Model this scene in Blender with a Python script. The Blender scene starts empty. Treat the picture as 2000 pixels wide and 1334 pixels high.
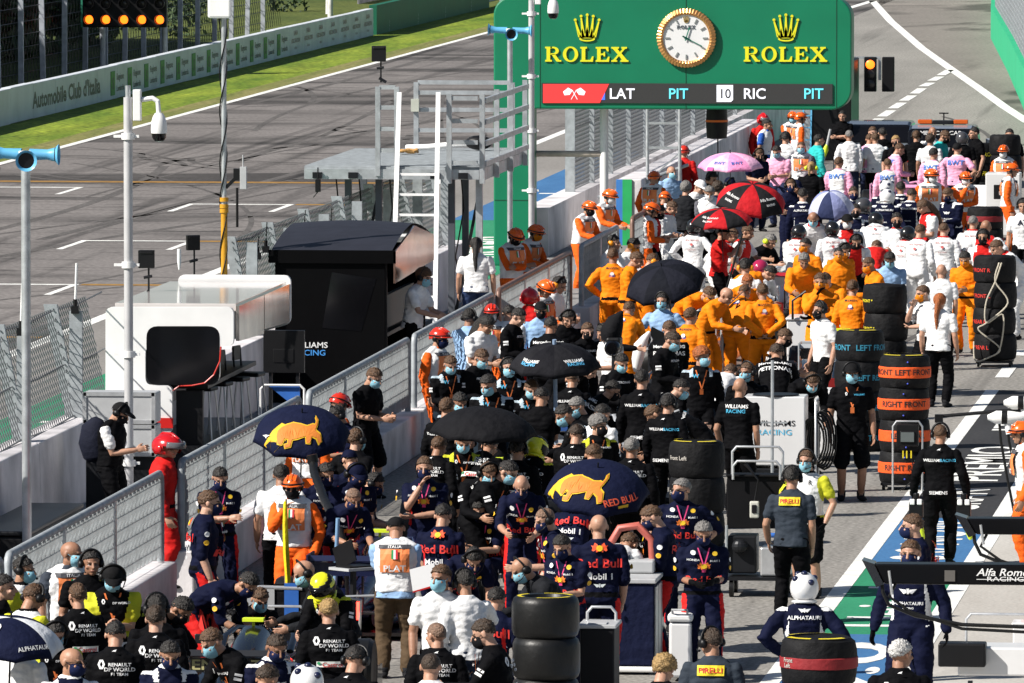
import bpy, bmesh, math, random
from mathutils import Vector, Matrix, noise
from mathutils.bvhtree import BVHTree
R_ = math.radians
PI = math.pi
S = bpy.context.scene
COL = S.collection
rng = random.Random(7)

# ------------------------------------------------------------------ camera
FPX = 17700.0
HC = 9.8
PSI = math.asin(1860 / 17832.0)
THE = math.asin(1117 / 17832.0 / math.cos(PSI))
cR = Vector((math.cos(PSI), math.sin(PSI), 0))
cF = Vector((-math.sin(PSI) * math.cos(THE), math.cos(PSI) * math.cos(THE), -math.sin(THE)))
cU = cR.cross(cF)
CAM = Vector((0, 0, HC))
cd = bpy.data.cameras.new('camera')
cam = bpy.data.objects.new('camera', cd)
COL.objects.link(cam)
cam.matrix_world = Matrix(((cR.x, cU.x, -cF.x, 0), (cR.y, cU.y, -cF.y, 0), (cR.z, cU.z, -cF.z, HC), (0, 0, 0, 1)))
cd.sensor_width = 36
cd.lens = FPX * 36 / 2000
cd.clip_start = 1
cd.clip_end = 3000
S.camera = cam


def ray(px, py):
    return cR * (px - 1000) + cU * (667 - py) + cF * FPX


def P(px, py, z=0.0):
    """the point at height z that the photograph shows at px, py"""
    d = ray(px, py)
    return CAM + d * ((z - HC) / d.z)


def PX(px, py, x):
    d = ray(px, py)
    return CAM + d * (x / d.x)


def PY(px, py, y):
    d = ray(px, py)
    return CAM + d * (y / d.y)


# ------------------------------------------------------------------ light
w = bpy.data.worlds.new('World')
S.world = w
w.use_nodes = True
SUN = Vector((-1.0, -0.62, 1.0)).normalized()
nt = w.node_tree
sky = nt.nodes.new('ShaderNodeTexSky')
sky.sky_type = 'NISHITA'
sky.sun_disc = False
sky.sun_elevation = math.asin(SUN.z)
sky.sun_rotation = math.atan2(SUN.x, SUN.y)
nt.links.new(sky.outputs[0], nt.nodes['Background'].inputs[0])
nt.nodes['Background'].inputs[1].default_value = 0.05
sl = bpy.data.lights.new('sun', 'SUN')
so = bpy.data.objects.new('sun', sl)
COL.objects.link(so)
sl.energy = 5.0
sl.angle = R_(0.5)
sl.color = (1, 0.95, 0.88)
so.rotation_euler = SUN.to_track_quat('Z', 'Y').to_euler()
S.view_settings.view_transform = 'Standard'
S.view_settings.look = 'None'
S.view_settings.exposure = 0.5
S.cycles.max_bounces = 5
S.cycles.diffuse_bounces = 1
S.cycles.transparent_max_bounces = 12
S.cycles.use_denoising = True


# ------------------------------------------------------------------ materials
MATS = {}


def mat(name, rgb, rough=0.6, var=0.12, vs=3.0, bump=0.0, bs=40.0, metal=0.0, emit=None, es=0.0, coat=0.0, spec=None):
    if name in MATS:
        return MATS[name]
    m = bpy.data.materials.new(name)
    m.use_nodes = True
    n = m.node_tree.nodes
    L = m.node_tree.links
    b = n['Principled BSDF']
    b.inputs['Roughness'].default_value = rough
    b.inputs['Metallic'].default_value = metal
    if spec is not None:
        b.inputs['Specular IOR Level'].default_value = spec
    if coat:
        b.inputs['Coat Weight'].default_value = coat
        b.inputs['Coat Roughness'].default_value = 0.06
    tc = n.new('ShaderNodeTexCoord')
    if var > 0:
        t = n.new('ShaderNodeTexNoise')
        t.inputs['Scale'].default_value = vs
        t.inputs['Detail'].default_value = 5
        L.new(tc.outputs['Object'], t.inputs['Vector'])
        r = n.new('ShaderNodeValToRGB')
        r.color_ramp.elements[0].position = 0.3
        r.color_ramp.elements[1].position = 0.72
        lo, hi = 1 - var, 1 + var * 0.6
        r.color_ramp.elements[0].color = (rgb[0] * lo, rgb[1] * lo, rgb[2] * lo, 1)
        r.color_ramp.elements[1].color = (min(1, rgb[0] * hi), min(1, rgb[1] * hi), min(1, rgb[2] * hi), 1)
        L.new(t.outputs['Fac'], r.inputs['Fac'])
        L.new(r.outputs['Color'], b.inputs['Base Color'])
    else:
        b.inputs['Base Color'].default_value = (*rgb, 1)
    if bump:
        t2 = n.new('ShaderNodeTexNoise')
        t2.inputs['Scale'].default_value = bs
        t2.inputs['Detail'].default_value = 4
        L.new(tc.outputs['Object'], t2.inputs['Vector'])
        bp = n.new('ShaderNodeBump')
        bp.inputs['Strength'].default_value = bump
        bp.inputs['Distance'].default_value = 0.03
        L.new(t2.outputs['Fac'], bp.inputs['Height'])
        L.new(bp.outputs['Normal'], b.inputs['Normal'])
    if emit:
        b.inputs['Emission Color'].default_value = (*emit, 1)
        b.inputs['Emission Strength'].default_value = es
    MATS[name] = m
    return m


def cloth(rgb, rough=0.75):
    k = 'fabric_%02x%02x%02x' % tuple(int(max(0, min(1, c ** 0.45)) * 255) for c in rgb)
    return mat(k, rgb, rough, 0.18, 7.0, 0.8, 9.0, spec=0.05 + 0.13 * min(1, max(rgb) * 4))


def ground_mat(name, lo, hi, vs=(1, 1, 1), fine=60.0, fa=0.35, rough=0.85, streak=None, bump=0.15):
    m = bpy.data.materials.new(name)
    m.use_nodes = True
    n = m.node_tree.nodes
    L = m.node_tree.links
    b = n['Principled BSDF']
    b.inputs['Roughness'].default_value = rough
    b.inputs['Specular IOR Level'].default_value = 0.25
    tc = n.new('ShaderNodeTexCoord')
    mp = n.new('ShaderNodeMapping')
    mp.inputs['Scale'].default_value = vs
    L.new(tc.outputs['Object'], mp.inputs['Vector'])
    t = n.new('ShaderNodeTexNoise')
    t.inputs['Scale'].default_value = 1
    t.inputs['Detail'].default_value = 6
    t.inputs['Roughness'].default_value = 0.65
    L.new(mp.outputs[0], t.inputs['Vector'])
    r = n.new('ShaderNodeValToRGB')
    r.color_ramp.elements[0].position = 0.32
    r.color_ramp.elements[1].position = 0.68
    r.color_ramp.elements[0].color = (*lo, 1)
    r.color_ramp.elements[1].color = (*hi, 1)
    L.new(t.outputs['Fac'], r.inputs['Fac'])
    f = n.new('ShaderNodeTexNoise')
    f.inputs['Scale'].default_value = fine
    f.inputs['Detail'].default_value = 3
    L.new(tc.outputs['Object'], f.inputs['Vector'])
    fr = n.new('ShaderNodeMapRange')
    fr.inputs[1].default_value = 0.3
    fr.inputs[2].default_value = 0.7
    fr.inputs[3].default_value = 1 - fa
    fr.inputs[4].default_value = 1 + fa
    L.new(f.outputs['Fac'], fr.inputs[0])
    mx = n.new('ShaderNodeVectorMath')
    mx.operation = 'SCALE'
    L.new(r.outputs['Color'], mx.inputs[0])
    L.new(fr.outputs[0], mx.inputs['Scale'])
    out = mx.outputs[0]
    for (sc, rot, lo_, hi_, dark, dist) in streak or []:
        mp2 = n.new('ShaderNodeMapping')
        mp2.inputs['Scale'].default_value = sc
        mp2.inputs['Rotation'].default_value = (0, 0, rot)
        L.new(tc.outputs['Object'], mp2.inputs['Vector'])
        s = n.new('ShaderNodeTexNoise')
        s.inputs['Scale'].default_value = 1
        s.inputs['Detail'].default_value = 4
        s.inputs['Distortion'].default_value = dist
        L.new(mp2.outputs[0], s.inputs['Vector'])
        sr = n.new('ShaderNodeMapRange')
        sr.inputs[1].default_value = lo_
        sr.inputs[2].default_value = hi_
        sr.inputs[3].default_value = 1
        sr.inputs[4].default_value = dark
        L.new(s.outputs['Fac'], sr.inputs[0])
        m2 = n.new('ShaderNodeVectorMath')
        m2.operation = 'SCALE'
        L.new(out, m2.inputs[0])
        L.new(sr.outputs[0], m2.inputs['Scale'])
        out = m2.outputs[0]
    L.new(out, b.inputs['Base Color'])
    if bump:
        bp = n.new('ShaderNodeBump')
        bp.inputs['Strength'].default_value = bump
        bp.inputs['Distance'].default_value = 0.02
        L.new(f.outputs['Fac'], bp.inputs['Height'])
        L.new(bp.outputs['Normal'], b.inputs['Normal'])
    MATS[name] = m
    return m


WHITE = mat('white_paint', (0.86, 0.86, 0.85), 0.5, 0.08, 2)
ROADW = mat('road_paint', (0.84, 0.84, 0.80), 0.7, 0.28, 3, 0.1, 60)
STEEL = mat('galvanised_steel', (0.5, 0.53, 0.55), 0.45, 0.25, 6, 0.05, 30, 0.55)
STEELP = mat('galvanised_dull', (0.36, 0.39, 0.41), 0.6, 0.25, 8, 0.05, 30, 0.2)
ALU = mat('bright_aluminium', (0.62, 0.63, 0.64), 0.35, 0.15, 8, 0, 0, 0.6)
BLACK = mat('black_plastic', (0.006, 0.006, 0.007), 0.45, 0.2, 5, spec=.3)
DARK = mat('dark_metal', (0.016, 0.017, 0.02), 0.4, 0.2, 5, 0, 0, 0.3, spec=.3)
CARBON = mat('carbon_fibre', (0.012, 0.012, 0.014), 0.25, 0.3, 30, coat=0.5)
RUBBER = mat('rubber', (0.008, 0.008, 0.008), 0.42, 0.25, 9, 0.15, 14, spec=.35)
CASE = mat('grey_case', (0.45, 0.46, 0.47), 0.45, 0.1, 6)
YELLOW = mat('yellow_paint', (0.75, 0.6, 0.02), 0.5, 0.1, 5)
ORANGE = mat('orange_paint', (0.82, 0.16, 0.01), 0.45, 0.08, 5)
REDP = mat('red_paint', (0.6, 0.015, 0.012), 0.4, 0.08, 5)
BLUEP = mat('blue_paint', (0.03, 0.14, 0.5), 0.5, 0.1, 5)
LBLUE = mat('pale_blue_plastic', (0.12, 0.42, 0.68), 0.4, 0.1, 5)
NEON = mat('neon_yellow', (0.7, 0.85, 0.03), 0.5, 0.05, 5)
GLASSD = mat('dark_glass', (0.004, 0.004, 0.005), 0.1, 0.1, 3, coat=0.2, spec=.3)


# ------------------------------------------------------------------ mesh builder
class MB:
    def __init__(s):
        s.v = []
        s.f = []
        s.mi = []
        s.m = 0

    def add(s, vs, fs):
        o = len(s.v)
        s.v += [Vector(x) for x in vs]
        for f in fs:
            s.f.append([i + o for i in f])
            s.mi.append(s.m)
        return s

    def box(s, c, d, rz=0, M=None):
        x, y, z = d[0] / 2, d[1] / 2, d[2] / 2
        vs = [Vector((a * x, b * y, e * z)) for a in (-1, 1) for b in (-1, 1) for e in (-1, 1)]
        if rz:
            q = Matrix.Rotation(rz, 3, 'Z')
            vs = [q @ t for t in vs]
        if M is not None:
            vs = [M @ t for t in vs]
        c = Vector(c)
        return s.add([c + t for t in vs], [(0, 1, 3, 2), (4, 6, 7, 5), (0, 4, 5, 1), (2, 3, 7, 6), (0, 2, 6, 4), (1, 5, 7, 3)])

    def bar(s, a, b, wd, ht=None, up=(0, 0, 1)):
        a, b = Vector(a), Vector(b)
        d = b - a
        l = d.length
        z = d / l
        x = Vector(up).cross(z)
        if x.length < 1e-3:
            x = Vector((1, 0, 0)).cross(z)
        x.normalize()
        y = z.cross(x)
        M = Matrix((x, y, z)).transposed()
        return s.box((a + b) / 2, (wd, ht or wd, l), 0, M)

    def ringloft(s, rings, cap=True):
        o = len(s.v)
        n = len(rings[0])
        for r in rings:
            s.v += [Vector(p) for p in r]
        for k in range(len(rings) - 1):
            for i in range(n):
                j = (i + 1) % n
                s.f.append([o + k * n + i, o + k * n + j, o + (k + 1) * n + j, o + (k + 1) * n + i])
                s.mi.append(s.m)
        if cap:
            s.f.append([o + i for i in range(n)][::-1])
            s.mi.append(s.m)
            e = o + (len(rings) - 1) * n
            s.f.append([e + i for i in range(n)])
            s.mi.append(s.m)
        return s

    def tube(s, pts, r, n=8, cap=True, round_=False):
        pts = [Vector(p) for p in pts]
        rs = r if isinstance(r, (list, tuple)) else [r] * len(pts)
        d0 = (pts[1] - pts[0]).normalized()
        ref = Vector((0, 0, 1)) if abs(d0.z) < 0.9 else Vector((1, 0, 0))
        x = ref.cross(d0).normalized()
        rings = []
        if round_:
            dd = (pts[-1] - pts[-2]).normalized()
            sc = lambda r, k: tuple(q * k for q in r) if isinstance(r, (tuple, list)) else r * k
            mn = lambda r: min(r) if isinstance(r, (tuple, list)) else r
            pts = [pts[0] - d0 * mn(rs[0]) * 0.75] + pts + [pts[-1] + dd * mn(rs[-1]) * 0.75]
            rs = [sc(rs[0], 0.62)] + list(rs) + [sc(rs[-1], 0.62)]
        for i, p in enumerate(pts):
            if i == 0:
                d = pts[1] - pts[0]
            elif i == len(pts) - 1:
                d = pts[i] - pts[i - 1]
            else:
                d = (pts[i + 1] - pts[i]).normalized() + (pts[i] - pts[i - 1]).normalized()
            if d.length < 1e-6:
                d = pts[i] - pts[i - 1]
            d.normalize()
            x = (x - d * x.dot(d))
            if x.length < 1e-4:
                x = Vector((1, 0, 0)).cross(d)
            x.normalize()
            y = d.cross(x)
            rr = rs[i]
            a, b = rr if isinstance(rr, (tuple, list)) else (rr, rr)
            rings.append([p + x * (a * math.cos(2 * PI * k / n)) + y * (b * math.sin(2 * PI * k / n)) for k in range(n)])
        return s.ringloft(rings, cap)

    def lathe(s, prof, n=24, c=(0, 0, 0), M=None, cap=True, sy=1.0):
        c = Vector(c)
        rings = []
        for (r, z) in prof:
            ring = [Vector((r * math.cos(2 * PI * k / n), sy * r * math.sin(2 * PI * k / n), z)) for k in range(n)]
            if M is not None:
                ring = [M @ p for p in ring]
            rings.append([c + p for p in ring])
        return s.ringloft(rings, cap)

    def ell(s, c, r, n=14, m=8, M=None):
        prof = [(math.sin(PI * (i + 0.02) / (m + 0.04)), -math.cos(PI * (i + 0.02) / (m + 0.04))) for i in range(m + 1)]
        c = Vector(c)
        rings = []
        for (q, z) in prof:
            ring = [Vector((r[0] * q * math.cos(2 * PI * k / n), r[1] * q * math.sin(2 * PI * k / n), r[2] * z)) for k in range(n)]
            if M is not None:
                ring = [M @ p for p in ring]
            rings.append([c + p for p in ring])
        return s.ringloft(rings, True)

    def prism(s, poly, off):
        off = Vector(off)
        a = [Vector(p) for p in poly]
        n = len(a)
        o = len(s.v)
        s.v += a + [p + off for p in a]
        s.f += [list(range(o, o + n)), list(range(o + n, o + 2 * n))[::-1]]
        s.mi += [s.m, s.m]
        for i in range(n):
            j = (i + 1) % n
            s.f.append([o + i, o + n + i, o + n + j, o + j])
            s.mi.append(s.m)
        return s

    def poly(s, pts):
        return s.add(pts, [list(range(len(pts)))])

    def mesh(s, name, mats, smooth=False, recalc=True):
        me = bpy.data.meshes.new(name)
        me.from_pydata(s.v, [], s.f)
        mats = mats if isinstance(mats, (list, tuple)) else [mats]
        for m in mats:
            me.materials.append(m)
        if len(mats) > 1:
            me.polygons.foreach_set('material_index', s.mi)
        if recalc:
            bm = bmesh.new()
            bm.from_mesh(me)
            bmesh.ops.recalc_face_normals(bm, faces=bm.faces)
            bm.to_mesh(me)
            bm.free()
        if smooth:
            me.polygons.foreach_set('use_smooth', [True] * len(me.polygons))
            if smooth != 'all':
                me.set_sharp_from_angle(angle=R_(38))
        me.update()
        return me

    def build(s, name, mats, parent=None, smooth=False, bevel=0, recalc=True):
        o = bpy.data.objects.new(name, s.mesh(name, mats, smooth, recalc))
        COL.objects.link(o)
        if parent is not None:
            o.parent = parent
        if bevel:
            b = o.modifiers.new('edges', 'BEVEL')
            b.width = bevel
            b.segments = 2
            b.limit_method = 'ANGLE'
        return o


def tag(o, label, cat, group=None):
    o['label'] = label
    o['category'] = cat
    if group:
        o['group'] = group
    return o


def thing(name, label, cat, loc=(0, 0, 0), rz=0, group=None):
    o = bpy.data.objects.new(name, None)
    COL.objects.link(o)
    o.location = loc
    o.rotation_euler = (0, 0, rz)
    o.empty_display_size = 0.2
    return tag(o, label, cat, group)


def struct(o):
    o['kind'] = 'structure'
    return o


_tx = {}


def text_geo(s, bold=0.0, shear=0.0):
    """lettering as flat outlines: cap height 1, centred in x, baseline z = 0"""
    k = (s, bold, shear)
    if k in _tx:
        return _tx[k]
    cu = bpy.data.curves.new('t', 'FONT')
    cu.body = s
    cu.size = 1.0
    cu.offset = bold
    cu.shear = shear
    cu.resolution_u = 3
    cu.align_x = 'CENTER'
    ob = bpy.data.objects.new('t', cu)
    COL.objects.link(ob)
    dg = bpy.context.evaluated_depsgraph_get()
    me = bpy.data.meshes.new_from_object(ob.evaluated_get(dg))
    vs = [(v.co.x / 0.70, v.co.y / 0.70) for v in me.vertices]
    fs = [list(p.vertices) for p in me.polygons]
    bpy.data.objects.remove(ob)
    bpy.data.curves.remove(cu)
    bpy.data.meshes.remove(me)
    _tx[k] = (vs, fs)
    return _tx[k]


def put_text(mb, s, M, h, bold=0.0, sx=1.0, shear=0.0):
    """M maps local (x right, y out of the face, z up)"""
    vs, fs = text_geo(s, bold, shear)
    return mb.add([M @ Vector((x * h * sx, 0, z * h)) for x, z in vs], fs)


def frame(loc, xd, zd):
    xd = Vector(xd).normalized()
    zd = Vector(zd).normalized()
    yd = zd.cross(xd)
    return Matrix(((xd.x, yd.x, zd.x, loc[0]), (xd.y, yd.y, zd.y, loc[1]), (xd.z, yd.z, zd.z, loc[2]), (0, 0, 0, 1)))


def copy_tree(o, parent=None):
    c = o.copy()
    COL.objects.link(c)
    if parent is not None:
        c.parent = parent
    for ch in list(o.children):
        copy_tree(ch, c)
    return c
# ================================================================== the setting
def sheet(name, x0, x1, y0, y1, z, m, cuts=1):
    mb = MB()
    for k in range(cuts):
        a = y0 + (y1 - y0) * k / cuts
        b = y0 + (y1 - y0) * (k + 1) / cuts
        mb.poly([(x0, a, z), (x1, a, z), (x1, b, z), (x0, b, z)])
    return struct(mb.build(name, m))


PITM = ground_mat('pit_asphalt', (0.215, 0.205, 0.187), (0.30, 0.284, 0.26), (0.25, 0.05, 1), 16, 0.45,
                  streak=[((1.6, 0.03, 1), 0.02, 0.55, 0.75, 0.6, .6)])
TRACKM = ground_mat('track_asphalt', (0.16, 0.147, 0.14), (0.222, 0.204, 0.194), (0.2, 0.04, 1), 9, 0.3,
                    streak=[((0.045, 0.16, 1), 0.06, 0.5, 0.64, 0.36, 0.8), ((1.4, 0.025, 1), 0.03, 0.56, 0.7, 0.4, 0.4),
                            ((0.12, 0.9, 1), -0.05, 0.6, 0.7, 0.45, 2.5), ((0.2, 0.5, 1), 0.25, 0.58, 0.68, 0.5, 3.0)])
EXITM = ground_mat('exit_asphalt', (0.175, 0.158, 0.143), (0.26, 0.235, 0.21), (0.15, 0.03, 1), 8, 0.3,
                   streak=[((0.1, 0.05, 1), 0.6, 0.52, 0.66, 0.4, 2.5)])
GRASSM = ground_mat('grass_green', (0.075, 0.14, 0.012), (0.24, 0.30, 0.03), (0.7, 0.12, 1), 5, 0.65, 0.9,
                    streak=[((0.3, 0.05, 1), 0.05, 0.55, 0.75, 0.7, 1.5)])
BANKM = ground_mat('bank_grass', (0.05, 0.075, 0.014), (0.12, 0.14, 0.03), (0.3, 0.08, 1), 5, 0.5, 0.9)
CONCM = ground_mat('apron_concrete', (0.4, 0.375, 0.34), (0.52, 0.5, 0.46), (0.5, 0.12, 1), 22, 0.14,
                   streak=[((0.6, 0.1, 1), 0.7, 0.6, 0.75, 0.72, 1.5)])
CURBM = ground_mat('verge_concrete', (0.2, 0.19, 0.175), (0.28, 0.265, 0.25), (0.4, 0.08, 1), 14, 0.2)
sheet('ground', -500, 300, -60, 1600, 0.0, PITM)
sheet('track_surface', -36.3, -24.1, -40, 900, 0.004, TRACKM)
sheet('grass_verge', -40.0, -36.32, -40, 900, 0.004, GRASSM)
sheet('grass_bank', -180, -40.0, -40, 1200, 0.004, BANKM)
sheet('wall_verge', -24.08, -18.6, -40, 262, 0.004, CURBM)
g = MB()
g.poly([P(2010, 245, .004), P(1962, 214, .004), P(1915, 180, .004), P(1858, 138, .004), P(1800, 98, .004), P(1740, 46, .004), P(1702, 4, .004), P(1702, -80, .004), P(2300, -80, .004), P(2300, 245, .004)])
struct(g.build('exit_road', EXITM))
sheet('pit_apron', -5.86, 40, -40, 190, 0.004, CONCM)

ln = MB()
Z2 = 0.008


def strip(pts, wd, z=Z2):
    pts = [Vector((p[0], p[1], z)) for p in pts]
    for a, b in zip(pts, pts[1:]):
        d = (b - a).normalized()
        n = Vector((-d.y, d.x, 0)) * wd / 2
        ln.poly([a - n, b - n, b + n, a + n])


strip([(-36.2, -40), (-36.2, 900)], 0.24)
strip([(-24.2, -40), (-24.2, 262)], 0.26)
for (xc, ys) in ((-27.4, (202.6, 186.6, 170.6, 154.6, 138.6)), (-33.4, (210.4, 194.5, 178.5, 162.5))):
    for y in ys:
        strip([(xc - 1.2, y), (xc + 1.2, y)], 0.30)
        for sx in (-1, 1):
            strip([(xc + sx * 1.13, y - .15), (xc + sx * 1.13, y - 3.4)], 0.14, Z2)
strip([P(2010, 240), P(1962, 209), P(1915, 175), P(1856, 134), P(1800, 94), P(1740, 42), P(1704, 2)], 0.33)
strip([P(1704, 2), P(1655, 17)], 0.33)
for (a, b) in (((1855, 137), (1838, 147)), ((1836, 150), (1820, 158)), ((1818, 162), (1803, 169)), ((1801, 173), (1786, 183)), ((1782, 187), (1765, 197)),
               ((1762, 201), (1744, 212)), ((1741, 216), (1722, 228)), ((1718, 232), (1696, 246))):
    strip([P(*a), P(*b)], 0.3)
strip([(-7.36, 60), (-7.36, 143)], 0.21)
strip([(-7.36, 146), (-7.36, 148.5)], 0.23)
strip([(-7.36, 151.5), (-7.36, 153)], 0.23)
strip([(-5.98, 60), (-5.98, 190)], 0.24)
struct(ln.build('painted_lines', ROADW, recalc=False))
yl = MB()
ln = yl
strip([(-36, 213.4), (-24.4, 213.4)], 0.75)
for y in (202.6, 186.6, 170.6, 154.6):
    strip([(-26.15, y), (-24.4, y)], 0.5)
struct(yl.build('yellow_marking', mat('worn_yellow_paint', (0.32, 0.17, 0.035), 0.8, 0.35, 3), recalc=False))
# painted fast-lane edge and the painted strip behind the pit wall
PGREEN = ground_mat('paint_green', (0.02, 0.20, 0.10), (0.035, 0.27, 0.14), (1, .2, 1), 20, 0.15)
PBLUE = ground_mat('paint_blue', (0.04, 0.13, 0.29), (0.06, 0.18, 0.37), (1, .2, 1), 20, 0.15)
PBLACK = ground_mat('paint_black', (0.028, 0.028, 0.03), (0.042, 0.042, 0.044), (1, .2, 1), 20, 0.25)
for (nm, y0, y1, m) in (('lane_paint', 60, 102.3, PBLUE), ('lane_paint', 102.3, 111.4, PGREEN), ('lane_paint', 111.4, 118.4, PBLUE), ('lane_paint', 118.4, 143, PBLACK)):
    sheet(nm, -7.25, -6.1, y0, y1, 0.006, m)
for (y0, y1, m) in ((60, 98.5, PBLUE), (98.5, 196, PGREEN), (196, 232, PBLUE)):
    sheet('verge_paint', -21.9, -18.62, y0, y1, 0.007, m)
tx = MB()


def groundtext(s, xc, y0, y1, h, z=0.010, rev=False):
    vs, fs = text_geo(s, 0.012)
    x0 = min(v[0] for v in vs)
    x1 = max(v[0] for v in vs)
    k = (y1 - y0) / (x1 - x0)
    tx.add([(xc - (v[1] - .5) * h, y0 + (v[0] - x0) * k, z) for v in vs], fs)


groundtext('0.0', -6.68, 95, 101.3, .78)
groundtext('Heineken', -6.68, 103.2, 110.8, .74)
groundtext('0.0 NOW', -6.68, 112, 118, .74)
groundtext('GRAN', -6.68, 119.6, 123.2, .62)
groundtext('PREMIO', -6.68, 124.6, 131, .66)
groundtext('ITALIA', -6.62, 134.2, 141, .6)
for k, y in enumerate((106, 126, 150, 176, 200)):
    groundtext('Heineken', -20.3, y, y + 13, 1.9)
struct(tx.build('lane_lettering', ROADW, recalc=False))

sheet('verge_edge', -37.1, -36.33, -40, 700, 0.006, ground_mat('worn_grass', (.12, .15, .03), (.25, .22, .09), (1.2, .1, 1), 6, .5, .9))
# rubber laid down on the track and the pit lane
rk = random.Random(21)
rub = MB()


def skid(x, y, h, L_, curve, wd):
    p = Vector((x, y, .0062))
    prev = None
    n = 26
    for k in range(n + 1):
        d = Vector((math.sin(h), math.cos(h), 0))
        nn = Vector((d.y, -d.x, 0)) * wd / 2
        if not -36.1 < p.x < -24.3 and x < -20 or p.x > -7.6 or (x > -20 and p.x < -14.7):
            return
        cur = (p - nn, p + nn)
        if prev:
            rub.poly([prev[0], prev[1], cur[1], cur[0]])
        prev = cur
        p = p + d * L_ / n
        h += curve / n


for k in range(44):
    skid(rk.uniform(-35.5, -25), rk.uniform(120, 330), rk.gauss(0, .10), rk.uniform(14, 60), rk.gauss(0, .35), rk.choice((.12, .18, .26)))
for k in range(16):
    x, y, h = rk.uniform(-35, -26), rk.uniform(125, 260), rk.uniform(.5, 1.3) * rk.choice((-1, 1))
    c = rk.gauss(0, 1.2)
    for o in (0, .9):
        skid(x, y + o, h, rk.uniform(5, 11), c, .2)
for k in range(22):
    skid(rk.uniform(-13, -8), rk.uniform(88, 250), rk.gauss(0, .05), rk.uniform(10, 40), rk.gauss(0, .12), rk.choice((.14, .22)))
struct(rub.build('tyre_marks', ground_mat('rubber_marks', (.08, .074, .07), (.135, .126, .12), (1.5, .3, 1), 12, .4), recalc=False))

# ---------------------------------------------------------------- far wall
WALLW = mat('wall_white', (0.62, 0.66, 0.7), 0.6, 0.14, 0.8)
LOGOG = mat('logo_green', (0.06, 0.27, 0.05), 0.6, 0.1, 4)
INK = mat('ink_grey', (0.1, 0.11, 0.1), 0.6, 0.1, 4)
INKR = mat('ink_faded', (0.32, 0.2, 0.2), 0.6, 0.2, 4)
fw = thing('barrier_wall', 'long white concrete wall with green square logos along the far grass verge', 'wall', (-40.1, 200, 0))
mb = MB()
for k in range(44):
    y = 160 + k * 4.0
    if y < 329:
        mb.box((0, y + 2 - 200, .5 + rng.uniform(-.01, .01)), (.28, 3.97, 1.0))
mb.build('block', WALLW, fw, bevel=.02)
tg, ti, trr = MB(), MB(), MB()
# the face looks towards +X, so writing runs along +Y from the viewer's left
FM = lambda y, z: frame((.145, y - 200, z), (0, 1, 0), (0, 0, 1))
# characters read left to right when y grows seen from +X
y = 247.6
for t, h, yy in (("Automobile Club d'Italia", .44, 258.2), ("Automobile Club d'Italia", .44, 235.5)):
    put_text(ti, t, FM(yy, .3), h, .03, 2.05)
y = 266.2
for k in range(12):
    yc = 267.0 + k * 3.46
    tg.box((.152, yc - 200, .48), (.012, .8, .72))
    put_text(ti, 'S', FM(yc, .3) @ Matrix.Translation((0, -.02, 0)), .35, .02, 1.4)
    put_text(ti, 'Regione', FM(yc + 1.55, .55), .2, .008, 1.6)
    put_text(ti, 'Lombardia', FM(yc + 1.55, .22), .17, .008, 1.5)
for k in range(7):
    yc = 309.6 + k * 3.45
    put_text(trr, 'SARA', FM(yc, .68), .16, .01, 2.0)
    put_text(trr, 'ASSICURAZIONI', FM(yc, .42), .15, .006, 1.5)
    put_text(trr, 'ufficiale', FM(yc, .2), .09, .0, 1.9)
tg.build('logo', LOGOG, fw)
ti.build('lettering', INK, fw, recalc=False)
trr.build('slogan', INKR, fw, recalc=False)
gw = thing('barrier_wall', 'dark green far wall section printed with small upright white words', 'wall', (-40.1, 350, 0))
mb = MB()
mb.box((0, 2.5, .55), (.28, 39, 1.1))
mb.build('board', mat('wall_green', (0.002, 0.12, 0.065), 0.6, 0.15, 1), gw)
mb = MB()
for k in range(4):
    put_text(mb, 'ROLEX', frame((.15, -13 + k * 9.4, .1), (0, .35, 1), (0, -1, .35)), .16, .01, 1.0)
mb.build('lettering', mat('faint_white', (.3, .42, .38), .6, .1, 4), gw, recalc=False)
gr = thing('guard_rail', 'grey ribbed steel guard rail beyond the dark green wall', 'guard rail', (-40.1, 400, 0))
mb = MB()
for z in (.3, .62, .94):
    mb.prism([(-.04, -28, z - .13), (.04, -28, z - .08), (.0, -28, z), (.04, -28, z + .08), (-.04, -28, z + .13)], (0, 150, 0))
mb.build('rail', STEELP, gr)
for k in range(8):
    mb = MB()
    mb.box((-.12, -27 + k * 6, .55), (.12, .12, 1.1))
    mb.build('post', STEELP, gr)

# ---------------------------------------------------------------- behind the far wall: fence, posts, wood
POSTW = mat('concrete_post', (0.42, 0.45, 0.5), 0.7, 0.25, 5)
cf = thing('perimeter_fence', 'tall fence of grey concrete posts with thin wires behind the far white wall', 'fence', (-44.6, 250, 0))
for k in range(26):
    y = 226 + k * 4.4
    mb = MB()
    mb.bar((0, y - 250, 0), (rng.uniform(-.06, .06), y - 250, 3.1), .13, .16)
    mb.build('post', POSTW, cf)
mb = MB()
for z in (.35, .75, 1.15, 1.55, 1.95, 2.4, 2.8):
    mb.tube([(-.09, -26, z), (-.09, 88, z)], .012, 4)
for k in range(190):
    y = -24 + k * .6
    mb.bar((-.1, y, .1), (-.1, y + 2.6, 2.9), .012)
    mb.bar((-.1, y + 2.6, .1), (-.1, y, 2.9), .012)
mb.build('wire', DARK, cf, recalc=False)
WP = mat('limewash', (.72, .72, .68), .7, .25, 3)
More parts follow.
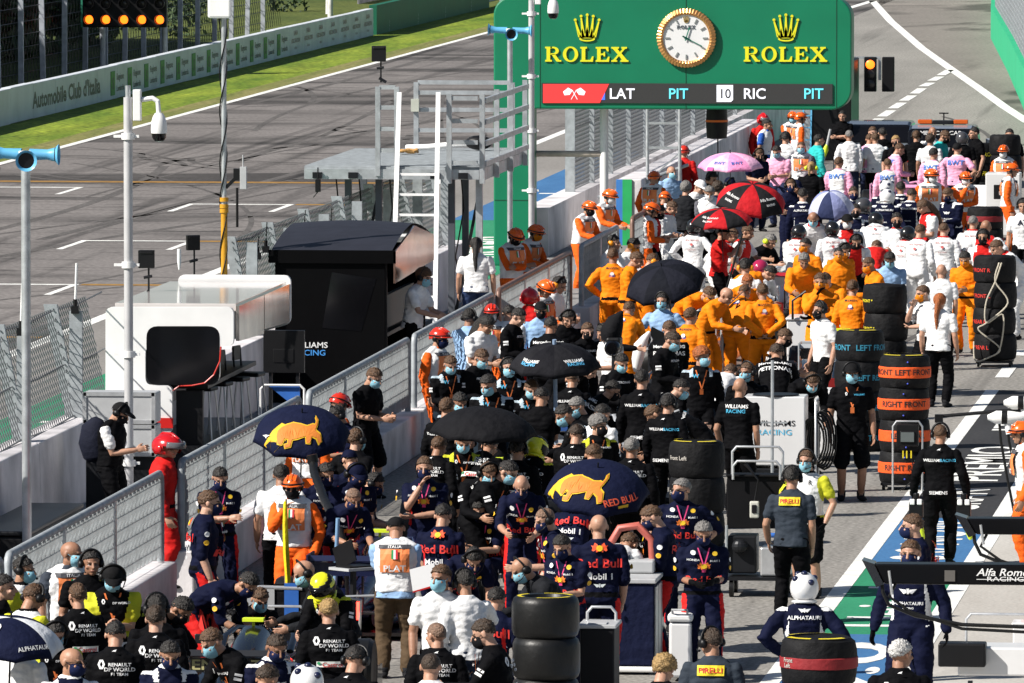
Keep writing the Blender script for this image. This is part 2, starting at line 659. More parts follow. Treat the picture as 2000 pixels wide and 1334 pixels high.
for k, (px, py) in enumerate(((645, 40), (641, 28), (738, 18), (764, 12), (784, 8), (660, 18))):
    p = PX(px, py, -44.5 - k * .8)
    mb = MB()
    mb.tube([(0, 0, -.2), (.01, 0, 1.2), (0, .02, 3.2)], [.11, .1, .09], 10)
    o = mb.build('marker_post', WP, None, True)
    o.location = (p.x, p.y, 0)
    tag(o, 'white painted post standing on the sunlit grass behind the far wall', 'post', 'white posts on the far bank')
gt = thing('slatted_fence', 'short run of grey wooden slat fence on the far bank behind the white wall', 'fence', PX(700, 25, -46))
gt.location.z = 0
mb = MB()
for k in range(26):
    mb.box((0, k * .42, .75), (.05, .3, 1.5))
mb.build('slat', mat('weathered_wood', (.28, .27, .28), .8, .3, 3), gt)
mb = MB()
mb.box((-.05, 5.3, .4), (.05, 11, .1))
mb.box((-.05, 5.3, 1.2), (.05, 11, .1))
mb.build('rail', DARK, gt)
LEAF = [mat('leaf_dark', (.018, .04, .012), .7, .4, 2), mat('leaf_mid', (.035, .07, .015), .7, .4, 2)]
BARK = mat('bark', (.07, .05, .035), .85, .35, 6, .5, 12)


def leafblob(mb, c, r, n, sz, rg):
    for _ in range(n):
        while True:
            d = Vector((rg.uniform(-1, 1), rg.uniform(-1, 1), rg.uniform(-1, 1)))
            if .25 < d.length < 1:
                break
        p = Vector(c) + Vector((d.x * r[0], d.y * r[1], d.z * r[2]))
        a = Vector((rg.gauss(0, 1), rg.gauss(0, 1), rg.gauss(0, 1))).normalized()
        b = a.orthogonal().normalized()
        s = sz * rg.uniform(.6, 1.4)
        mb.m = 0 if rg.random() < .6 else 1
        mb.add([p - a * s, p + b * s * .5, p + a * s, p - b * s * .5], [(0, 1, 2, 3)])


def make_tree(name, h, seed):
    rg = random.Random(seed)
    o = thing(name, 'tall dark broadleaf tree in the shaded wood behind the far wall', 'tree', group='trees behind the far wall')
    mb = MB()
    mb.tube([(0, 0, -.3), (.1, .05, h * .25), (0, .1, h * .5), (.1, 0, h * .85)], [.34, .25, .18, .05], 10)
    for k in range(7):
        z = h * rg.uniform(.3, .7)
        a = rg.uniform(0, 2 * PI)
        mb.tube([(0.05, .05, z), (math.cos(a) * 1.4, math.sin(a) * 1.4, z + 1.0), (math.cos(a) * 2.6, math.sin(a) * 2.6, z + 1.8)], [.1, .07, .03], 6)
    mb.build('trunk', BARK, o, True)
    mb = MB()
    for k in range(20):
        a = rg.uniform(0, 2 * PI)
        q = rg.uniform(.3, 2.8)
        leafblob(mb, (math.cos(a) * q, math.sin(a) * q, h * rg.uniform(.14, .98)), (1.9, 1.9, 1.4), 200, .36, rg)
    mb.build('crown', LEAF, o, recalc=False)
    return o


t0 = make_tree('broadleaf_tree', 12.5, 3)
t1 = make_tree('broadleaf_tree', 10.5, 9)
k = 0
for y in range(198, 316, 5):
    for x, sc in ((-49.5, .55), (-54.5, .95), (-60.5, 1.3), (-67, 1.7)):
        o = (t0, t1)[k % 2] if k < 2 else copy_tree((t0, t1)[k % 2])
        o.location = (x + rng.uniform(-.8, .8), y + rng.uniform(-1.5, 1.5), 0)
        o.rotation_euler.z = rng.uniform(0, 6)
        o.scale = (max(.8, sc), max(.8, sc), sc)
        k += 1
mb = MB()
for y in range(205, 326, 2):
    leafblob(mb, (-49.0 + rng.uniform(-.6, .6), y, 1.7), (1.3, 1.8, 2.0), 170, .26, rng)
for y in range(326, 480, 3):
    leafblob(mb, (-62 + rng.uniform(-1, 1), y, 1.2), (1.5, 1.8, 1.6), 110, .22, rng)
o = mb.build('hedge', LEAF, None, recalc=False)
tag(o, 'dense dark hedge closing the view behind the wood', 'hedge')
mb = MB()
for (y, x) in ((331, -47), (338, -49), (352, -50), (365, -47.5), (345, -53), (372, -52)):
    leafblob(mb, (x, y, .5), (1.0, 1.6, .8), 220, .12, rng)
o = mb.build('undergrowth', LEAF, None, recalc=False)
o['kind'] = 'stuff'
tag(o, 'low scrub growing on the sunlit far bank', 'scrub')

# ---------------------------------------------------------------- start lights
sp = PY(322, 48, 289)
st = thing('start_lights', 'black panel of five glowing red start lights on a pale post', 'traffic light', (sp.x, 289, 0))
lx = [(PY(px, 38, 288.2).x - sp.x) for px in (175, 208, 243, 278, 313)]
z0 = PY(175, 38, 288.2).z
mb = MB()
mb.box(((lx[0] + lx[-1]) / 2, -.7, z0 + 1.0), (lx[-1] - lx[0] + .42, .25, 2.5), 0)
mb.build('housing', BLACK, st, bevel=.03)
mb = MB()
mb.box((lx[0] - .25, -.7, z0 + 1.0), (.06, .3, 2.5))
mb.build('edge_trim', mat('trim_green', (.02, .2, .12), .5), st)
LAMP = mat('lamp_red', (.8, .08, .01), .4, 0, emit=(1, .13, .008), es=3.0)
LOFF = mat('lamp_off', (.05, .045, .04), .25)
for x in lx:
    for k in range(4):
        mb = MB()
        M = Matrix.Rotation(PI / 2, 3, 'X')
        mb.lathe([(.0, .03), (.10, .02), (.135, 0), (.135, -.05)], 20, (x, -.84, z0 + k * .52), M)
        l = mb.build('lamp', LAMP if k == 0 else LOFF, st, True)
        mb = MB()
        mb.lathe([(.17, 0), (.17, .24), (.155, .24), (.155, 0)], 20, (x, -.82, z0 + k * .52), M, False)
        mb.build('visor', BLACK, l, True)
mb = MB()
mb.tube([(0, 0, -.1), (0, 0, z0 + 2.2)], .09, 12)
mb.tube([(lx[0] + .3, 0, -.1), (lx[0] + .3, 0, z0 + 2.2)], .09, 12)
mb.build('post', POSTW, st, True)

# ---------------------------------------------------------------- pit wall, catch fence
CONW = mat('concrete_white', (.74, .71, .72), .7, .32, 1.4, .25, 9)
mb = MB()
pw = thing('pit_wall', 'white concrete pit wall under the leaning catch fence posts', 'wall', (-18.32, 120, 0))
for k in range(14):
    y = -56 + k * 7.2
    mb.prism([(-.28, y, 0), (.28, y, 0), (.24, y, 1.2), (-.24, y, 1.2)], (0, 7.17, 0))
mb.build('block', CONW, pw, bevel=.02)
iw = thing('pit_wall', 'white concrete wall running on from the blue and green striped end block', 'wall', (-16.8, 183, 0))
mb = MB()
for k in range(4):
    mb.prism([(-.28, k * 8, 0), (.28, k * 8, 0), (.25, k * 8, 1.5), (-.25, k * 8, 1.5)], (0, 7.97, 0))
mb.build('block', CONW, iw, bevel=.02)
mb = MB()
mb.box((-.2, -.02, .75), (.13, .03, 1.5))
mb.build('blue_stripe', mat('stripe_blue', (.05, .22, .6), .6), iw)
mb = MB()
mb.box((-.04, -.02, .75), (.19, .03, 1.5))
mb.build('green_stripe', mat('stripe_green', (.02, .42, .12), .6), iw)
CHAIN = mat('fence_wire', (.16, .17, .18), .5, .1, 5, metal=.4)


def wires(mb, x, y0, y1, z0, z1, sp=.1, r=.008, lean=0):
    L = y1 - y0
    H = z1 - z0
    def cl(y, z, s):
        return (x + lean * (z - z0) / H, y, z)
    n = int((L + H) / sp)
    for k in range(n):
        for s in (1, -1):
            a = y0 - H + k * sp
            za, ya = z0, a
            if a < y0:
                ya, za = y0, z0 + (y0 - a)
            yb, zb = a + H, z1
            if yb > y1:
                yb, zb = y1, z0 + (y1 - a)
            if zb - za < .02:
                continue
            if s < 0:
                ya, yb = y1 + y0 - ya, y1 + y0 - yb
            mb.bar(cl(ya, za, s), cl(yb, zb, s), r)


fence = thing('catch_fence', 'catch fence of galvanised posts and wire mesh on top of the pit wall', 'fence', (-18.3, 120, 1.2))
ys = [92.5 + k * 4.4 for k in range(17)]
for i, y in enumerate(ys):
    if 121 < y < 133:
        continue
    mb = MB()
    mb.prism([(-.09, y - 120, -.3), (.09, y - 120, -.3), (.085, y - 120, 1.42), (-.085, y - 120, 1.42)], (0, .07, 0))
    mb.build('post', STEELP, fence)
    mb = MB()
    mb.prism([(-.1, y - 120 + .12, -.25), (.06, y - 120 + .12, -.25), (-.27, y - 120 + .12, 1.5), (-.45, y - 120 + .12, 1.5)], (0, .07, 0))
    mb.build('brace', STEELP, fence)
    if i < len(ys) - 1 and not 121 < y < 133:
        mb = MB()
        wires(mb, -.02, y - 120 + .08, y - 120 + (3.0 if 117 < y < 121 else 4.4), .02, 1.45, .17, .009, -.3)
        for z in (.03, .7, 1.42):
            mb.tube([(-.02 - .3 * z / 1.45, y - 120 + .1, z), (-.02 - .3 * z / 1.45, y - 120 + 2.2, z - .04), (-.02 - .3 * z / 1.45, y - 120 + 4.4, z)], .012, 5)
        mb.build('wire_mesh', CHAIN, fence, recalc=False)
fence2 = thing('catch_fence', 'taller straight mesh fence beyond the green clock gantry', 'fence', (-18.3, 200, 0))
for k in range(13):
    y = -14 + k * 4.2
    mb = MB()
    mb.box((0, y, 1.6), (.2, .12, 3.2))
    mb.build('post', STEELP, fence2)
    mb = MB()
    wires(mb, 0, y + .06, y + 4.2, .9, 3.15, .17, .011)
    for z in (.9, 1.7, 2.4, 3.1):
        mb.bar((0, y, z), (0, y + 4.2, z), .02)
    mb.build('wire_mesh', CHAIN, fence2, recalc=False)
mb = MB()
mb.box((-18.3, 211.5, .55), (.5, 65, 1.1))
o = mb.build('pit_wall', CONW)
tag(o, 'low grey white wall beneath the straight mesh fence beyond the gantry', 'wall')

# walkway kerb the pit stands rest on
mb = MB()
mb.box((-16.7, 115, .08), (2.6, 140, .16))
struct(mb.build('walkway', ground_mat('walkway_concrete', (.2, .2, .2), (.3, .29, .28), (.6, .2, 1), 15, .2)))

# ---------------------------------------------------------------- pit barriers on their low wall
GRILL = mat('grille_grey', (.40, .43, .44), .5, .2, 4, metal=.1)
segs = [(84, 92.3), (92.8, 103.9), (105.6, 116.5), (117.5, 128.7), (129.5, 140), (141, 152.4), (154.4, 161), (164, 169.5)]
names = ['nearest grey mesh barrier panel at the lower left corner', 'grey mesh barrier behind the bald official and the crew reading phones',
         'grey mesh barrier behind the charcoal umbrella with the yellow bull', 'grey mesh barrier behind the man in black shorts',
         'grey mesh barrier the headset man in white leans on', 'grey mesh barrier with rusty rail below the pair of orange marshals',
         'short dark mesh barrier the two helmeted marshals lean over', 'farthest small barrier with a pinkish rail by the striped block']
RUST = mat('worn_rail', (.22, .13, .1), .5, .35, 3, metal=.3)
for k, (a, b) in enumerate(segs):
    L = b - a
    t = thing('pit_barrier', names[k], 'barrier', (-15, a, .62), group='mesh barriers along the pit wall')
    rail = RUST if k in (5, 7) else STEELP
    mb = MB()
    mb.tube([(0, 0, .0), (0, 0, .92), (0, .03, .99), (0, .12, 1.03), (0, L - .12, 1.03), (0, L - .03, .99), (0, L, .92), (0, L, 0)], .045, 10)
    mb.build('rail', rail, t, True)
    for j in range(1, 3 if L > 8 else 2):
        mb = MB()
        mb.tube([(0, L * j / (3 if L > 8 else 2), 0), (0, L * j / (3 if L > 8 else 2), 1.0)], .04, 8)
        mb.build('post', STEEL, t, True)
    mb = MB()
    n = int(L / .06)
    for i in range(n):
        y = .08 + i * .06
        if y > L - .06:
            break
        for j in range(6):
            z = .06 + j * .152 + (i % 5) * .016
            mb.box((0, y, z + .060), (.026, .014, .118))
    for j in range(7):
        mb.box((-.02, L / 2, .052 + j * .152), (.006, L - .1, .006))
    mb.build('grille', GRILL, t, recalc=False)
    wl = MB()
    wl.box((-15, a + L / 2, .305), (.34, L + .3, .61))
    o = wl.build('low_wall', CONW, bevel=.02)
    tag(o, 'low white wall carrying the ' + names[k].replace('grey ', ''), 'wall', 'low walls under the barriers')

# ---------------------------------------------------------------- clock gantry
GY = 178.0
GREEN = mat('sign_green', (.003, .19, .092), .42, .12, .9, .06, 1.2)
GYEL = mat('sign_yellow', (.82, .78, .02), .45, .04, 4)
gp = lambda px, py: (PY(px, py, GY).x, PY(px, py, GY).z)
x0, zt = gp(964, -6)
x1, zb = gp(1663, 215)
xp, _ = gp(1041, 0)
gan = thing('sign_gantry', 'green cantilever gantry with yellow lettering, round clock and message board', 'gantry', (x0, GY, 0))


def arc(cx, cz, r, a0, a1, n=8):
    return [(cx + r * math.cos(R_(a0 + (a1 - a0) * i / n)), cz + r * math.sin(R_(a0 + (a1 - a0) * i / n))) for i in range(n + 1)]


out = [(x0, 0.0), (xp, 0.0)] + [(xp, zb - .01)] + [(xp + .08, zb)]
out += arc(x1 - .4, zb + .4, .4, -90, 0) + arc(x1 - .4, zt - .4, .4, 0, 90) + arc(x0 + .35, zt - .35, .35, 90, 180)
mb = MB()
pts = [(x - x0, .0, z) for x, z in out]
mb.prism(pts, (0, .75, 0))
mb.build('body', GREEN, gan, bevel=.03)
GL = lambda px, py, off=-.004: Vector((gp(px, py)[0] - x0, off, gp(px, py)[1]))
mb = MB()
for px in (1055, 1340, 1634):
    a, b = GL(px, -4), GL(px, 213)
    mb.box((a.x, -.002, (a.z + b.z) / 2), (.012, .008, abs(a.z - b.z)))
for py in (222, 391):
    a, b = GL(966, py), GL(1040, py)
    mb.box(((a.x + b.x) / 2, -.002, a.z), (abs(a.x - b.x), .008, .012))
mb.build('panel_seam', mat('seam_green', (.002, .05, .025), .6), gan)
# serif letters, hand drawn in a unit box of height 1


def ringpoly(mb, T, cx, cz, ro, ri, wo, wi, n=28, dep=.05):
    vs = []
    fs = []
    for i in range(n):
        a = 2 * PI * i / n
        vs += [T(cx + wo * math.cos(a), cz + ro * math.sin(a), 0), T(cx + wi * math.cos(a), cz + ri * math.sin(a), 0), T(cx + wo * math.cos(a), cz + ro * math.sin(a), dep), T(cx + wi * math.cos(a), cz + ri * math.sin(a), dep)]
    for i in range(n):
        j = (i + 1) % n
        q, r = 4 * i, 4 * j
        fs += [(q, r, r + 1, q + 1), (q + 2, r + 2, r, q), (q + 1, r + 1, r + 3, q + 3)]
    mb.add(vs, fs)


def serif_word(mb, M, h, dep=.05):
    T = lambda x, z, d: M @ Vector((x * h, d, z * h))

    def pl(pts):
        mb.prism([T(x, z, 0) for x, z in pts], M.to_3x3() @ Vector((0, dep, 0)))
    x = -2.88
    # R
    pl([(x, 0), (x + .46, 0), (x + .46, .1), (x + .34, .14), (x + .34, .86), (x + .46, .9), (x + .46, 1), (x, 1), (x, .9), (x + .1, .86), (x + .1, .14), (x, .1)])
    bow = [(x + .36, 1)] + [(x + .55 + .38 * math.cos(R_(a)), .73 + .27 * math.sin(R_(a))) for a in range(90, -91, -15)] + [(x + .36, .46)]
    bow2 = [(x + .36, .56)] + [(x + .55 + .16 * math.cos(R_(a)), .73 + .17 * math.sin(R_(a))) for a in range(-90, 91, 15)] + [(x + .36, .9)]
    pl(bow + bow2)
    pl([(x + .42, .5), (x + .66, .5), (x + .98, .1), (x + 1.1, .1), (x + 1.1, 0), (x + .78, 0)])
    x += 1.22
    ringpoly(mb, T, x + .5, .5, .52, .42, .52, .29, dep=dep)
    x += 1.16
    pl([(x, 0), (x + .86, 0), (x + .9, .36), (x + .8, .36), (x + .68, .12), (x + .34, .12), (x + .34, .86), (x + .46, .9), (x + .46, 1), (x, 1), (x, .9), (x + .1, .86), (x + .1, .14), (x, .1)])
    x += 1.04
    pl([(x, 0), (x + .9, 0), (x + .94, .34), (x + .84, .34), (x + .72, .12), (x + .34, .12), (x + .34, .44), (x + .5, .46), (x + .56, .36), (x + .64, .36), (x + .64, .66), (x + .56, .66), (x + .5, .56), (x + .34, .56), (x + .34, .88), (x + .68, .88), (x + .78, .7), (x + .88, .7), (x + .86, 1), (x, 1), (x, .9), (x + .1, .86), (x + .1, .14), (x, .1)])
    x += 1.06
    pl([(x, 0), (x + .4, 0), (x + .4, .1), (x + .3, .12), (x + .52, .4), (x + .72, .12), (x + .62, .1), (x + .62, 0), (x + 1.16, 0), (x + 1.16, .1), (x + 1.06, .13), (x + .68, .58), (x + .92, .87), (x + 1.06, .9), (x + 1.06, 1), (x + .68, 1), (x + .68, .9), (x + .76, .87), (x + .58, .66), (x + .42, .87), (x + .52, .9), (x + .52, 1), (x, 1), (x, .9), (x + .1, .87), (x + .44, .5), (x + .13, .13), (x, .1)])


def crown(mb, M, h, dep=.05):
    T = lambda x, z: M @ Vector((x * h, 0, z * h))
    o = M.to_3x3() @ Vector((0, dep, 0))
    for (tx_, tz) in ((-.45, .78), (-.23, .92), (0, .97), (.23, .92), (.45, .78)):
        bx = tx_ * .6
        mb.prism([T(bx - .065, .16), T(bx + .065, .16), T(tx_ + .025, tz), T(tx_ - .025, tz)], o)
        mb.prism([T(tx_ + .055 * math.cos(2 * PI * k / 10), tz + .03 + .055 * math.sin(2 * PI * k / 10)) for k in range(10)], o * 1.1)
    mb.prism([T(-.37, .42), T(-.27, .12), T(.27, .12), T(.37, .42), T(.27, .2), T(.18, .5), T(.1, .2), T(0, .56), T(-.1, .2), T(-.18, .5), T(-.27, .2)], o * .9)
    ringpoly(mb, lambda x, z, d: M @ Vector((x * h, d, z * h)), 0, .1, .1, .045, .3, .22, 20, dep)


for px in (1148, 1536):
    mb = MB()
    a = GL(px, 120.5, -.03)
    h = abs(GL(px, 91.5).z - a.z)
    serif_word(mb, Matrix.Translation(a), h, .05)
    mb.build('lettering', GYEL, gan)
    mb = MB()
    a = GL(px - 1, 81, -.03)
    crown(mb, Matrix.Translation(a), abs(GL(px, 29).z - a.z), .05)
    mb.build('crown_emblem', GYEL, gan)
# clock
ck = MB()
c = GL(1341, 74, 0)
RO = .575
COPPER = mat('copper_gilt', (.72, .36, .13), .3, .1, 6, metal=.75)
M = Matrix.Rotation(PI / 2, 3, 'X')
prof = [(RO * .8, .02), (RO * .8, .1), (RO * .86, .125), (RO, .085), (RO, 0)]
rings = []
for (r, z) in prof:
    rings.append([c + M @ Vector(((r + (.012 if (k % 4 < 2 and r > RO * .84) else 0)) * math.cos(2 * PI * k / 216), (r + (.012 if (k % 4 < 2 and r > RO * .84) else 0)) * math.sin(2 * PI * k / 216), z)) for k in range(216)])
ck.ringloft(rings, False)
bez = ck.build('clock_bezel', COPPER, gan)
ck = MB()
ck.lathe([(0.001, .075), (RO * .81, .075), (RO * .81, .0)], 48, c, M)
face = ck.build('clock_face', mat('clock_white', (.8, .8, .8), .35, .02, 4), gan)
mk = MB()
for i in range(1, 12):
    a = 2 * PI * i / 12
    d = Vector((math.sin(a), 0, math.cos(a)))
    mk.bar(c + d * RO * .57 + Vector((0, -.085, 0)), c + d * RO * .74 + Vector((0, -.085, 0)), .026, .02, (0, 1, 0))
mk.build('hour_marker', mat('marker_grey', (.25, .27, .26), .4), face)
mk = MB()
for ang, l0, l1, wd in ((17, -.1, .38, .022), (117, -.14, .62, .014), (117, -.14, .18, .03)):
    d = Vector((math.sin(R_(ang)), 0, math.cos(R_(ang))))
    mk.bar(c + d * RO * l0 + Vector((0, -.1, 0)), c + d * RO * l1 + Vector((0, -.1, 0)), wd, .01, (0, 1, 0))
mk.build('clock_hand', mat('hand_green', (.01, .2, .13), .4), face)
mk = MB()
serif_word(mk, Matrix.Translation(c + Vector((0, -.09, RO * .32))), .065, .01)
mk.build('clock_lettering', mat('marker_dark', (.08, .1, .12), .5), face)
mk = MB()
crown(mk, Matrix.Translation(c + Vector((0, -.09, RO * .52))), .13, .01)
mk.build('clock_crown', mat('crown_gold', (.5, .33, .08), .4), face)
# LED board
LEDB = mat('led_black', (.035, .035, .035), .6, .1, 30)
mb = MB()
a, b = GL(1058, 162), GL(1626, 203)
mb.box(((a.x + b.x) / 2, -.01, (a.z + b.z) / 2), (b.x - a.x, .04, a.z - b.z))
board = mb.build('message_board', LEDB, gan)
mb = MB()
q = [GL(1061, 164, -.036), GL(1190, 164, -.036), GL(1172, 201, -.036), GL(1061, 201, -.036)]
mb.prism(q, (0, .004, 0))
mb.build('red_panel', mat('led_red', (.5, .02, .02), .6, 0, emit=(1, .05, .05), es=.5), board)
mb = MB()
q = [GL(1178, 181, -.034), GL(1182, 181, -.034), GL(1182, 195, -.034), GL(1173, 195, -.034)]
mb.prism(q, (0, .004, 0))
mb.build('blue_panel', mat('led_blue', (.05, .1, .5), .6, 0, emit=(.05, .2, 1), es=.5), board)
LEDW = mat('led_white', (.6, .6, .65), .6, 0, emit=(.9, .92, 1), es=.55)
LEDC = mat('led_cyan', (.1, .5, .6), .6, 0, emit=(.12, .75, .9), es=.6)
hh = abs(GL(0, 172).z - GL(0, 192).z)
mb = MB()
for s, px in (('LAT', 1215), ('RIC', 1474)):
    put_text(mb, s, Matrix.Translation(GL(px, 192.5, -.04)), hh, .015, 1.0)
mb.prism([GL(1400, 166, -.036), GL(1432, 166, -.036), GL(1432, 195, -.036), GL(1428, 199, -.036), GL(1400, 199, -.036)], (0, .004, 0))
for sgn in (-1, 1):
    cxx = 1122
    pts = [(cxx + sgn * 3, 176), (cxx + sgn * 12, 171), (cxx + sgn * 22, 179), (cxx + sgn * 19, 186), (cxx + sgn * 9, 185)]
    mb.prism([GL(x, y, -.042) for x, y in pts], (0, .004, 0))
    mb.bar(GL(cxx + sgn * 4, 176, -.043), GL(cxx - sgn * 6, 194, -.043), .012, .004, (0, 1, 0))
mb.build('white_signal', LEDW, board)
mb = MB()
for px in (1325, 1589):
    put_text(mb, 'PIT', Matrix.Translation(GL(px, 192.5, -.04)), hh, .01, 1.0)
mb.build('cyan_signal', LEDC, board)
mb = MB()
put_text(mb, '10', Matrix.Translation(GL(1416, 191.5, -.04)), hh * .9, .01, .95)
mb.build('number_signal', LEDB, board)
# ================================================================== poles, platform, stands
POLEW = mat('pole_grey', (.55, .55, .56), .5, .15, 3, metal=.2)


def pole(name, label, px, py_top, X, r=.05, m=None, cat='pole', base=.16):
    p = PX(px, py_top, X)
    t = thing(name, label, cat, (p.x, p.y, base))
    mb = MB()
    mb.tube([(0, 0, 0), (0, 0, p.z - base)], r, 14)
    mb.lathe([(r * 2.2, 0), (r * 2.2, .03), (r * 1.2, .06)], 14)
    mb.build('post', m or POLEW, t, True)
    return t, p.z - base


def clamps(t, zs, r):
    for z in zs:
        mb = MB()
        mb.lathe([(r * 1.02, z - .04), (r * 1.5, z - .04), (r * 1.5, z + .04), (r * 1.02, z + .04)], 14)
        mb.box((-r * 2.2, 0, z), (r * 2, r * .7, .035))
        mb.box((r * 1.9, 0, z), (r * 1.1, r * .7, .035))
        mb.build('clamp', WHITE, t, True)


def horns(t, z, k=1.0):
    mb = MB()
    mb.box((0, 0, z), (.16 * k, .16 * k, .14 * k))
    mb.tube([(0, 0, z - .2), (0, 0, z + .05)], .05 * k, 10)
    mb.build('bracket', WHITE, t, bevel=.02)
    for (a, tilt) in ((180, .05), (0, 0), (-80, -.1)):
        d = Vector((math.cos(R_(a)), math.sin(R_(a)), tilt))
        b = Vector((0, 0, z + (.02 if a != -80 else .0)))
        mb = MB()
        mb.tube([b + d * .05, b + d * .14, b + d * .26, b + d * .36, b + d * .40], [.075 * k, .07 * k, .065 * k, .09 * k, .135 * k], 18, cap=False)
        hn = mb.build('horn', LBLUE, t, True)
        MB().tube([b + d * .30, b + d * .37], [.05 * k, .1 * k], 18).build('throat', DARK, hn, True)


def dome_camera(t, z, s=1):
    mb = MB()
    mb.box((.12, 0, z), (.1, .12, .4))
    mb.tube([(.17, 0, z + .07), (.32, 0, z + .09), (.385, 0, z + .05), (.40, 0, z - .12)], .034, 10)
    mb.build('arm', WHITE, t, bevel=.02)
    mb = MB()
    mb.lathe([(.05, .17), (.08, .12), (.1, .05), (.105, -.05), (.1, -.09)], 20, (.40, 0, z - .27))
    d = mb.build('camera_housing', WHITE, t, True)
    mb = MB()
    mb.lathe([(.097, -.09), (.09, -.145), (.06, -.19), (.001, -.2)], 20, (.40, 0, z - .27))
    mb.build('camera_dome', GLASSD, d, True)


t, h = pole('loudspeaker_pole', 'grey pole at the left edge topped by pale blue horn loudspeakers', 50, 305, -17.0, .056, STEEL)
horns(t, h, .95)
t, h = pole('camera_pole', 'light grey pole with clamps and a white dome camera beside the white pit stand', 250, 190, -17.0, .058)
clamps(t, [h - .5, h - 2.15, h - 3.3, h - 4.7], .058)
mb = MB()
mb.tube([(0, 0, h - .4), (0, 0, h + .15)], .035, 10)
mb.build('spigot', STEEL, t, True)
dome_camera(t, h - .1)
t, h = pole('camera_pole', 'light grey pole with a white dome camera in front of the green gantry pillar', 1038, 0, -17.0, .055)
clamps(t, [h - .25, h - 1.4, h - 2.4, h - 3.5, h - 4.6], .055)
dome_camera(t, h + .12)
t, h = pole('loudspeaker_pole', 'slim grey pole topped by pale blue horns against the green gantry', 996, 62, -17.35, .05, STEEL)
horns(t, h, .85)
# mast
p = PX(437, 20, -18.7)
t = thing('antenna_mast', 'tall cable wrapped mast with yellow lower tube and white flat antenna', 'mast', (p.x, p.y, .16))
h = p.z
mb = MB()
mb.tube([(0, 0, 1.0), (0, 0, h + .4)], .04, 12)
mb.build('upper_tube', STEEL, t, True)
mb = MB()
mb.tube([(0, 0, 0), (0, 0, 3.05)], .05, 12)
for z in (2.95, 3.02, 3.12):
    mb.lathe([(.04, z - .03), (.068, z - .03), (.068, z + .03), (.04, z + .03)], 14)
mb.build('lower_tube', mat('mast_yellow', (.62, .30, .015), .45, .1, 4), t, True)
mb = MB()
for ph in (0, 2.6):
    mb.tube([(.055 * math.cos(ph + z * .55) - .01, .055 * math.sin(ph + z * .55), .2 + z * .12) for z in range(int(h / .12))], .011, 6)
mb.build('cable', BLACK, t, True)
mb = MB()
mb.box((-.05, -.1, h - .1), (.36, .07, .36))
mb.build('flat_antenna', WHITE, t, bevel=.05)
mb = MB()
mb.box((-.18, .02, h + .26), (.2, .16, .22))
mb.box((.1, .02, h + .26), (.2, .16, .22))
mb.tube([(.2, 0, h + .1), (.26, -.1, h + .45)], .1, 12)
mb.build('radio_box', mat('radio_cream', (.6, .6, .54), .5, .1, 4), t, bevel=.02)
mb = MB()
mb.bar((.03, 0, 3.3), (.28, 0, 3.55), .05)
mb.box((.2, 0, 3.5), (.1, .1, .18))
mb.tube([(.2, 0, 3.3), (.2, 0, 2.7)], .02, 8)
mb.build('bracket', BLACK, t)
mb = MB()
mb.box((.3, -.02, 3.45), (.1, .08, .34))
mb.tube([(.29, 0, 3.6), (.29, 0, 3.8)], .012, 6)
mb.build('radio_unit', CASE, t, bevel=.02)


def panel_speaker(label, px, py, X, stem=.5, sz=.24, rz=0):
    p = PX(px, py, X)
    t = thing('panel_antenna', label, 'antenna', (p.x, p.y, p.z), rz)
    mb = MB()
    mb.box((0, 0, 0), (sz, .07, sz * 1.1))
    mb.box((0, -.04, sz * .4), (sz * .8, .02, .03))
    mb.build('panel', BLACK, t, bevel=.012)
    mb = MB()
    mb.tube([(.03, .03, -sz * .5), (.03, .03, -sz * .5 - stem)], .014, 8)
    mb.tube([(-.04, .03, -sz * .5 - stem * .35), (.08, .03, -sz * .5 - stem * .3)], .022, 8)
    mb.tube([(.0, .03, -sz * .5 - stem * .8), (.12, .03, -sz * .5 - stem)], .026, 8)
    mb.build('clamp_arm', DARK, t)


panel_speaker('black square antenna panel on a fence post behind the white pit stand', 286, 506, -18.3, .42, .23, .1)
panel_speaker('black square antenna panel angled beside the yellow mast', 377, 474, -18.3, .5, .2, .5)
p = PX(350, 497, -18.3)
o = MB().tube([(0, 0, -.22), (0, 0, -.1), (0, 0, .08)], [.012, .03, .03], 10).build('whip_antenna', WHITE, None, True)
o.location = p
tag(o, 'stubby white antenna beside the angled black panel', 'antenna')
for px, py, L, m, lb in ((147, 605, .62, WHITE, 'white rod antenna with red tip on the fence post left of the white stand'), (41, 648, .62, WHITE, 'white rod antenna with red tip nearest the left edge'),
                         (594, 462, .42, BLACK, 'black whip antenna on a fence post above the dark canopy'), (646, 455, .42, BLACK, 'black whip antenna on a fence post below the platform'),
                         (519, 487, .42, BLACK, 'black whip antenna left of the dark canopy'), (503, 500, .3, BLACK, 'shortest black whip antenna left of the dark canopy')):
    p = PX(px, py, -18.3)
    t = thing('rod_antenna', lb, 'antenna', p, 0, 'rod antennas on the catch fence')
    mb = MB()
    mb.tube([(0, 0, .08), (.02, 0, L)], .016 if m is WHITE else .008, 8)
    mb.build('rod', m, t, True)
    mb = MB()
    mb.box((0, 0, 0), (.1, .1, .1))
    mb.tube([(0, 0, .04), (0, 0, .14)], .028, 8)
    mb.build('base', BLACK, t)

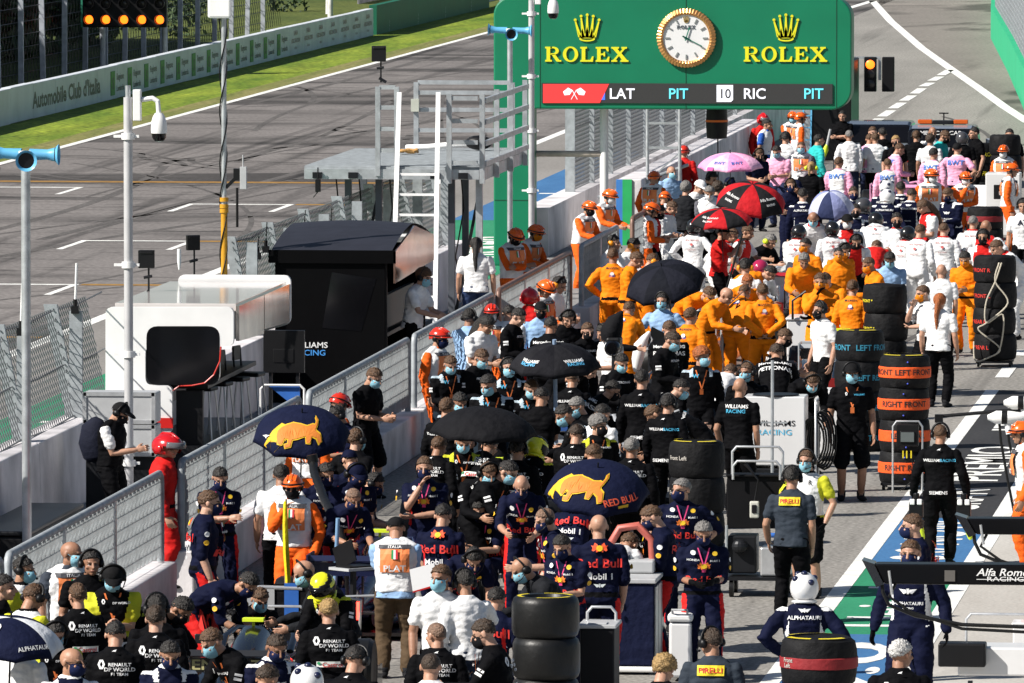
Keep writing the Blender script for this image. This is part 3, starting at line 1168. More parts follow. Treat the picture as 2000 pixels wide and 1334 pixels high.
# ---------------------------------------------------------------- steel platform with ladder
pf = thing('steel_platform', 'galvanised steel platform tower with railings and a long ladder', 'platform', (-17.8, 151, 0))
DZ = 3.12
L = lambda px, y: PY(px, 0, y).x + 17.8
xl, xr = L(594, 151), L(936, 151)
mb = MB()
mb.box(((xl + xr) / 2, 3.5, DZ), (xr - xl, 7, .05))
for k in range(60):
    mb.box(((xl + xr) / 2, .06 + k * .117, DZ + .03), (xr - xl, .02, .02))
mb.build('deck', STEELP, pf)
mb = MB()
mb.box(((xl + xr) / 2, .0, DZ - .1), (xr - xl, .06, .17))
mb.box(((xl + xr) / 2, 7, DZ - .1), (xr - xl, .06, .17))
mb.box((xr - .03, 3.5, DZ - .13), (.06, 6.9, .2))
mb.box((xl + .03, 3.5, DZ - .1), (.06, 6.9, .15))
mb.build('deck_beam', STEEL, pf)
for px, y in ((680, .5), (740, .5), (882, .5), (936, .3), (710, 6.2), (909, 6.2)):
    x = L(px, 151 + y)
    mb = MB()
    mb.box((x, y, DZ / 2 - .1), (.11, .12, DZ - .2))
    mb.box((x, y, .03), (.25, .25, .04))
    mb.build('leg', STEEL if px == 936 else mat('leg_steel', (.1, .11, .13), .5, .2, 4, metal=.3), pf)
mb = MB()  # left frame
a, b = L(738, 151), L(775, 151)
for x in (a, b):
    mb.box((x, -.02, DZ + .62), (.08, .08, 1.5))
for z in (.3, .66, 1.02, 1.36):
    mb.box(((a + b) / 2, -.02, DZ + z), (b - a - .05, .05, .07))
mb.build('side_frame', STEEL, pf)
mb = MB()  # back railing
a, b = L(812, 158), L(1000, 158)
for x in (a, b):
    mb.box((x, 7.06, DZ + .55), (.085, .085, 1.3))
for z in (.02, .36, .72, 1.02, 1.2):
    mb.box(((a + b) / 2, 7.06, DZ + z), (b - a - .06, .05, .072))
mb.build('back_railing', STEEL, pf)
mb = MB()  # right railing
for y in (0, 2.3, 4.6, 6.98):
    mb.box((xr + .05, y, DZ + .5), (.085, .085, 1.5))
for z in (.08, .42, .78, 1.14):
    mb.box((xr + .09, 3.5, DZ + z), (.06, 7, .085))
mb.build('side_railing', STEEL, pf)
mb = MB()  # front railing
a, b = L(878, 151), L(935, 151)
mb.box((a, -.06, DZ + .5), (.085, .085, 1.5))
for z in (.1, .44, .8, 1.18):
    mb.box(((a + b) / 2 + .01, -.06, DZ + z), (b - a - .04, .05, .072))
mb.build('front_railing', STEEL, pf)
mb = MB()  # ladder
xa, xb = L(780, 150.9), L(856, 150.9)
ba, bb = L(763, 147.2), L(848, 147.2)
tp, bt = Vector((0, -.12, DZ + 1.25)), Vector((0, -3.8, .16))
for x, x2 in ((xa, ba), (xb, bb)):
    mb.bar(bt + Vector((x2, 0, 0)), tp + Vector((x, 0, 0)), .075, .1)
for k in range(1, 10):
    f = k / 13
    q = bt.lerp(tp, f)
    mb.bar(q + Vector((ba + (xa - ba) * f, 0, 0)), q + Vector((bb + (xb - bb) * f, 0, 0)), .04)
mb.build('ladder', WHITE, pf)
mb = MB()
mb.box((L(811, 158), 6.98, DZ + .8), (.14, .1, .22))
mb.build('junction_box', mat('box_cream', (.5, .52, .45), .5), pf)
mb = MB()
for px, y in ((655, 1), (700, .6), (760, .4), (900, .6)):
    mb.tube([(L(px, 151 + y), y, DZ - .1), (L(px + 6, 151 + y), y, DZ - .7), (L(px - 8, 151 + y), y - .2, DZ - 1.5), (L(px + 4, 151 + y), y, DZ - 2.2)], .014, 6)
mb.build('cable', BLACK, pf, True)
mb = MB()
mb.bar((L(680, 151.5), .5, .3), (L(740, 151.5), .5, DZ - .4), .05)
mb.bar((L(882, 151.5), .5, .3), (L(936, 151.5), .5, DZ - .4), .05)
for px in (620, 690, 850, 905):
    mb.box((L(px, 151), -.05, DZ - .12), (.16, .05, .1))
mb.build('bracing', DARK, pf)
panel_speaker('black square antenna panel high on the platform frame', 740, 105, PY(740, 105, 151).x, .36, .24)
p = P(935, 292, DZ + .06)
t = thing('hose_reel', 'black and white hose machine lying on the platform deck', 'equipment', (p.x, p.y, DZ + .04))
MB().ell((0, 0, .14), (.24, .16, .13)).build('body', BLACK, t, True)
MB().tube([(-.2, 0, .12), (-.5, .1, .1), (-.9, .1, .06), (-1.3, .3, .04)], .05, 10).build('hose', WHITE, t, True)
p = P(798, 306, DZ)
t = thing('cable_pile', 'small tangle of tan straps on the platform deck', 'straps', (p.x, p.y, DZ + .05))
mb = MB()
for k in range(7):
    a = k * .9
    mb.tube([(.16 * math.cos(a + j * .8), .16 * math.sin(a + j * .8) * (1 + .1 * k), .03 + .02 * ((j + k) % 3)) for j in range(6)], .022, 6)
mb.build('strap', mat('strap_tan', (.45, .25, .08), .8, .2, 5), t, True)
p = PX(621, 362, -19.1)
t = thing('hanging_radio', 'black radio unit hanging below the left corner of the platform', 'radio', p)
MB().box((0, 0, 0), (.09, .07, .22)).build('body', BLACK, t, bevel=.01)
MB().tube([(0, 0, .1), (0, 0, .3)], .012, 6).tube([(0, 0, -.1), (-.08, 0, -.2)], .014, 6).build('lead', BLACK, t)

# ---------------------------------------------------------------- black pit stand
ws = thing('pit_stand', 'black pit wall stand with a peaked dark canopy and a mirror fascia tinted orange', 'pit stand', (-18.0, 136.7, .16))
W, LN, EZ, RZ = 1.85, 5.2, 2.34, 2.62
CANV = mat('canopy_fabric', (.016, .017, .026), .6, .2, 3, .3, 5)
mb = MB()
nx = 8
rows = []
for j in range(15):
    f = j / 14
    y = LN * f
    zr = EZ + (RZ - EZ) * (1 - abs(2 * f - 1) ** 1.6)
    rows.append([(W * i / nx - .02, y, zr + .05 * math.sin(PI * i / nx) * (1 - abs(2 * f - 1))) for i in range(nx + 1)])
for j in range(14):
    for i in range(nx):
        mb.add([rows[j][i], rows[j][i + 1], rows[j + 1][i + 1], rows[j + 1][i]], [(0, 1, 2, 3)])
mb.build('canopy', CANV, ws, True, recalc=False)
mb = MB()
mb.prism([(W, 0, EZ - .02), (W, LN / 2, RZ - .03), (W, LN, EZ - .02), (W, LN, EZ - .42), (W, 0, EZ - .5)], (.03, 0, 0))
mb.build('side_fascia', mat('reflection_tint_film', (.85, .5, .38), .12, .4, 1.6, metal=.9), ws)  # mirror film; the crowd's orange reflection is put into its colour
mb = MB()
mb.box((W / 2 - .02, .03, EZ - .1), (W + .1, .06, .2))
mb.box((.88, .08, 1.1), (1.66, .05, 2.2))  # black sheet closing the open front, in place of the shaded interior
mb.box((W / 2 - .05, LN - .1, 1.1), (W - .1, .05, 2.2))
mb.box((1.0, .5, .45), (1.6, .7, .06))
mb.box((.05, LN / 2, 1.1), (.06, LN - .2, 2.2))
mb.build('shell', mat('stand_black_and_shade', (.002, .002, .0025), .6, .2, 3, spec=.06), ws)
mb = MB()
mb.prism([(.75, .05, 1.15), (1.35, .05, 1.1), (1.58, .05, 1.9), (.9, .05, 2.0)], (0, .004, 0))
mb.build('window', GLASSD, ws)
for y in (.15, LN - .15):
    mb = MB()
    mb.box((W - .15, y, 1.15), (.07, .07, 2.3))
    mb.build('post', BLACK, ws)
mb = MB()
mb.box((W - .55, LN / 2, 1.0), (.7, LN - .6, .06))
mb.box((W - .25, LN / 2, 1.35), (.08, LN - 1.4, .5))
mb.build('counter', BLACK, ws)
mb = MB()
wl = lambda px, py: Vector((PY(px, py, 136.75).x + 18.0, .045, PY(px, py, 136.75).z - .16))
put_text(mb, 'WILLIAMS', Matrix.Translation(wl(602, 679)), .085, .012, 1.12)
l1 = mb.build('lettering_white', WHITE, ws, recalc=False)
mb = MB()
put_text(mb, 'RACING', Matrix.Translation(wl(604, 694)), .085, .012, 1.12)
mb.build('lettering_blue', mat('ink_blue', (.06, .3, .75), .5), ws, recalc=False)
# ---------------------------------------------------------------- white pit stand
YA = 122.5
ast = thing('pit_stand', 'white pit wall stand with rounded black window and overhanging roof', 'pit stand', (-18.37, YA, .16))
q = lambda px, py, y=YA: Vector((PY(px, py, y).x + 18.37, y - YA, PY(px, py, y).z - .16))


def rr(pts, r):
    out = []
    n = len(pts)
    for i in range(n):
        p0, p1, p2 = Vector(pts[i - 1]), Vector(pts[i]), Vector(pts[(i + 1) % n])
        a, b = (p0 - p1), (p2 - p1)
        k = min(r, a.length * .45, b.length * .45)
        a.normalize()
        b.normalize()
        for j in range(6):
            f = j / 5
            out.append(p1 + a * k * (1 - f) ** 2 + b * k * f ** 2)
    return out


mb = MB()
mb.prism([v for v in rr([q(206, 600), q(456, 600), q(456, 677), q(284, 677), q(284, 752), q(336, 752), q(336, 848), q(206, 848)], .1)], (0, .12, 0))
mb.build('side_panel', WHITE, ast)
mb = MB()
mb.prism([v + Vector((0, -.004, 0)) for v in rr([q(286, 637), q(429, 637), q(429, 752), q(286, 752)], .16)], (0, .1, 0))
mb.build('window', GLASSD, ast)
mb = MB()
mb.prism([q(340, 765) + Vector((0, .2, 0)), q(392, 765) + Vector((0, .2, 0)), q(392, 900) + Vector((0, .2, 0)), q(340, 900) + Vector((0, .2, 0))], (0, .1, 0))  # black sheet standing in for the dark interior beside the white frame
mb.build('interior_shade_panel', BLACK, ast)
mb = MB()
mb.tube([q(x, y) + Vector((0, -.02, 0)) for x, y in ((432, 677), (430, 705), (418, 732), (400, 748), (375, 753), (350, 754), (338, 763))], .012, 6)
mb.build('red_trim', mat('trim_red', (.6, .02, .01), .4, 0), ast)
mb = MB()
a, b = q(302, 816), q(338, 836)
mb.box(((a.x + b.x) / 2, -.01, (a.z + b.z) / 2), (b.x - a.x, .04, a.z - b.z))
mb.build('red_plinth', REDP, ast)
RW = 1.71
RL = 5.5
mb = MB()
mb.box((RW / 2 + .02, RL / 2 + .05, 2.30), (RW - .04, RL - .2, .1))
mb.build('roof', mat('roof_gloss', (.66, .62, .6), .15, .1, 1, coat=.5), ast)
FASC = mat('fascia_mirror', (.85, .72, .62), .1, .35, 2.4, metal=.9)
for (y0, y1) in ((.13, 2.7), (2.76, RL)):
    mb = MB()
    mb.prism([(RW, y0, 2.32), (RW, y1, 2.32), (RW, y1, 1.78), (RW, y0, 1.84)], (.05, 0, 0))
    mb.build('fascia', FASC, ast)
mb = MB()
mb.prism(rr([(.15, RL, 1.3), (.15, RL, 2.44), (RW + .06, RL, 2.44), (RW + .06, RL, 1.75)], .1), (0, .1, 0))
mb.build('rear_panel', WHITE, ast)
mb = MB()
mb.box((.25, 2.8, 1.1), (.1, 5.2, 2.1))
mb.box((.9, 2.8, 1.2), (.8, 5.0, .06))
mb.box((.65, 2.8, 1.6), (.08, 4.6, .5))
mb.build('counter', BLACK, ast)
mb = MB()
mb.box((.95, 2.75, .2), (2.1, 5.6, .4))
mb.build('floor_deck', DARK, ast)
BST = None
for k, (px, Y) in enumerate(((395, 123.6), (425, 124.6), (458, 125.6), (488, 126.6))):
    x = PY(px, 790, Y).x
    if BST is None:
        BST = thing('bar_stool', 'black bar stool with chrome legs under the white pit stand roof', 'stool', group='stools at the white pit stand')
        mb = MB()
        mb.box((0, 0, .72), (.36, .36, .06))
        mb.build('seat', BLACK, BST, bevel=.02)
        MB().tube([(-.16, .17, .72), (-.17, .2, 1.1), (.17, .2, 1.1), (.16, .17, .72)], .014, 8).box((0, .2, 1.02), (.3, .03, .2)).build('backrest', BLACK, BST)
        for sx in (-1, 1):
            for sy in (-1, 1):
                MB().tube([(sx * .14, sy * .14, .7), (sx * .2, sy * .2, 0)], .014, 8).build('leg', ALU, BST)
        s_ = BST
    else:
        s_ = copy_tree(BST)
    s_.location = (x, Y, .56)
    s_.rotation_euler.z = 1.4
# monitor rack behind the white stand
p = PY(555, 700, 131)
t = thing('monitor_rack', 'black monitor rack seen from the back between the two pit stands', 'monitor', (p.x, p.y, .16))
MB().box((0, 0, 1.16), (.6, .12, .62)).box((0, -.065, 1.1), (.3, .012, .2)).build('screen', BLACK, t, bevel=.02)
MB().bar((-.2, 0, 0), (-.2, 0, .9), .05).bar((.2, 0, 0), (.2, 0, .9), .05).build('stand', DARK, t)
MB().tube([(-.32, -.2, .2), (-.32, -.2, .62), (-.26, -.2, .68), (.26, -.2, .68), (.32, -.2, .62), (.32, -.2, .2)], .018, 8).build('handle', WHITE, t)
MB().prism([(-.2, -.16, .66), (.25, -.16, .66), (.25, -.16, .3)], (0, .02, 0)).build('blue_board', BLUEP, t)
# cabinets by the wall
t = thing('equipment_cabinet', 'pair of pale grey flight cases stacked against the pit wall by the photographer', 'case', (-16.97, 116, .16))
MB().box((-.28, .05, .38), (.9, .4, .76)).build('base', DARK, t)
for (z, hh_) in ((.98, .4), (1.40, .4)):
    MB().box((-.28, 0, z), (.95, .5, hh_)).build('case_body', CASE, t, bevel=.02)
    mb = MB()
    for sx in (-.73, .17):
        mb.box((sx, -.255, z), (.05, .02, hh_))
    mb.box((-.28, -.255, z + hh_ / 2 - .02), (.93, .02, .05))
    mb.box((-.28, -.255, z - hh_ / 2 + .02), (.93, .02, .05))
    mb.build('case_edge', ALU, t)
t = thing('storage_bin', 'long black storage box at the foot of the pit wall', 'box', (-17.45, 109.5, .16))
MB().box((0, 0, .22), (.7, 4.2, .44)).build('body', BLACK, t, bevel=.04)
MB().box((0, 0, .47), (.74, 4.26, .06)).build('lid', DARK, t, bevel=.02)
# white pillar, truss and speaker beyond the gantry
p = PX(1180, 225, -16.9)
t = thing('white_column', 'white round steel column with a rusty crossbar beyond the green gantry', 'column', (p.x, p.y, 0))
MB().tube([(0, 0, 0), (0, 0, 3.6)], .085, 16).build('shaft', WHITE, t, True)
MB().tube([(0, 0, 2.2), (-1.35, 0, 2.2)], .06, 12).build('crossbar', mat('rusty_white', (.55, .47, .4), .6, .4, 3), t, True)
p = PX(1296, 300, -16.2)
t = thing('truss_stair', 'grey steel truss frame with a sloping handrail beyond the gantry', 'scaffold', (p.x, p.y, 0))
for x in (-.33, .33):
    MB().tube([(x, 0, 0), (x, 0, 3.2)], .035, 8).build('upright', STEEL, t, True)
mb = MB()
for z in (1.3, 2.1, 2.6):
    mb.bar((-.33, 0, z), (.33, 0, z), .05)
mb.bar((-.33, 0, 1.4), (.33, 0, 2.0), .03)
mb.build('rung', STEEL, t)
MB().tube([(-1.3, -.5, 1.1), (.5, .1, 1.75)], .035, 8).tube([(-.3, -.4, 1.0), (.3, .1, 1.5)], .03, 8).build('handrail', STEEL, t, True)
p = PX(1400, 240, -16.3)
t = thing('loudspeaker', 'black cylindrical loudspeaker with an orange band hanging below the gantry', 'loudspeaker', (p.x, GY + 1, p.z))
p2 = PY(1400, 240, GY + 1)
t.location = p2
MB().lathe([(.1, -.32), (.2, -.3), (.22, 0), (.2, .34), (.1, .36)], 18).build('body', BLACK, t, True)
MB().lathe([(.218, .02), (.224, .02), (.224, .06), (.218, .06)], 18).build('band', ORANGE, t, True)
MB().tube([(0, .1, .3), (0, .1, .75)], .03, 8).tube([(0.02, 0, -.3), (.03, 0, -1.2)], .015, 6).build('bracket', BLACK, t)
# far traffic light
p = PY(1700, 145, 230)
t = thing('pit_light', 'pit exit traffic light with one red lamp glowing and a blank twin head', 'traffic light', (p.x, 230, 0))
z = p.z
k = 230 / 17700
for dx in (0, 35 * k):
    hd = MB().box((dx, 0, z), (24 * k, .18, 68 * k)).build('head', BLACK, t, bevel=.02)
    if dx == 0:
        M = Matrix.Rotation(PI / 2, 3, 'X')
        for j in (1, 0, -1):
            MB().lathe([(.001, .03), (.09, .02), (.115, 0), (.115, -.05)], 18, (dx, -.09, z + j * .25), M).build('lamp', LAMP if j == 1 else LOFF, hd, True)
zz = z + .42
MB().bar((18 * k, .06, z - .15), (18 * k, .06, zz), .07).bar((18 * k, .06, zz), (-60 * k, .06, zz), .06).bar((-60 * k, .06, 0), (-60 * k, .06, zz), .09).build('post', STEEL, t)
# bright green wall at the right
wp = [P(2040, 300), P(2000, 215), P(1968, 140), P(1935, 75), P(1937, 20), P(1936, -30)]
t = thing('barrier_wall', 'bright green wall topped by grey mesh at the upper right', 'wall', (wp[1].x, wp[1].y, 0))
mb, mf = MB(), MB()
o_ = Vector((wp[1].x, wp[1].y, 0))
for a, b in zip(wp, wp[1:]):
    a, b = a - o_, b - o_
    n = Vector((b.y - a.y, a.x - b.x, 0)).normalized() * .3
    mb.add([a, b, b + n, a + n, a + Vector((0, 0, 1.15)), b + Vector((0, 0, 1.15)), b + n + Vector((0, 0, 1.15)), a + n + Vector((0, 0, 1.15))],
           [(0, 1, 5, 4), (4, 5, 6, 7), (2, 3, 7, 6), (0, 4, 7, 3), (1, 2, 6, 5)])
    l = (b - a).length
    for i in range(int(l / .35)):
        f = a.lerp(b, i * .35 / l) + n * .6
        mf.bar(f + Vector((0, 0, 1.1)), f + Vector((0, 0, 3.6)), .05 if i % 8 == 0 else .022)
    for zf in [1.2 + .18 * i for i in range(14)]:
        mf.bar(a + n * .6 + Vector((0, 0, zf)), b + n * .6 + Vector((0, 0, zf)), .03)
mb.build('base', mat('wall_bright_green', (.02, .42, .2), .6, .08, .5), t)
mf.build('mesh_fence', STEELP, t, recalc=False)
# ================================================================== people
V = Vector


def ik(a, t, l1, l2, pole):
    d = t - a
    L = max(.12, min(d.length, (l1 + l2) * .999))
    u = d.normalized()
    t = a + u * L
    x = (l1 * l1 - l2 * l2 + L * L) / (2 * L)
    h = math.sqrt(max(0, l1 * l1 - x * x))
    p = pole - u * pole.dot(u)
    p.normalize()
    return a + u * x + p * h, t


POSES = {
    'stand': {}, 'stand2': dict(L=(.07, .12, -.49), R=(.03, .06, -.54), feet=((.13, -.06), (-.1, .05)), tw=8),
    'look': dict(hp=26, lean=6, L=(-.10, .28, -.30), R=(-.09, .27, -.32)),
    'phone': dict(hp=30, lean=5, L=(-.13, .30, -.24), R=(-.12, .31, -.24)),
    'cross': dict(lean=2, L=(-.27, .21, -.27), R=(-.25, .25, -.24), pl=(.5, .2, -.9)),
    'hips': dict(lean=2, L=(.0, .02, -.40), R=(.0, .02, -.40), pl=(1, .5, 0)),
    'chin': dict(hp=8, L=(-.27, .2, -.30), R=(-.15, .2, .03), pl=(.4, -.3, -1)),
    'back': dict(lean=2, L=(-.13, -.17, -.38), R=(-.13, -.17, -.38), pl=(.8, .7, -.2)),
    'lean': dict(lean=38, hp=5, hy=.10, L=(-.04, .32, -.36), R=(-.02, .36, -.32)),
    'bend': dict(lean=74, hp=-5, hy=.22, hz=.90, L=(-.02, .22, -.46), R=(-.03, .28, -.42)),
    'crouch': dict(lean=28, hp=12, hz=.44, hy=.14, L=(-.08, .38, -.25), R=(-.06, .40, -.22), feet=((.16, -.08), (-.13, .12))),
    'kneel': dict(lean=14, hp=14, hz=.55, hy=.1, L=(-.06, .3, -.34), R=(.02, .2, -.46), feet=((.15, -.22), (-.12, .34))),
    'point': dict(lean=4, L=(.05, .08, -.50), R=(.14, .46, -.20)),
    'rail': dict(lean=14, hp=6, L=(-.05, .36, -.34), R=(-.02, .38, -.33)),
    'walk': dict(lean=3, L=(.06, .22, -.46), R=(.07, -.12, -.50), feet=((.08, .30), (-.09, -.28))),
    'carry': dict(lean=2, L=(.13, .05, -.52), R=(.13, .05, -.52), feet=((.1, .12), (-.1, -.1))),
    'reach': dict(lean=10, L=(-.02, .36, -.30), R=(.0, .52, -.06)),
    'reachside': dict(lean=12, hp=8, L=(.50, .16, -.05), R=(-.02, .36, -.30)),
    'talk': dict(lean=3, L=(.06, .10, -.50), R=(-.02, .34, -.12), pl=(.6, .2, -1)),
    'up': dict(lean=3, L=(-.12, .30, .02), R=(-.12, .32, .04), pl=(.7, 0, -.8)),
    'touch': dict(lean=10, hp=16, L=(-.05, .40, -.26), R=(.05, .1, -.50)),
    'hold': dict(lean=3, hp=4, L=(.05, .08, -.52), R=(-.12, .26, -.02), pl=(.6, .2, -1)),
}
L_UP, L_FO, L_TH, L_SH = .295, .265, .44, .42


class Pose:
    def __init__(s, spec):
        parts = spec.split('.')
        d = dict(lean=3, hp=4, hw=0, hz=.925, hy=0, L=(.07, .05, -.54), R=(.07, .05, -.54), feet=((.11, .0), (-.11, .02)), tw=0, pl=(.35, .9, -.15))
        d.update(POSES[parts[0]])
        for m in parts[1:]:
            if m == 'l':
                d['hw'] = 42
            elif m == 'r':
                d['hw'] = -42
            elif m == 'd':
                d['hp'] = d['hp'] + 24
            elif m == 'u':
                d['hp'] = d['hp'] - 12
            elif m == 'm':  # mirrored arms
                d['L'], d['R'] = d['R'], d['L']
                d['hw'] = -d['hw']
        s.d = d
        a_ = R_(d['lean'])
        tw = R_(d['tw'])
        p = V((0, d['hy'], d['hz']))
        s.sp = []
        N = 24
        for i in range(N + 1):
            t = i / N
            k = min(1, t / .55)
            k = k * k * (3 - 2 * k) * .8 + .2
            M = Matrix.Rotation(tw * t, 3, 'Z') @ Matrix.Rotation(a_ * k, 3, 'X')
            s.sp.append((p.copy(), M))
            p = p + M @ V((0, 0, .56 / N))
        Mt = s.sp[-1][1]
        s.sh = {}
        s.arm = {}
        s.leg = {}
        for sd in (1, -1):
            q, M = s.at(.855)
            S_ = q + M @ V((.18 * sd, .01, -.016))
            o = d['L'] if sd > 0 else d['R']
            Q = Matrix.Rotation(tw, 3, 'Z')
            T = S_ + Q @ V((o[0] * sd, -o[1], o[2]))
            pl = Q @ V((d['pl'][0] * sd, d['pl'][1], d['pl'][2]))
            el, wr = ik(S_, T, L_UP, L_FO, pl)
            s.arm[sd] = (S_, el, wr)
            f = d['feet'][0 if sd > 0 else 1]
            H = V((.088 * sd, d['hy'], d['hz'] - .01))
            up = 0
            if d['hz'] < .7:
                up = .05 if f[1] > 0 else 0
            elif f[1] > .2:
                up = .06
            kn, an = ik(H, V((f[0], f[1], .085 + up)), L_TH, L_SH, V((.18 * sd, -1, .0)))
            s.leg[sd] = (H, kn, an, up)
        hM = Matrix.Rotation(R_(d['hw']) + tw, 3, 'Z') @ Matrix.Rotation(a_ * .72 + R_(d['hp']), 3, 'X')
        nb = s.sp[-1][0]
        hc = nb + Mt @ V((0, -.014, .03)) + hM @ V((0, -.012, .10))
        s.head = Matrix.Translation(hc) @ hM.to_4x4()
        s.top = hc + hM @ V((0, .01, .125))
        zs = [hc + hM @ V((x, y, z)) for x, y, z in ((0, .01, .125), (0, -.05, .11), (0, .09, .07))]
        s.top = max(zs, key=lambda v: v.z)
        s.meshes = {}
        s.bvh = {}

    def at(s, t):
        f = max(0, min(1, t)) * 24
        i = min(23, int(f))
        g = f - i
        a, b = s.sp[i], s.sp[i + 1]
        p = a[0].lerp(b[0], g)
        if t < 0:
            p = p + a[1] @ V((0, 0, t * .56))
        elif t > 1:
            p = p + b[1] @ V((0, 0, (t - 1) * .56))
        return p, (a[1] if g < .5 else b[1])

    def torso(s, mb, secs, k=1.0):
        rings = []
        for (t, hw, hd, yo) in secs:
            p, M = s.at(t)
            ring = []
            for i in range(20):
                a = 2 * PI * i / 20
                c, n = math.cos(a), math.sin(a)
                e = .82
                x = hw * k * math.copysign(abs(c) ** e, c)
                y = hd * k * math.copysign(abs(n) ** e, n) + yo
                ring.append(p + M @ V((x, y, 0)))
            rings.append(ring)
        mb.ringloft(rings)

    def limb(s, mb, pts, rad, n=12):
        P_ = [pts[0]]
        R = [rad[0]]
        for a, b, r0, rm, r1 in zip(pts, pts[1:], rad[::2], rad[1::2], rad[2::2]):
            P_ += [a.lerp(b, .33), a.lerp(b, .66), b]
            R += [r0 * .35 + rm * .65, rm * .75 + r1 * .25, r1]
        mb.tube(P_, R, n, True, True)


TORSO = [(-.14, .125, .105, .012), (-.06, .168, .122, .015), (.06, .166, .118, .008), (.2, .152, .105, 0), (.4, .160, .112, 0), (.6, .176, .122, .002), (.75, .182, .118, .005),
         (.87, .160, .098, .008), (.93, .124, .085, .008), (.99, .085, .07, .004), (1.03, .064, .064, 0)]
VEST = [(.02, .178, .132, .01), (.2, .168, .12, 0), (.4, .178, .128, 0), (.6, .196, .14, .002), (.75, .2, .136, .005), (.87, .188, .115, .008), (.96, .122, .094, .008), (1.0, .09, .08, 0)]


def remesh(mb, vox, sm, keep=False):
    me = mb.mesh('tmp', [], False, True)
    ob = bpy.data.objects.new('tmp', me)
    COL.objects.link(ob)
    m = ob.modifiers.new('r', 'REMESH')
    m.mode = 'VOXEL'
    m.voxel_size = vox
    m.use_smooth_shade = True
    if sm:
        q = ob.modifiers.new('s', 'SMOOTH')
        q.iterations = sm
        q.factor = .5
    dg = bpy.context.evaluated_depsgraph_get()
    out = bpy.data.meshes.new_from_object(ob.evaluated_get(dg))
    bpy.data.objects.remove(ob)
    bpy.data.meshes.remove(me)
    return out


def segd(p, a, b):
    ab = b - a
    t = max(0, min(1, (p - a).dot(ab) / ab.length_squared))
    return (p - a - ab * t).length, t


def hand(mb, el, wr, sd, curl):
    f = (wr - el).normalized()
    n = V((-sd, -.25, .0))
    n = (n - f * n.dot(f)).normalized()
    lat = f.cross(n)
    if lat.dot(V((0, -1, .25))) < 0:
        lat = -lat
    M = Matrix((lat, n, f)).transposed()
    mb.ell(wr + f * .052, (.040, .0165, .056), 12, 8, M)
    for i, ln_ in enumerate((.068, .078, .074, .056)):
        u = (1.5 - i)
        b = wr + f * .088 + lat * u * .0195
        d1 = (f + lat * u * .10 + n * math.tan(R_(curl * (.8 + .1 * i)))).normalized()
        k = b + d1 * ln_ * .55
        d2 = (f * math.cos(R_(curl * 2.2)) + n * math.sin(R_(curl * 2.2)) + lat * u * .06).normalized()
        mb.tube([b - f * .02, b, k, k + d2 * ln_ * .5], [.0095, .0095, .0088, .0075], 7, True, True)
    b = wr + f * .025 + lat * .03
    d1 = (f * .75 + lat * .6 + n * .35).normalized()
    d2 = (f * .95 + lat * .15 + n * .4).normalized()
    mb.tube([b, b + d1 * .045, b + d1 * .045 + d2 * .035], [.013, .0115, .009], 7, True, True)


def body_mesh(ps):
    mb = MB()
    ps.torso(mb, TORSO, .80)
    for sd in (1, -1):
        S_, el, wr = ps.arm[sd]
        ps.limb(mb, [S_, el, wr], [.050, .048, .040, .040, .027])
        hand(mb, el, wr, sd, 20)
        H, kn, an, up = ps.leg[sd]
        ps.limb(mb, [H, kn, an], [.075, .07, .052, .056, .036])
        mb.tube([an, an + V((0, -.05, -.045)), an + V((0, -.12, -.058))], [.034, .024, .016], 8, True, True)
    hm = ps.head
    M3 = hm.to_3x3()
    h = lambda x, y, z: hm @ V((x, y, z))
    mb.tube([ps.at(.93)[0], ps.at(1.03)[0], h(0, .018, -.06)], [.066, .056, .054], 14, True, True)
    mb.ell(h(0, .014, .03), (.076, .096, .094), 20, 12, M3)
    mb.ell(h(0, -.022, -.035), (.062, .076, .082), 18, 12, M3)
    mb.ell(h(0, -.072, -.088), (.026, .022, .022), 12, 8, M3)
    mb.tube([h(0, -.088, .025), h(0, -.104, .0), h(0, -.117, -.022)], [.008, .0115, .0145], 8, True, True)
    mb.ell(h(0, -.098, -.055), (.024, .009, .012), 10, 6, M3)
    for sd in (1, -1):
        mb.ell(h(.030 * sd, -.083, .026), (.022, .012, .007), 10, 6, M3)
        mb.ell(h(.044 * sd, -.070, -.022), (.02, .016, .018), 10, 6, M3)
        mb.ell(h(.079 * sd, .018, -.004), (.011, .021, .033), 10, 8, M3)
    me = remesh(mb, .0075, 2)
    inv = hm.inverted()
    n = len(me.polygons)
    mi = [0] * n
    wl, wrr = ps.arm[1][2], ps.arm[-1][2]
    for p in me.polygons:
        c = p.center
        if (c - hm.translation).length < .16:
            q = inv @ c
            if q.y < -.055:
                ax = abs(q.x)
                if ((ax - .031) / .017) ** 2 + ((q.z - .006) / .0085) ** 2 < 1:
                    mi[p.index] = 2
                elif ((ax - .031) / .024) ** 2 + ((q.z - .028) / .0065) ** 2 < 1:
                    mi[p.index] = 3
                elif (q.x / .024) ** 2 + ((q.z + .056) / .0085) ** 2 < 1:
                    mi[p.index] = 4
        else:
            for sd in (1, -1):
                S_, el, wr = ps.arm[sd]
                if (c - wr).length < .24 and (c - wr).dot(wr - el) > 0:
                    mi[p.index] = 1
    for k in range(5):
        me.materials.append(None)
    me.polygons.foreach_set('material_index', mi)
    return me


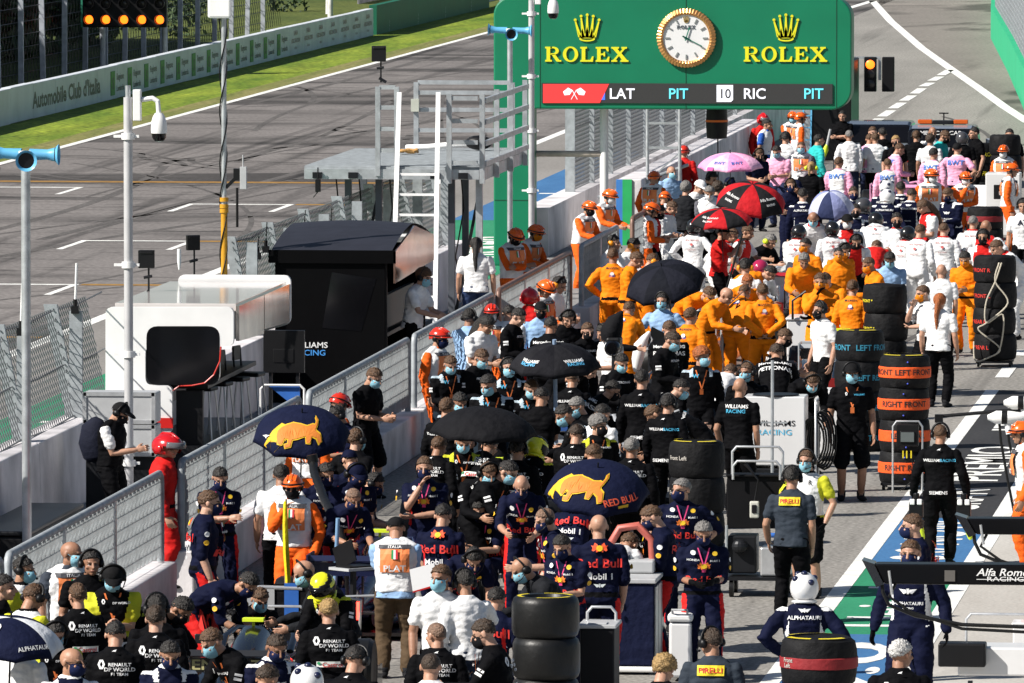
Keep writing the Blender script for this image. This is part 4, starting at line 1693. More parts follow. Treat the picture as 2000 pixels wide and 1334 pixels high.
def cloth_mesh(ps, kind):
    mb = MB()
    legs = {'suit': 1, 'suith': 1, 'trousers': 1, 'shorts': .5}.get(kind, 0)
    arms = {'suit': 1, 'suith': .58, 'shirt': 1, 'tee': .3}.get(kind, 0)
    if kind in ('suit', 'suith'):
        ps.torso(mb, TORSO, 1.07)
    elif kind in ('tee', 'shirt'):
        ps.torso(mb, [(-.1, .178, .132, .012)] + TORSO[1:], 1.07)
    elif kind == 'vest':
        ps.torso(mb, VEST, 1.04)
    else:
        ps.torso(mb, [(-.14, .128, .112, .012), (-.06, .172, .126, .015), (.05, .172, .122, .008), (.1, .165, .116, .004)], 1.0)
    for sd in (1, -1):
        H, kn, an, up = ps.leg[sd]
        if legs == 1:
            ps.limb(mb, [H, kn, an + (kn - an) * .05], [.105, .098, .076, .077, .066], 14)
        elif legs:
            ps.limb(mb, [H, kn + (H - kn) * -.02], [.105, .1, .094], 14)
        S_, el, wr = ps.arm[sd]
        if arms == 1:
            ps.limb(mb, [S_, el, wr + (el - wr) * .06], [.064, .067, .058, .056, .044], 12)
        elif arms > .5:
            ps.limb(mb, [S_, el, el.lerp(wr, .12)], [.064, .067, .06, .058, .055], 12)
        elif arms:
            ps.limb(mb, [S_, S_.lerp(el, .66)], [.066, .069, .068], 12)
        if kind == 'vest':
            q, M = ps.at(.93)
            ps.limb(mb, [q + M @ V((.06 * sd, .01, .02)), S_ + M @ V((-.02 * sd, 0, .035))], [.06, .055, .05], 10)
    me = remesh(mb, .0135, 2)
    off = V((hash(kind) % 7, 3, 5)) * 0 + V((len(kind) * 1.7, 3.1, 5.3))
    new = []
    for c, nn in [(v.co.copy(), v.normal.copy()) for v in me.vertices]:
        a = noise.noise(c * 7 + off)
        b = noise.noise(V((c.x * 15, c.y * 15, c.z * 26)) + off)
        c = c + nn * (a * .010 + b * .009)
        new += [c.x, c.y, c.z]
    me.vertices.foreach_set('co', new)
    me.update()
    torso_pts = [ps.at(t)[0] for t in (-.1, .2, .5, .8, 1.0)]
    mi = []
    for p in me.polygons:
        c = p.center
        best = 9
        zone = 0
        for i in range(4):
            d, t = segd(c, torso_pts[i], torso_pts[i + 1])
            if d - .12 < best:
                best = d - .12
                zone = 0
                tt = (-.1, .2, .5, .8)[i] + t * (.3, .3, .3, .2)[i]
        z0 = zone
        if arms:
            for sd in (1, -1):
                S_, el, wr = ps.arm[sd]
                d, t = segd(c, S_.lerp(el, .12), el)
                if d - .062 < best:
                    best = d - .062
                    zone = 2
                d, t = segd(c, el, wr)
                if d - .05 < best:
                    best = d - .05
                    zone = 2
        if legs:
            for sd in (1, -1):
                H, kn, an, up = ps.leg[sd]
                for a, b in ((H.lerp(kn, .25), kn), (kn, an)):
                    d, t = segd(c, a, b)
                    if d - .09 < best:
                        best = d - .09
                        q = a.lerp(b, t)
                        o = c - q
                        zone = 4 if o.x * sd > .055 else 1
        if zone == 0:
            q, M = ps.at(tt)
            l = M.transposed() @ (c - q)
            if tt > .985:
                zone = 6
            elif tt > .77 and abs(l.x) > .095 and l.y < -.01:
                zone = 3
            elif tt < -.03 and legs:
                zone = 1
            elif abs(tt - .045) < .04:
                zone = 7
            elif abs(l.x) > .135 and tt < .72:
                zone = 5
        elif zone == 2 and kind not in ('tee',):
            S_ = ps.arm[1][0] if c.x > 0 else ps.arm[-1][0]
            if (c - S_).length < .07 and c.z > S_.z + .02:
                zone = 3
        mi.append(zone)
    for k in range(8):
        me.materials.append(None)
    me.polygons.foreach_set('material_index', mi)
    return me


# ---- things worn on the head, in the head's own frame
def shell(fn_keep, c, r, n=28, m=18, nz=0.0, nsc=30, off=0.0):
    mb = MB()
    pts = []
    for j in range(m + 1):
        th = PI * j / m
        for i in range(n):
            ph = 2 * PI * i / n
            d = V((math.sin(th) * math.cos(ph), math.sin(th) * math.sin(ph), math.cos(th)))
            k = 1 + nz * noise.noise(d * nsc * .1 + V((off, 2, 3)))
            pts.append(V(c) + V((d.x * r[0] * k, d.y * r[1] * k, d.z * r[2] * k)))
    fs = []
    for j in range(m):
        for i in range(n):
            q = [j * n + i, j * n + (i + 1) % n, (j + 1) * n + (i + 1) % n, (j + 1) * n + i]
            ce = sum((pts[k] for k in q), V()) / 4
            if fn_keep(ce):
                fs.append(q)
    mb.add(pts, fs)
    return mb


def solid(mb, th, name, mats=()):
    me = mb.mesh(name, list(mats) or [None], False, True)
    bm = bmesh.new()
    bm.from_mesh(me)
    bmesh.ops.remove_doubles(bm, verts=bm.verts, dist=1e-5)
    bmesh.ops.delete(bm, geom=[v for v in bm.verts if not v.link_faces], context='VERTS')
    bmesh.ops.recalc_face_normals(bm, faces=bm.faces)
    if th:
        bmesh.ops.solidify(bm, geom=bm.faces[:], thickness=th)
    for f in bm.faces:
        f.smooth = True
    bm.to_mesh(me)
    bm.free()
    return me


_acc = {}


def acc(kind):
    if kind in _acc:
        return _acc[kind]
    hl = lambda p: p.z > .034 - .60 * p.y and not (abs(p.x) > .066 and p.z < .035 and p.y < .02)
    if kind == 'short':
        m = solid(shell(hl, (0, .016, .036), (.082, .102, .098), 44, 28, .17, 85), .006, kind)
    elif kind == 'buzz':
        m = solid(shell(hl, (0, .0145, .031), (.0775, .0975, .0955), 28, 18, .01, 50), .003, kind)
    elif kind == 'quiff':
        m = solid(shell(lambda p: hl(p) or (p.z > .07 and p.y < -.03), (0, .010, .046), (.085, .109, .105), 44, 28, .2, 80, 4), .008, kind)
    elif kind == 'curly':
        m = solid(shell(lambda p: p.z > .0 - .65 * p.y, (0, .018, .045), (.098, .115, .112), 48, 32, .2, 130, 2), .006, kind)
    elif kind == 'long':
        mb = shell(lambda p: p.z > .0 - .7 * p.y, (0, .018, .034), (.09, .106, .104), 28, 18, .06, 60)
        mb.tube([(0, .07, .03), (.0, .105, -.08), (.01, .12, -.22), (.0, .11, -.36), (0, .1, -.45)], [(.07, .05), (.08, .045), (.075, .035), (.055, .03), (.02, .015)], 12, True, True)
        m = solid(mb, .0, kind)
    elif kind == 'bun':
        mb = shell(lambda p: p.z > .0 - .7 * p.y, (0, .016, .034), (.084, .104, .101), 28, 18, .06, 60)
        mb.tube([(0, .1, .06), (.0, .15, .03), (.0, .16, -.08), (0, .14, -.16)], [.025, .032, .026, .01], 10, True, True)
        m = solid(mb, .0, kind)
    elif kind == 'fringe':
        m = solid(shell(lambda p: p.z > .012 - .1 * p.y * (p.y > 0) - .9 * max(0, p.y) and abs(p.z) < .07 and p.y > -.02, (0, .016, .02), (.081, .1, .098), 28, 18, .06, 60), .004, kind)
    elif kind == 'helmet':
        mb = shell(lambda p: p.z > .03 - (.5 * max(0, p.y)), (0, .008, .02), (.108, .132, .128), 28, 18)
        mb.tube([(-.1, -.06, .035), (-.06, -.128, .035), (0, -.15, .032), (.06, -.128, .035), (.1, -.06, .035)], [(.02, .008)] * 5, 8)
        for x in (-.045, 0, .045):
            mb.tube([(x, -.1, .1), (x, -.03, .148 - abs(x) * .3), (x, .07, .135 - abs(x) * .3)], [.01, .012, .01], 6, True, True)
        m = solid(mb, 0, kind)
    elif kind == 'helmetstrap':
        mb = MB()
        for sx in (-1, 1):
            mb.tube([(sx * .1, .0, .04), (sx * .086, -.01, -.03), (sx * .05, -.04, -.118), (0, -.05, -.128)], .008, 6)
            mb.ell((sx * .095, .01, 0), (.018, .035, .04), 10, 6)
        mb.tube([(-.112, .0, .045), (-.1, -.075, .05), (0, -.137, .055), (.1, -.075, .05), (.112, 0, .045), (.1, .09, .04), (0, .145, .03), (-.1, .09, .04), (-.112, 0, .045)], .009, 6)
        m = solid(mb, 0, kind)
    elif kind == 'firehelm':
        mb = shell(lambda p: p.z > -.06 - .4 * max(0, p.y) and not (p.y < -.06 and p.z < .035), (0, .012, .012), (.128, .158, .145), 32, 22)
        mb.tube([(0, -.12, .12), (0, -.03, .165), (0, .08, .155), (0, .15, .09)], [.012, .016, .016, .01], 8, True, True)
        mb.ell((.125, .0, -.01), (.018, .045, .05), 12, 8).ell((-.125, .0, -.01), (.018, .045, .05), 12, 8)
        m = solid(mb, 0, kind)
    elif kind == 'firevisor':
        m = solid(shell(lambda p: p.y < -.07 and .02 < p.z < .085, (0, -.02, .03), (.12, .165, .13), 32, 22), .004, kind)
    elif kind == 'crash':
        mb = shell(lambda p: p.z > -.135, (0, .008, .0), (.124, .148, .148), 32, 22)
        mb.ell((0, -.085, -.085), (.07, .06, .05), 16, 8)
        mb.tube([(-.1, .0, -.128), (-.07, -.1, -.125), (0, -.13, -.12), (.07, -.1, -.125), (.1, 0, -.128), (.07, .1, -.13), (0, .125, -.13), (-.07, .1, -.13), (-.1, 0, -.128)], .014, 8)
        m = solid(mb, 0, kind)
    elif kind == 'crashvisor':
        m = solid(shell(lambda p: p.y < -.035 and -.03 < p.z < .05, (0, .004, .0), (.127, .152, .15), 36, 26), .003, kind)
    elif kind == 'crashband':
        mb = shell(lambda p: abs(p.z - .085 - .25 * p.y) < .024 or abs(p.x) > .1 and p.z < .02, (0, .008, .0), (.1262, .150, .150), 40, 30)
        m = solid(mb, .001, kind)
    elif kind == 'crashspot':
        mb = MB()
        for (a, e) in ((40, 35), (120, 20), (200, 40), (280, 25), (-20, 60), (90, 65)):
            d = V((math.cos(R_(a)) * math.cos(R_(e)), math.sin(R_(a)) * math.cos(R_(e)), math.sin(R_(e))))
            mb.ell(V((0, .008, 0)) + V((d.x * .12, d.y * .144, d.z * .144)), (.03, .03, .03), 10, 6)
        m = solid(mb, 0, kind)
    elif kind == 'cap':
        mb = shell(lambda p: p.z > .038 - .35 * max(0, p.y), (0, .012, .03), (.09, .11, .105), 28, 18)
        mb.prism([(-.075, -.07, .05), (-.07, -.13, .045), (-.04, -.175, .04), (0, -.187, .039), (.04, -.175, .04), (.07, -.13, .045), (.075, -.07, .05)], (0, 0, .008))
        m = solid(mb, 0, kind)
    elif kind == 'mask':
        mb = shell(lambda p: p.y < -.035 and -.118 < p.z < .0 + .012 * (abs(p.x) < .02), (0, -.03, -.047), (.069, .094, .082), 28, 20)
        for sx in (-1, 1):
            mb.tube([(sx * .06, -.06, -.03), (sx * .076, .0, .008), (sx * .084, .03, -.005)], .0025, 4)
        m = solid(mb, 0, kind)
    elif kind == 'headset':
        mb = MB()
        mb.tube([(.1 * math.cos(R_(a)), .012, .012 + .135 * math.sin(R_(a))) for a in range(0, 181, 15)], [(.009, .014)] * 13, 8)
        for sx in (-1, 1):
            mb.tube([(sx * .076, .012, -.002), (sx * .112, .012, -.002)], [.045, .038], 14, True)
        mb.tube([(.105, -.02, -.02), (.085, -.08, -.055), (.045, -.118, -.068)], .005, 6).ell((.035, -.122, -.068), (.016, .012, .012), 8, 6)
        m = solid(mb, 0, kind)
    elif kind == 'earmuff':
        mb = MB()
        for sx in (-1, 1):
            mb.tube([(sx * .076, .012, -.002), (sx * .098, .012, -.002), (sx * .122, .012, -.002)], [.046, .05, .034], 14, True)
        m = solid(mb, 0, kind)
    elif kind == 'glasses':
        mb = MB()
        for sx in (-1, 1):
            mb.tube([(sx * .032 + .022 * math.cos(R_(a)), -.108 + .012 * abs(math.cos(R_(a))), .005 + .016 * math.sin(R_(a))) for a in range(0, 361, 36)], .004, 5)
            mb.tube([(sx * .054, -.098, .01), (sx * .08, -.01, .012), (sx * .082, .03, .004)], .003, 5)
        m = solid(mb, 0, kind)
    elif kind == 'shades':
        mb = MB()
        for sx in (-1, 1):
            mb.ell((sx * .032, -.1, .005), (.026, .012, .018), 12, 8)
            mb.tube([(sx * .054, -.095, .01), (sx * .08, -.01, .012), (sx * .082, .03, .004)], .004, 5)
        m = solid(mb, 0, kind)
    elif kind == 'shoe':
        mb = MB()
        mb.tube([(0, .05, -.045), (0, .0, -.04), (0, -.07, -.05), (0, -.14, -.058), (0, -.175, -.062)], [(.036, .036), (.042, .042), (.044, .033), (.042, .026), (.03, .018)], 12, True, True)
        mb.tube([(0, .01, -.04), (0, .01, .035)], [.045, .048], 12)
        m = solid(mb, 0, kind)
    elif kind == 'backpack':
        mb = MB()
        mb.tube([(0, .2, -.46), (0, .24, -.3), (0, .23, -.12), (0, .19, -.02)], [(.13, .08), (.16, .1), (.15, .09), (.09, .05)], 16, True, True)
        m = solid(mb, 0, kind)
    _acc[kind] = m
    return m


HAIR = {'br': (.10, .05, .022), 'bk': (.014, .011, .009), 'bl': (.38, .24, .09), 'gi': (.36, .10, .02), 'gr': (.2, .19, .18), 'wh': (.6, .59, .57), 'sk': (.22, .13, .085), 'db': (.045, .026, .014)}
MASKC = {'m': (.28, .56, .68), 'k': (.012, .012, .014), 'n': (.012, .018, .06), 'o': (.8, .24, .01), 'w': (.72, .73, .74)}
SKIN = [(.46, .25, .165), (.40, .21, .13), (.52, .30, .21), (.33, .165, .10), (.10, .05, .03)]
_hm = {}


def hairmat(k):
    if k not in _hm:
        _hm[k] = mat('hair_' + k, HAIR[k], .55, .5, 45, .8, 60)
    return _hm[k]


def skinmat(i):
    return mat('skin_%d' % i, SKIN[i], .5, .12, 9, .15, 30)


K = (.0042, .0042, .0052)
NV = (.006, .008, .027)
WH = (.84, .84, .84)
OR = (.92, .235, .004)
MO = (.86, .13, .012)
RD = (.62, .014, .012)
PK = (.9, .42, .6)
YE = (.58, .58, .03)
LB = (.06, .42, .66)
SB = (.30, .47, .72)
BRN = (.09, .06, .035)
SL = (.035, .045, .06)
TQ = (.03, .50, .48)
# zones: torso, legs, sleeve, shoulder, leg outer, side, collar, belt
W_ = (.8, .8, .8)
BARS = [('S', '@bars', 0, -.03, .07, W_), ('T', '@bars', 0, -.03, .07, W_)]
DOTS = [(a, '@dot', 0, b, .055, c) for a in 'ST' for b, c in ((.03, W_), (-.06, (.8, .45, .02)))]
LAN = [('F', '@lan', 0, -.05, .25, (.75, .18, .04))]
TEXT_REN = BARS + [('B', '@diamond', -.105, .05, .085, W_), ('B', 'RENAULT', .045, .075, .03, W_), ('B', 'DP WORLD', .045, .03, .034, W_), ('B', 'F1 TEAM', .045, -.01, .026, W_), ('B', '@bird', 0, .2, .03, W_)]
CASTROL = [('BP', '', .02, -.135, .055, (.7, .72, .68), .25), ('B', 'Castrol', .035, -.16, .042, (.55, .03, .03)), ('B', '@dot', -.085, -.14, .03, (.03, .3, .12))]
FR_REN = LAN + [('F', '@diamond', -.08, .1, .045, W_), ('F', 'DP WORLD', .07, .1, .02, W_)]
RBT = DOTS + [('B', '@bulls', 0, .12, .10, (.85, .09, .02)), ('B', '@sun', 0, .13, .06, (.85, .55, .02)), ('B', 'Red Bull', 0, -.03, .085, (.75, .03, .02)), ('B', 'Mobil 1', 0, -.15, .06, W_), ('B', '@wings', 0, -.235, .05, (.6, .65, .66))]
RBF = [('F', '@lan', 0, .0, .2, (.7, .05, .2)), ('F', '@bulls', 0, -.03, .085, (.85, .2, .02)), ('F', '@sun', 0, -.02, .055, (.85, .55, .02)), ('F', 'Red Bull', 0, -.17, .07, (.75, .03, .02)), ('F', '@dot', -.1, .13, .05, W_), ('F', 'HONDA', -.1, .07, .022, W_), ('F', '@dot', .1, .12, .05, (.8, .5, .02)), ('F', 'Mobil 1', .1, .06, .022, W_)]
WILT = BARS + [('B', 'WILLIAMS', -.075, .04, .034, W_), ('B', 'RACING', .105, .04, .034, LB), ('B', '@bird', 0, .17, .035, W_)]
MERT = BARS + [('B', 'Mercedes-AMG', 0, .10, .042, W_), ('B', 'PETRONAS', 0, .0, .055, W_)]
BWT = [('B', 'BWT', 0, .04, .10, (.05, .2, .65))]
PIRT = [('BP', '', 0, .12, .095, (.85, .65, .02), .22), ('B', 'PIRELLI', 0, .10, .045, (.6, .02, .02))]
ATT = [('B', '@wings', 0, .14, .05, W_), ('B', 'ALPHATAURI', 0, .08, .035, W_), ('B', 'BUYMETOFF'[:0] + 'RACING', 0, -.14, .02, W_)]
ATF = [('F', '@wings', 0, -.02, .07, W_), ('F', 'ALPHATAURI', 0, -.12, .03, W_), ('F', 'RACING', 0, -.16, .018, W_)]
MARV = [('BP', '', 0, .02, .26, (.9, .26, .08), .27), ('BP', '', 0, .165, .045, (.06, .06, .07), .3), ('B', 'ITALIA', 0, .15, .03, W_), ('B', '@flag', 0, .03, .1, W_), ('B', 'PLAT', 0, -.10, .065, (.75, .75, .75)),
        ('FP', '', 0, .02, .26, (.9, .26, .08), .27), ('FP', '', 0, .165, .045, (.06, .06, .07), .3), ('F', 'ITALIA', 0, .15, .03, W_), ('F', '@flag', 0, .03, .1, W_), ('F', 'PLAT', 0, -.10, .065, (.75, .75, .75))]
OUT = {
    'REN': ([('overalls', 'suit', (K, K, K, K, K, K, K, K), TEXT_REN + CASTROL + FR_REN)], 'k'),
    'REY': ([('overalls', 'suit', (K, K, K, YE, K, K, K, K), TEXT_REN + CASTROL + FR_REN)], 'k'),
    'RNP': ([('polo_shirt', 'tee', (WH, WH, YE, WH, WH, K, K, YE), FR_REN), ('trousers', 'trousers', (K,) * 8, [])], 'k'),
    'RNS': ([('polo_shirt', 'tee', (WH, WH, YE, WH, WH, WH, K, YE), [('F', 'R', .07, .1, .05, K)]), ('shorts', 'shorts', (K,) * 8, [])], 'k'),
    'RNB': ([('polo_shirt', 'tee', (K, K, YE, K, K, WH, K, WH), FR_REN), ('trousers', 'trousers', (K,) * 8, [])], 'k'),
    'RBS': ([('overalls', 'suith', (NV, NV, NV, NV, RD, NV, NV, K), RBT + RBF)], 'k'),
    'RBL': ([('overalls', 'suit', (NV, NV, NV, NV, RD, NV, NV, K), RBT + RBF)], 'k'),
    'RBP': ([('polo_shirt', 'tee', (NV, NV, NV, NV, RD, RD, NV, NV), RBF + RBT), ('trousers', 'trousers', (NV,) * 8, [])], 'k'),
    'WIL': ([('overalls', 'suit', (K, K, K, (.45, .55, .62), (.012, .02, .03), K, K, K), WILT + LAN + [('F', 'W', -.07, .1, .05, LB)])], 'k'),
    'WID': ([('overalls', 'suit', (K, K, K, K, K, K, K, K), WILT + [('B', 'SIEMENS', 0, -.36, .04, W_)])], 'k'),
    'WIP': ([('polo_shirt', 'tee', (K,) * 8, [('B', 'WILLIAMS', 0, .12, .045, W_), ('B', 'RACING', 0, .06, .045, LB), ('F', 'WILLIAMS', .08, .1, .02, LB)]), ('trousers', 'trousers', (K,) * 8, [])], 'k'),
    'WIS': ([('polo_shirt', 'tee', (K,) * 8, BARS[:0] + LAN + [('F', '@diamond', -.07, .1, .04, W_), ('F', 'WILLIAMS', .08, .1, .02, LB)]), ('shorts', 'shorts', (K,) * 8, [])], 'k'),
    'MER': ([('overalls', 'suit', (K, K, K, K, K, K, K, K), MERT + [('F', 'PETRONAS', 0, .08, .03, W_)])], 'k'),
    'MES': ([('shirt', 'tee', (WH,) * 8, []), ('trousers', 'trousers', (K,) * 8, [])], 'k'),
    'WSL': ([('shirt', 'shirt', (WH,) * 8, []), ('trousers', 'trousers', (.02, .03, .06), [])], 'k'),
    'MEL': ([('shirt', 'shirt', (SB,) * 8, []), ('trousers', 'trousers', (K,) * 8, [])], 'k'),
    'FIB': ([('shirt', 'tee', (SB,) * 8, []), ('trousers', 'trousers', (.03, .035, .06), [])], 'k'),
    'FIA': ([('shirt', 'tee', (SB,) * 8, []), ('trousers', 'trousers', BRN, []), ('vest', 'vest', (WH,) * 8, MARV)], 'k'),
    'FIV': ([('shirt', 'tee', (.05, .06, .08), []), ('trousers', 'trousers', (K,) * 8, []), ('vest', 'vest', (WH,) * 8, MARV)], 'k'),
    'BVE': ([('shirt', 'tee', (.03, .12, .5), []), ('trousers', 'trousers', (K,) * 8, []), ('vest', 'vest', (WH,) * 8, [])], 'k'),
    'MCL': ([('overalls', 'suit', (OR, OR, OR, OR, OR, OR, OR, K), [('B', 'McLAREN', 0, .17, .03, K), ('B', '@dot', .0, .06, .06, W_), ('B', 'GULF', 0, .045, .025, (.05, .1, .5))])], 'k'),
    'MCS': ([('polo_shirt', 'tee', (WH,) * 8, []), ('trousers', 'trousers', (K,) * 8, [])], 'k'),
    'ALF': ([('overalls', 'suit', (WH, WH, WH, WH, WH, WH, RD, WH), [('B', 'Alfa Romeo', 0, .12, .035, (.45, .2, .2)), ('B', '@dot', 0, .03, .05, (.6, .12, .12)), ('B', 'RACING', 0, -.05, .025, (.45, .2, .2))])], 'k'),
    'ALP': ([('polo_shirt', 'tee', (RD, RD, WH, WH, RD, RD, K, RD), []), ('trousers', 'trousers', (K,) * 8, [])], 'k'),
    'ALR': ([('polo_shirt', 'tee', (RD,) * 8, []), ('trousers', 'trousers', (K,) * 8, [])], 'k'),
    'ATS': ([('overalls', 'suit', (NV, NV, NV, WH, NV, WH, WH, NV), ATT + ATF)], 'k'),
    'ATP': ([('t_shirt', 'tee', (WH,) * 8, [('F', 'AT', 0, .05, .09, NV)]), ('trousers', 'trousers', (K,) * 8, [])], 'k'),
    'RPS': ([('shirt', 'shirt', (PK, PK, PK, PK, PK, WH, WH, WH), BWT), ('trousers', 'trousers', (.03, .04, .09), [])], 'k'),
    'RPT': ([('polo_shirt', 'tee', (PK, PK, PK, PK, PK, PK, WH, PK), BWT), ('trousers', 'trousers', (.03, .04, .09), [])], 'k'),
    'RPB': ([('shirt', 'shirt', (WH, PK, PK, PK, PK, PK, PK, PK), BWT), ('trousers', 'trousers', (.03, .04, .09), [])], 'k'),
    'MAR': ([('overalls', 'suit', (MO,) * 8, []), ('vest', 'vest', (WH,) * 8, MARV)], 'k'),
    'MAO': ([('overalls', 'suit', (MO,) * 8, [])], 'k'),
    'FIR': ([('overalls', 'suit', (RD,) * 7 + (K,), [])], 'k'),
    'PIR': ([('polo_shirt', 'tee', (SL,) * 8, PIRT), ('trousers', 'trousers', (K,) * 8, [])], 'k'),
    'BLT': ([('t_shirt', 'tee', (K,) * 8, []), ('trousers', 'trousers', (K,) * 8, [])], 'k'),
    'BLS': ([('t_shirt', 'tee', (K,) * 8, []), ('shorts', 'shorts', (K,) * 8, [])], 'k'),
    'BLL': ([('jacket', 'shirt', (.016, .017, .02), []), ('trousers', 'trousers', (K,) * 8, [])], 'k'),
    'NAV': ([('polo_shirt', 'tee', (NV,) * 8, []), ('trousers', 'trousers', (NV,) * 8, [])], 'k'),
    'TUR': ([('shirt', 'shirt', (TQ,) * 8, []), ('trousers', 'trousers', (TQ,) * 8, [])], 'k'),
    'GRY': ([('polo_shirt', 'tee', (.12, .12, .14), []), ('trousers', 'trousers', (K,) * 8, []), ('vest', 'vest', (WH,) * 8, [])], 'k'),
    'PHO': ([('shirt', 'tee', (K, K, WH, WH, K, K, K, K), []), ('trousers', 'trousers', (K,) * 8, []), ('vest', 'vest', (K,) * 8, [])], 'k'),
    'JNS': ([('t_shirt', 'tee', (WH,) * 8, []), ('trousers', 'trousers', (.03, .05, .12), [])], 'k'),
}


def glyph(t):
    """flat marks: outlines in units of the mark's height, centred in x, from z = 0"""
    if t == '@diamond':
        o = [(-.36, .5), (-.16, 1), (.16, 1), (.36, .5), (.16, 0), (-.16, 0)]
        i = [(-.14, .5), (-.03, .78), (.03, .78), (.14, .5), (.03, .22), (-.03, .22)]
        return o + i, [(k, (k + 1) % 6, 6 + (k + 1) % 6, 6 + k) for k in range(6)]
    if t == '@bulls':
        b = [(.08, .1), (.3, .0), (.34, .25), (.55, .1), (.7, .2), (.62, .45), (.75, .7), (.55, .62), (.42, .95), (.2, .8), (.1, .55), (.0, .45)]
        n = len(b)
        return b + [(-x, z) for x, z in b], [tuple(range(n)), tuple(range(n, 2 * n))]
    if t in ('@sun', '@dot'):
        return [(.5 * math.cos(k * PI / 6), .5 + .5 * math.sin(k * PI / 6)) for k in range(12)], [tuple(range(12))]
    if t == '@wings':
        return [(-1.1, .8), (-.2, .7), (-.12, .3), (-.5, .1), (1.1, .8), (.2, .7), (.12, .3), (.5, .1), (-.16, .85), (.16, .85), (.12, .1), (-.12, .1)], [(0, 1, 2, 3), (4, 5, 6, 7), (8, 9, 10, 11)]
    if t == '@bird':
        return [(-.7, .3), (-.1, .7), (.7, .9), (.3, .45), (.5, .2), (-.1, .35)], [(0, 1, 2, 3, 4, 5)]
    if t == '@bars':
        return [(-.5, 0), (.5, 0), (.5, .36), (-.5, .36), (-.5, .58), (.5, .58), (.5, .9), (-.5, .9)], [(0, 1, 2, 3), (4, 5, 6, 7)]
    if t == '@lan':
        return [(-.30, 1), (-.24, 1), (.03, 0), (-.03, 0), (.30, 1), (.24, 1), (-.09, 0), (.09, 0), (.09, -.3), (-.09, -.3)], [(0, 1, 2, 3), (4, 5, 3, 2), (6, 7, 8, 9)]
    if t == '@flag':
        return [(-.3, 0), (-.3, 1), (.3, 1), (.3, 0)], [(0, 1, 2, 3)]
    return text_geo(t, .02)


_pose = {}
_dec = {}


def get_pose(k):
    if k not in _pose:
        _pose[k] = Pose(k)
    return _pose[k]


def get_mesh(ps, kind):
    if kind not in ps.meshes:
        ps.meshes[kind] = body_mesh(ps) if kind == 'body' else cloth_mesh(ps, kind)
    return ps.meshes[kind]


def decals(ps, kind, specs):
    """writing and badges laid onto the cloth; one mesh per colour"""
    if kind not in ps.bvh:
        me = get_mesh(ps, kind)
        ps.bvh[kind] = BVHTree.FromPolygons([v.co.copy() for v in me.vertices], [tuple(p.vertices) for p in me.polygons])
    bv = ps.bvh[kind]
    out = []
    order = 0
    for sp in specs:
        k, t, u, v, h, col = sp[:6]
        back = k[0] == 'B'
        q, M = ps.at(.58)
        sd = {'S': 1, 'T': -1}.get(k[0], 0)
        X = M @ V((-1 if back else 1, 0, 0))
        N = M @ V((0, 1 if back else -1, 0))
        U = M @ V((0, 0, 1))
        if sd:
            sh_, el_, wr_ = ps.arm[sd]
            q = sh_.lerp(el_, .5)
            U = (sh_ - el_).normalized()
            N = M @ V((sd, -.35, .1))
            N = (N - U * N.dot(U)).normalized()
            X = U.cross(N)
        if k[1:] == 'P':
            wd = sp[6]
            vs, fs = [], []
            for j in range(5):
                for i in range(9):
                    vs.append(((i / 8 - .5) * wd / h, j / 4 - .5))
            for j in range(4):
                for i in range(8):
                    fs.append((j * 9 + i, j * 9 + i + 1, j * 9 + 10 + i, j * 9 + 9 + i))
        else:
            vs, fs = glyph(t)
        order += 1
        mb = MB()
        pts = []
        for a, b in vs:
            p = q + X * (u + a * h) + U * (v + b * h)
            hit = bv.ray_cast(p + N * .45, -N, .6)
            pt = hit[0] if hit[0] is not None else p + N * .1
            pts.append(pt + N * (.008 + .0045 * order))
        if t == '@flag':
            for i, c in enumerate(((.02, .3, .08), WH, (.6, .02, .03))):
                w_ = X * .2 * h * .9
                a = pts[0] + (pts[3] - pts[0]) * i / 3
                b = pts[0] + (pts[3] - pts[0]) * (i + 1) / 3
                up = pts[1] - pts[0]
                m2 = MB()
                m2.add([a, b, b + up, a + up], [(0, 1, 2, 3)])
                out.append((c, m2))
            continue
        mb.add(pts, fs)
        out.append((col, mb))
    by = {}
    for c, mb in out:
        if c in by:
            by[c].add(mb.v, mb.f)
        else:
            by[c] = mb
    return [(c, mb.mesh('badge', [mat('print_%02x%02x%02x' % tuple(int(x ** .45 * 255) for x in c), c, .65, 0)], False, False)) for c, mb in by.items()]


TOPX = {'helmet': .03, 'firehelm': .04, 'crash': .035, 'cap': .016, 'short': .012, 'quiff': .03, 'curly': .04, 'long': .012, 'bun': .012}


def slotobj(name, me, mats, parent=None):
    o = bpy.data.objects.new(name, me)
    COL.objects.link(o)
    for i, m in enumerate(mats):
        o.material_slots[i].link = 'OBJECT'
        o.material_slots[i].material = m
    if parent is not None:
        o.parent = parent
    return o


PEOPLE = []


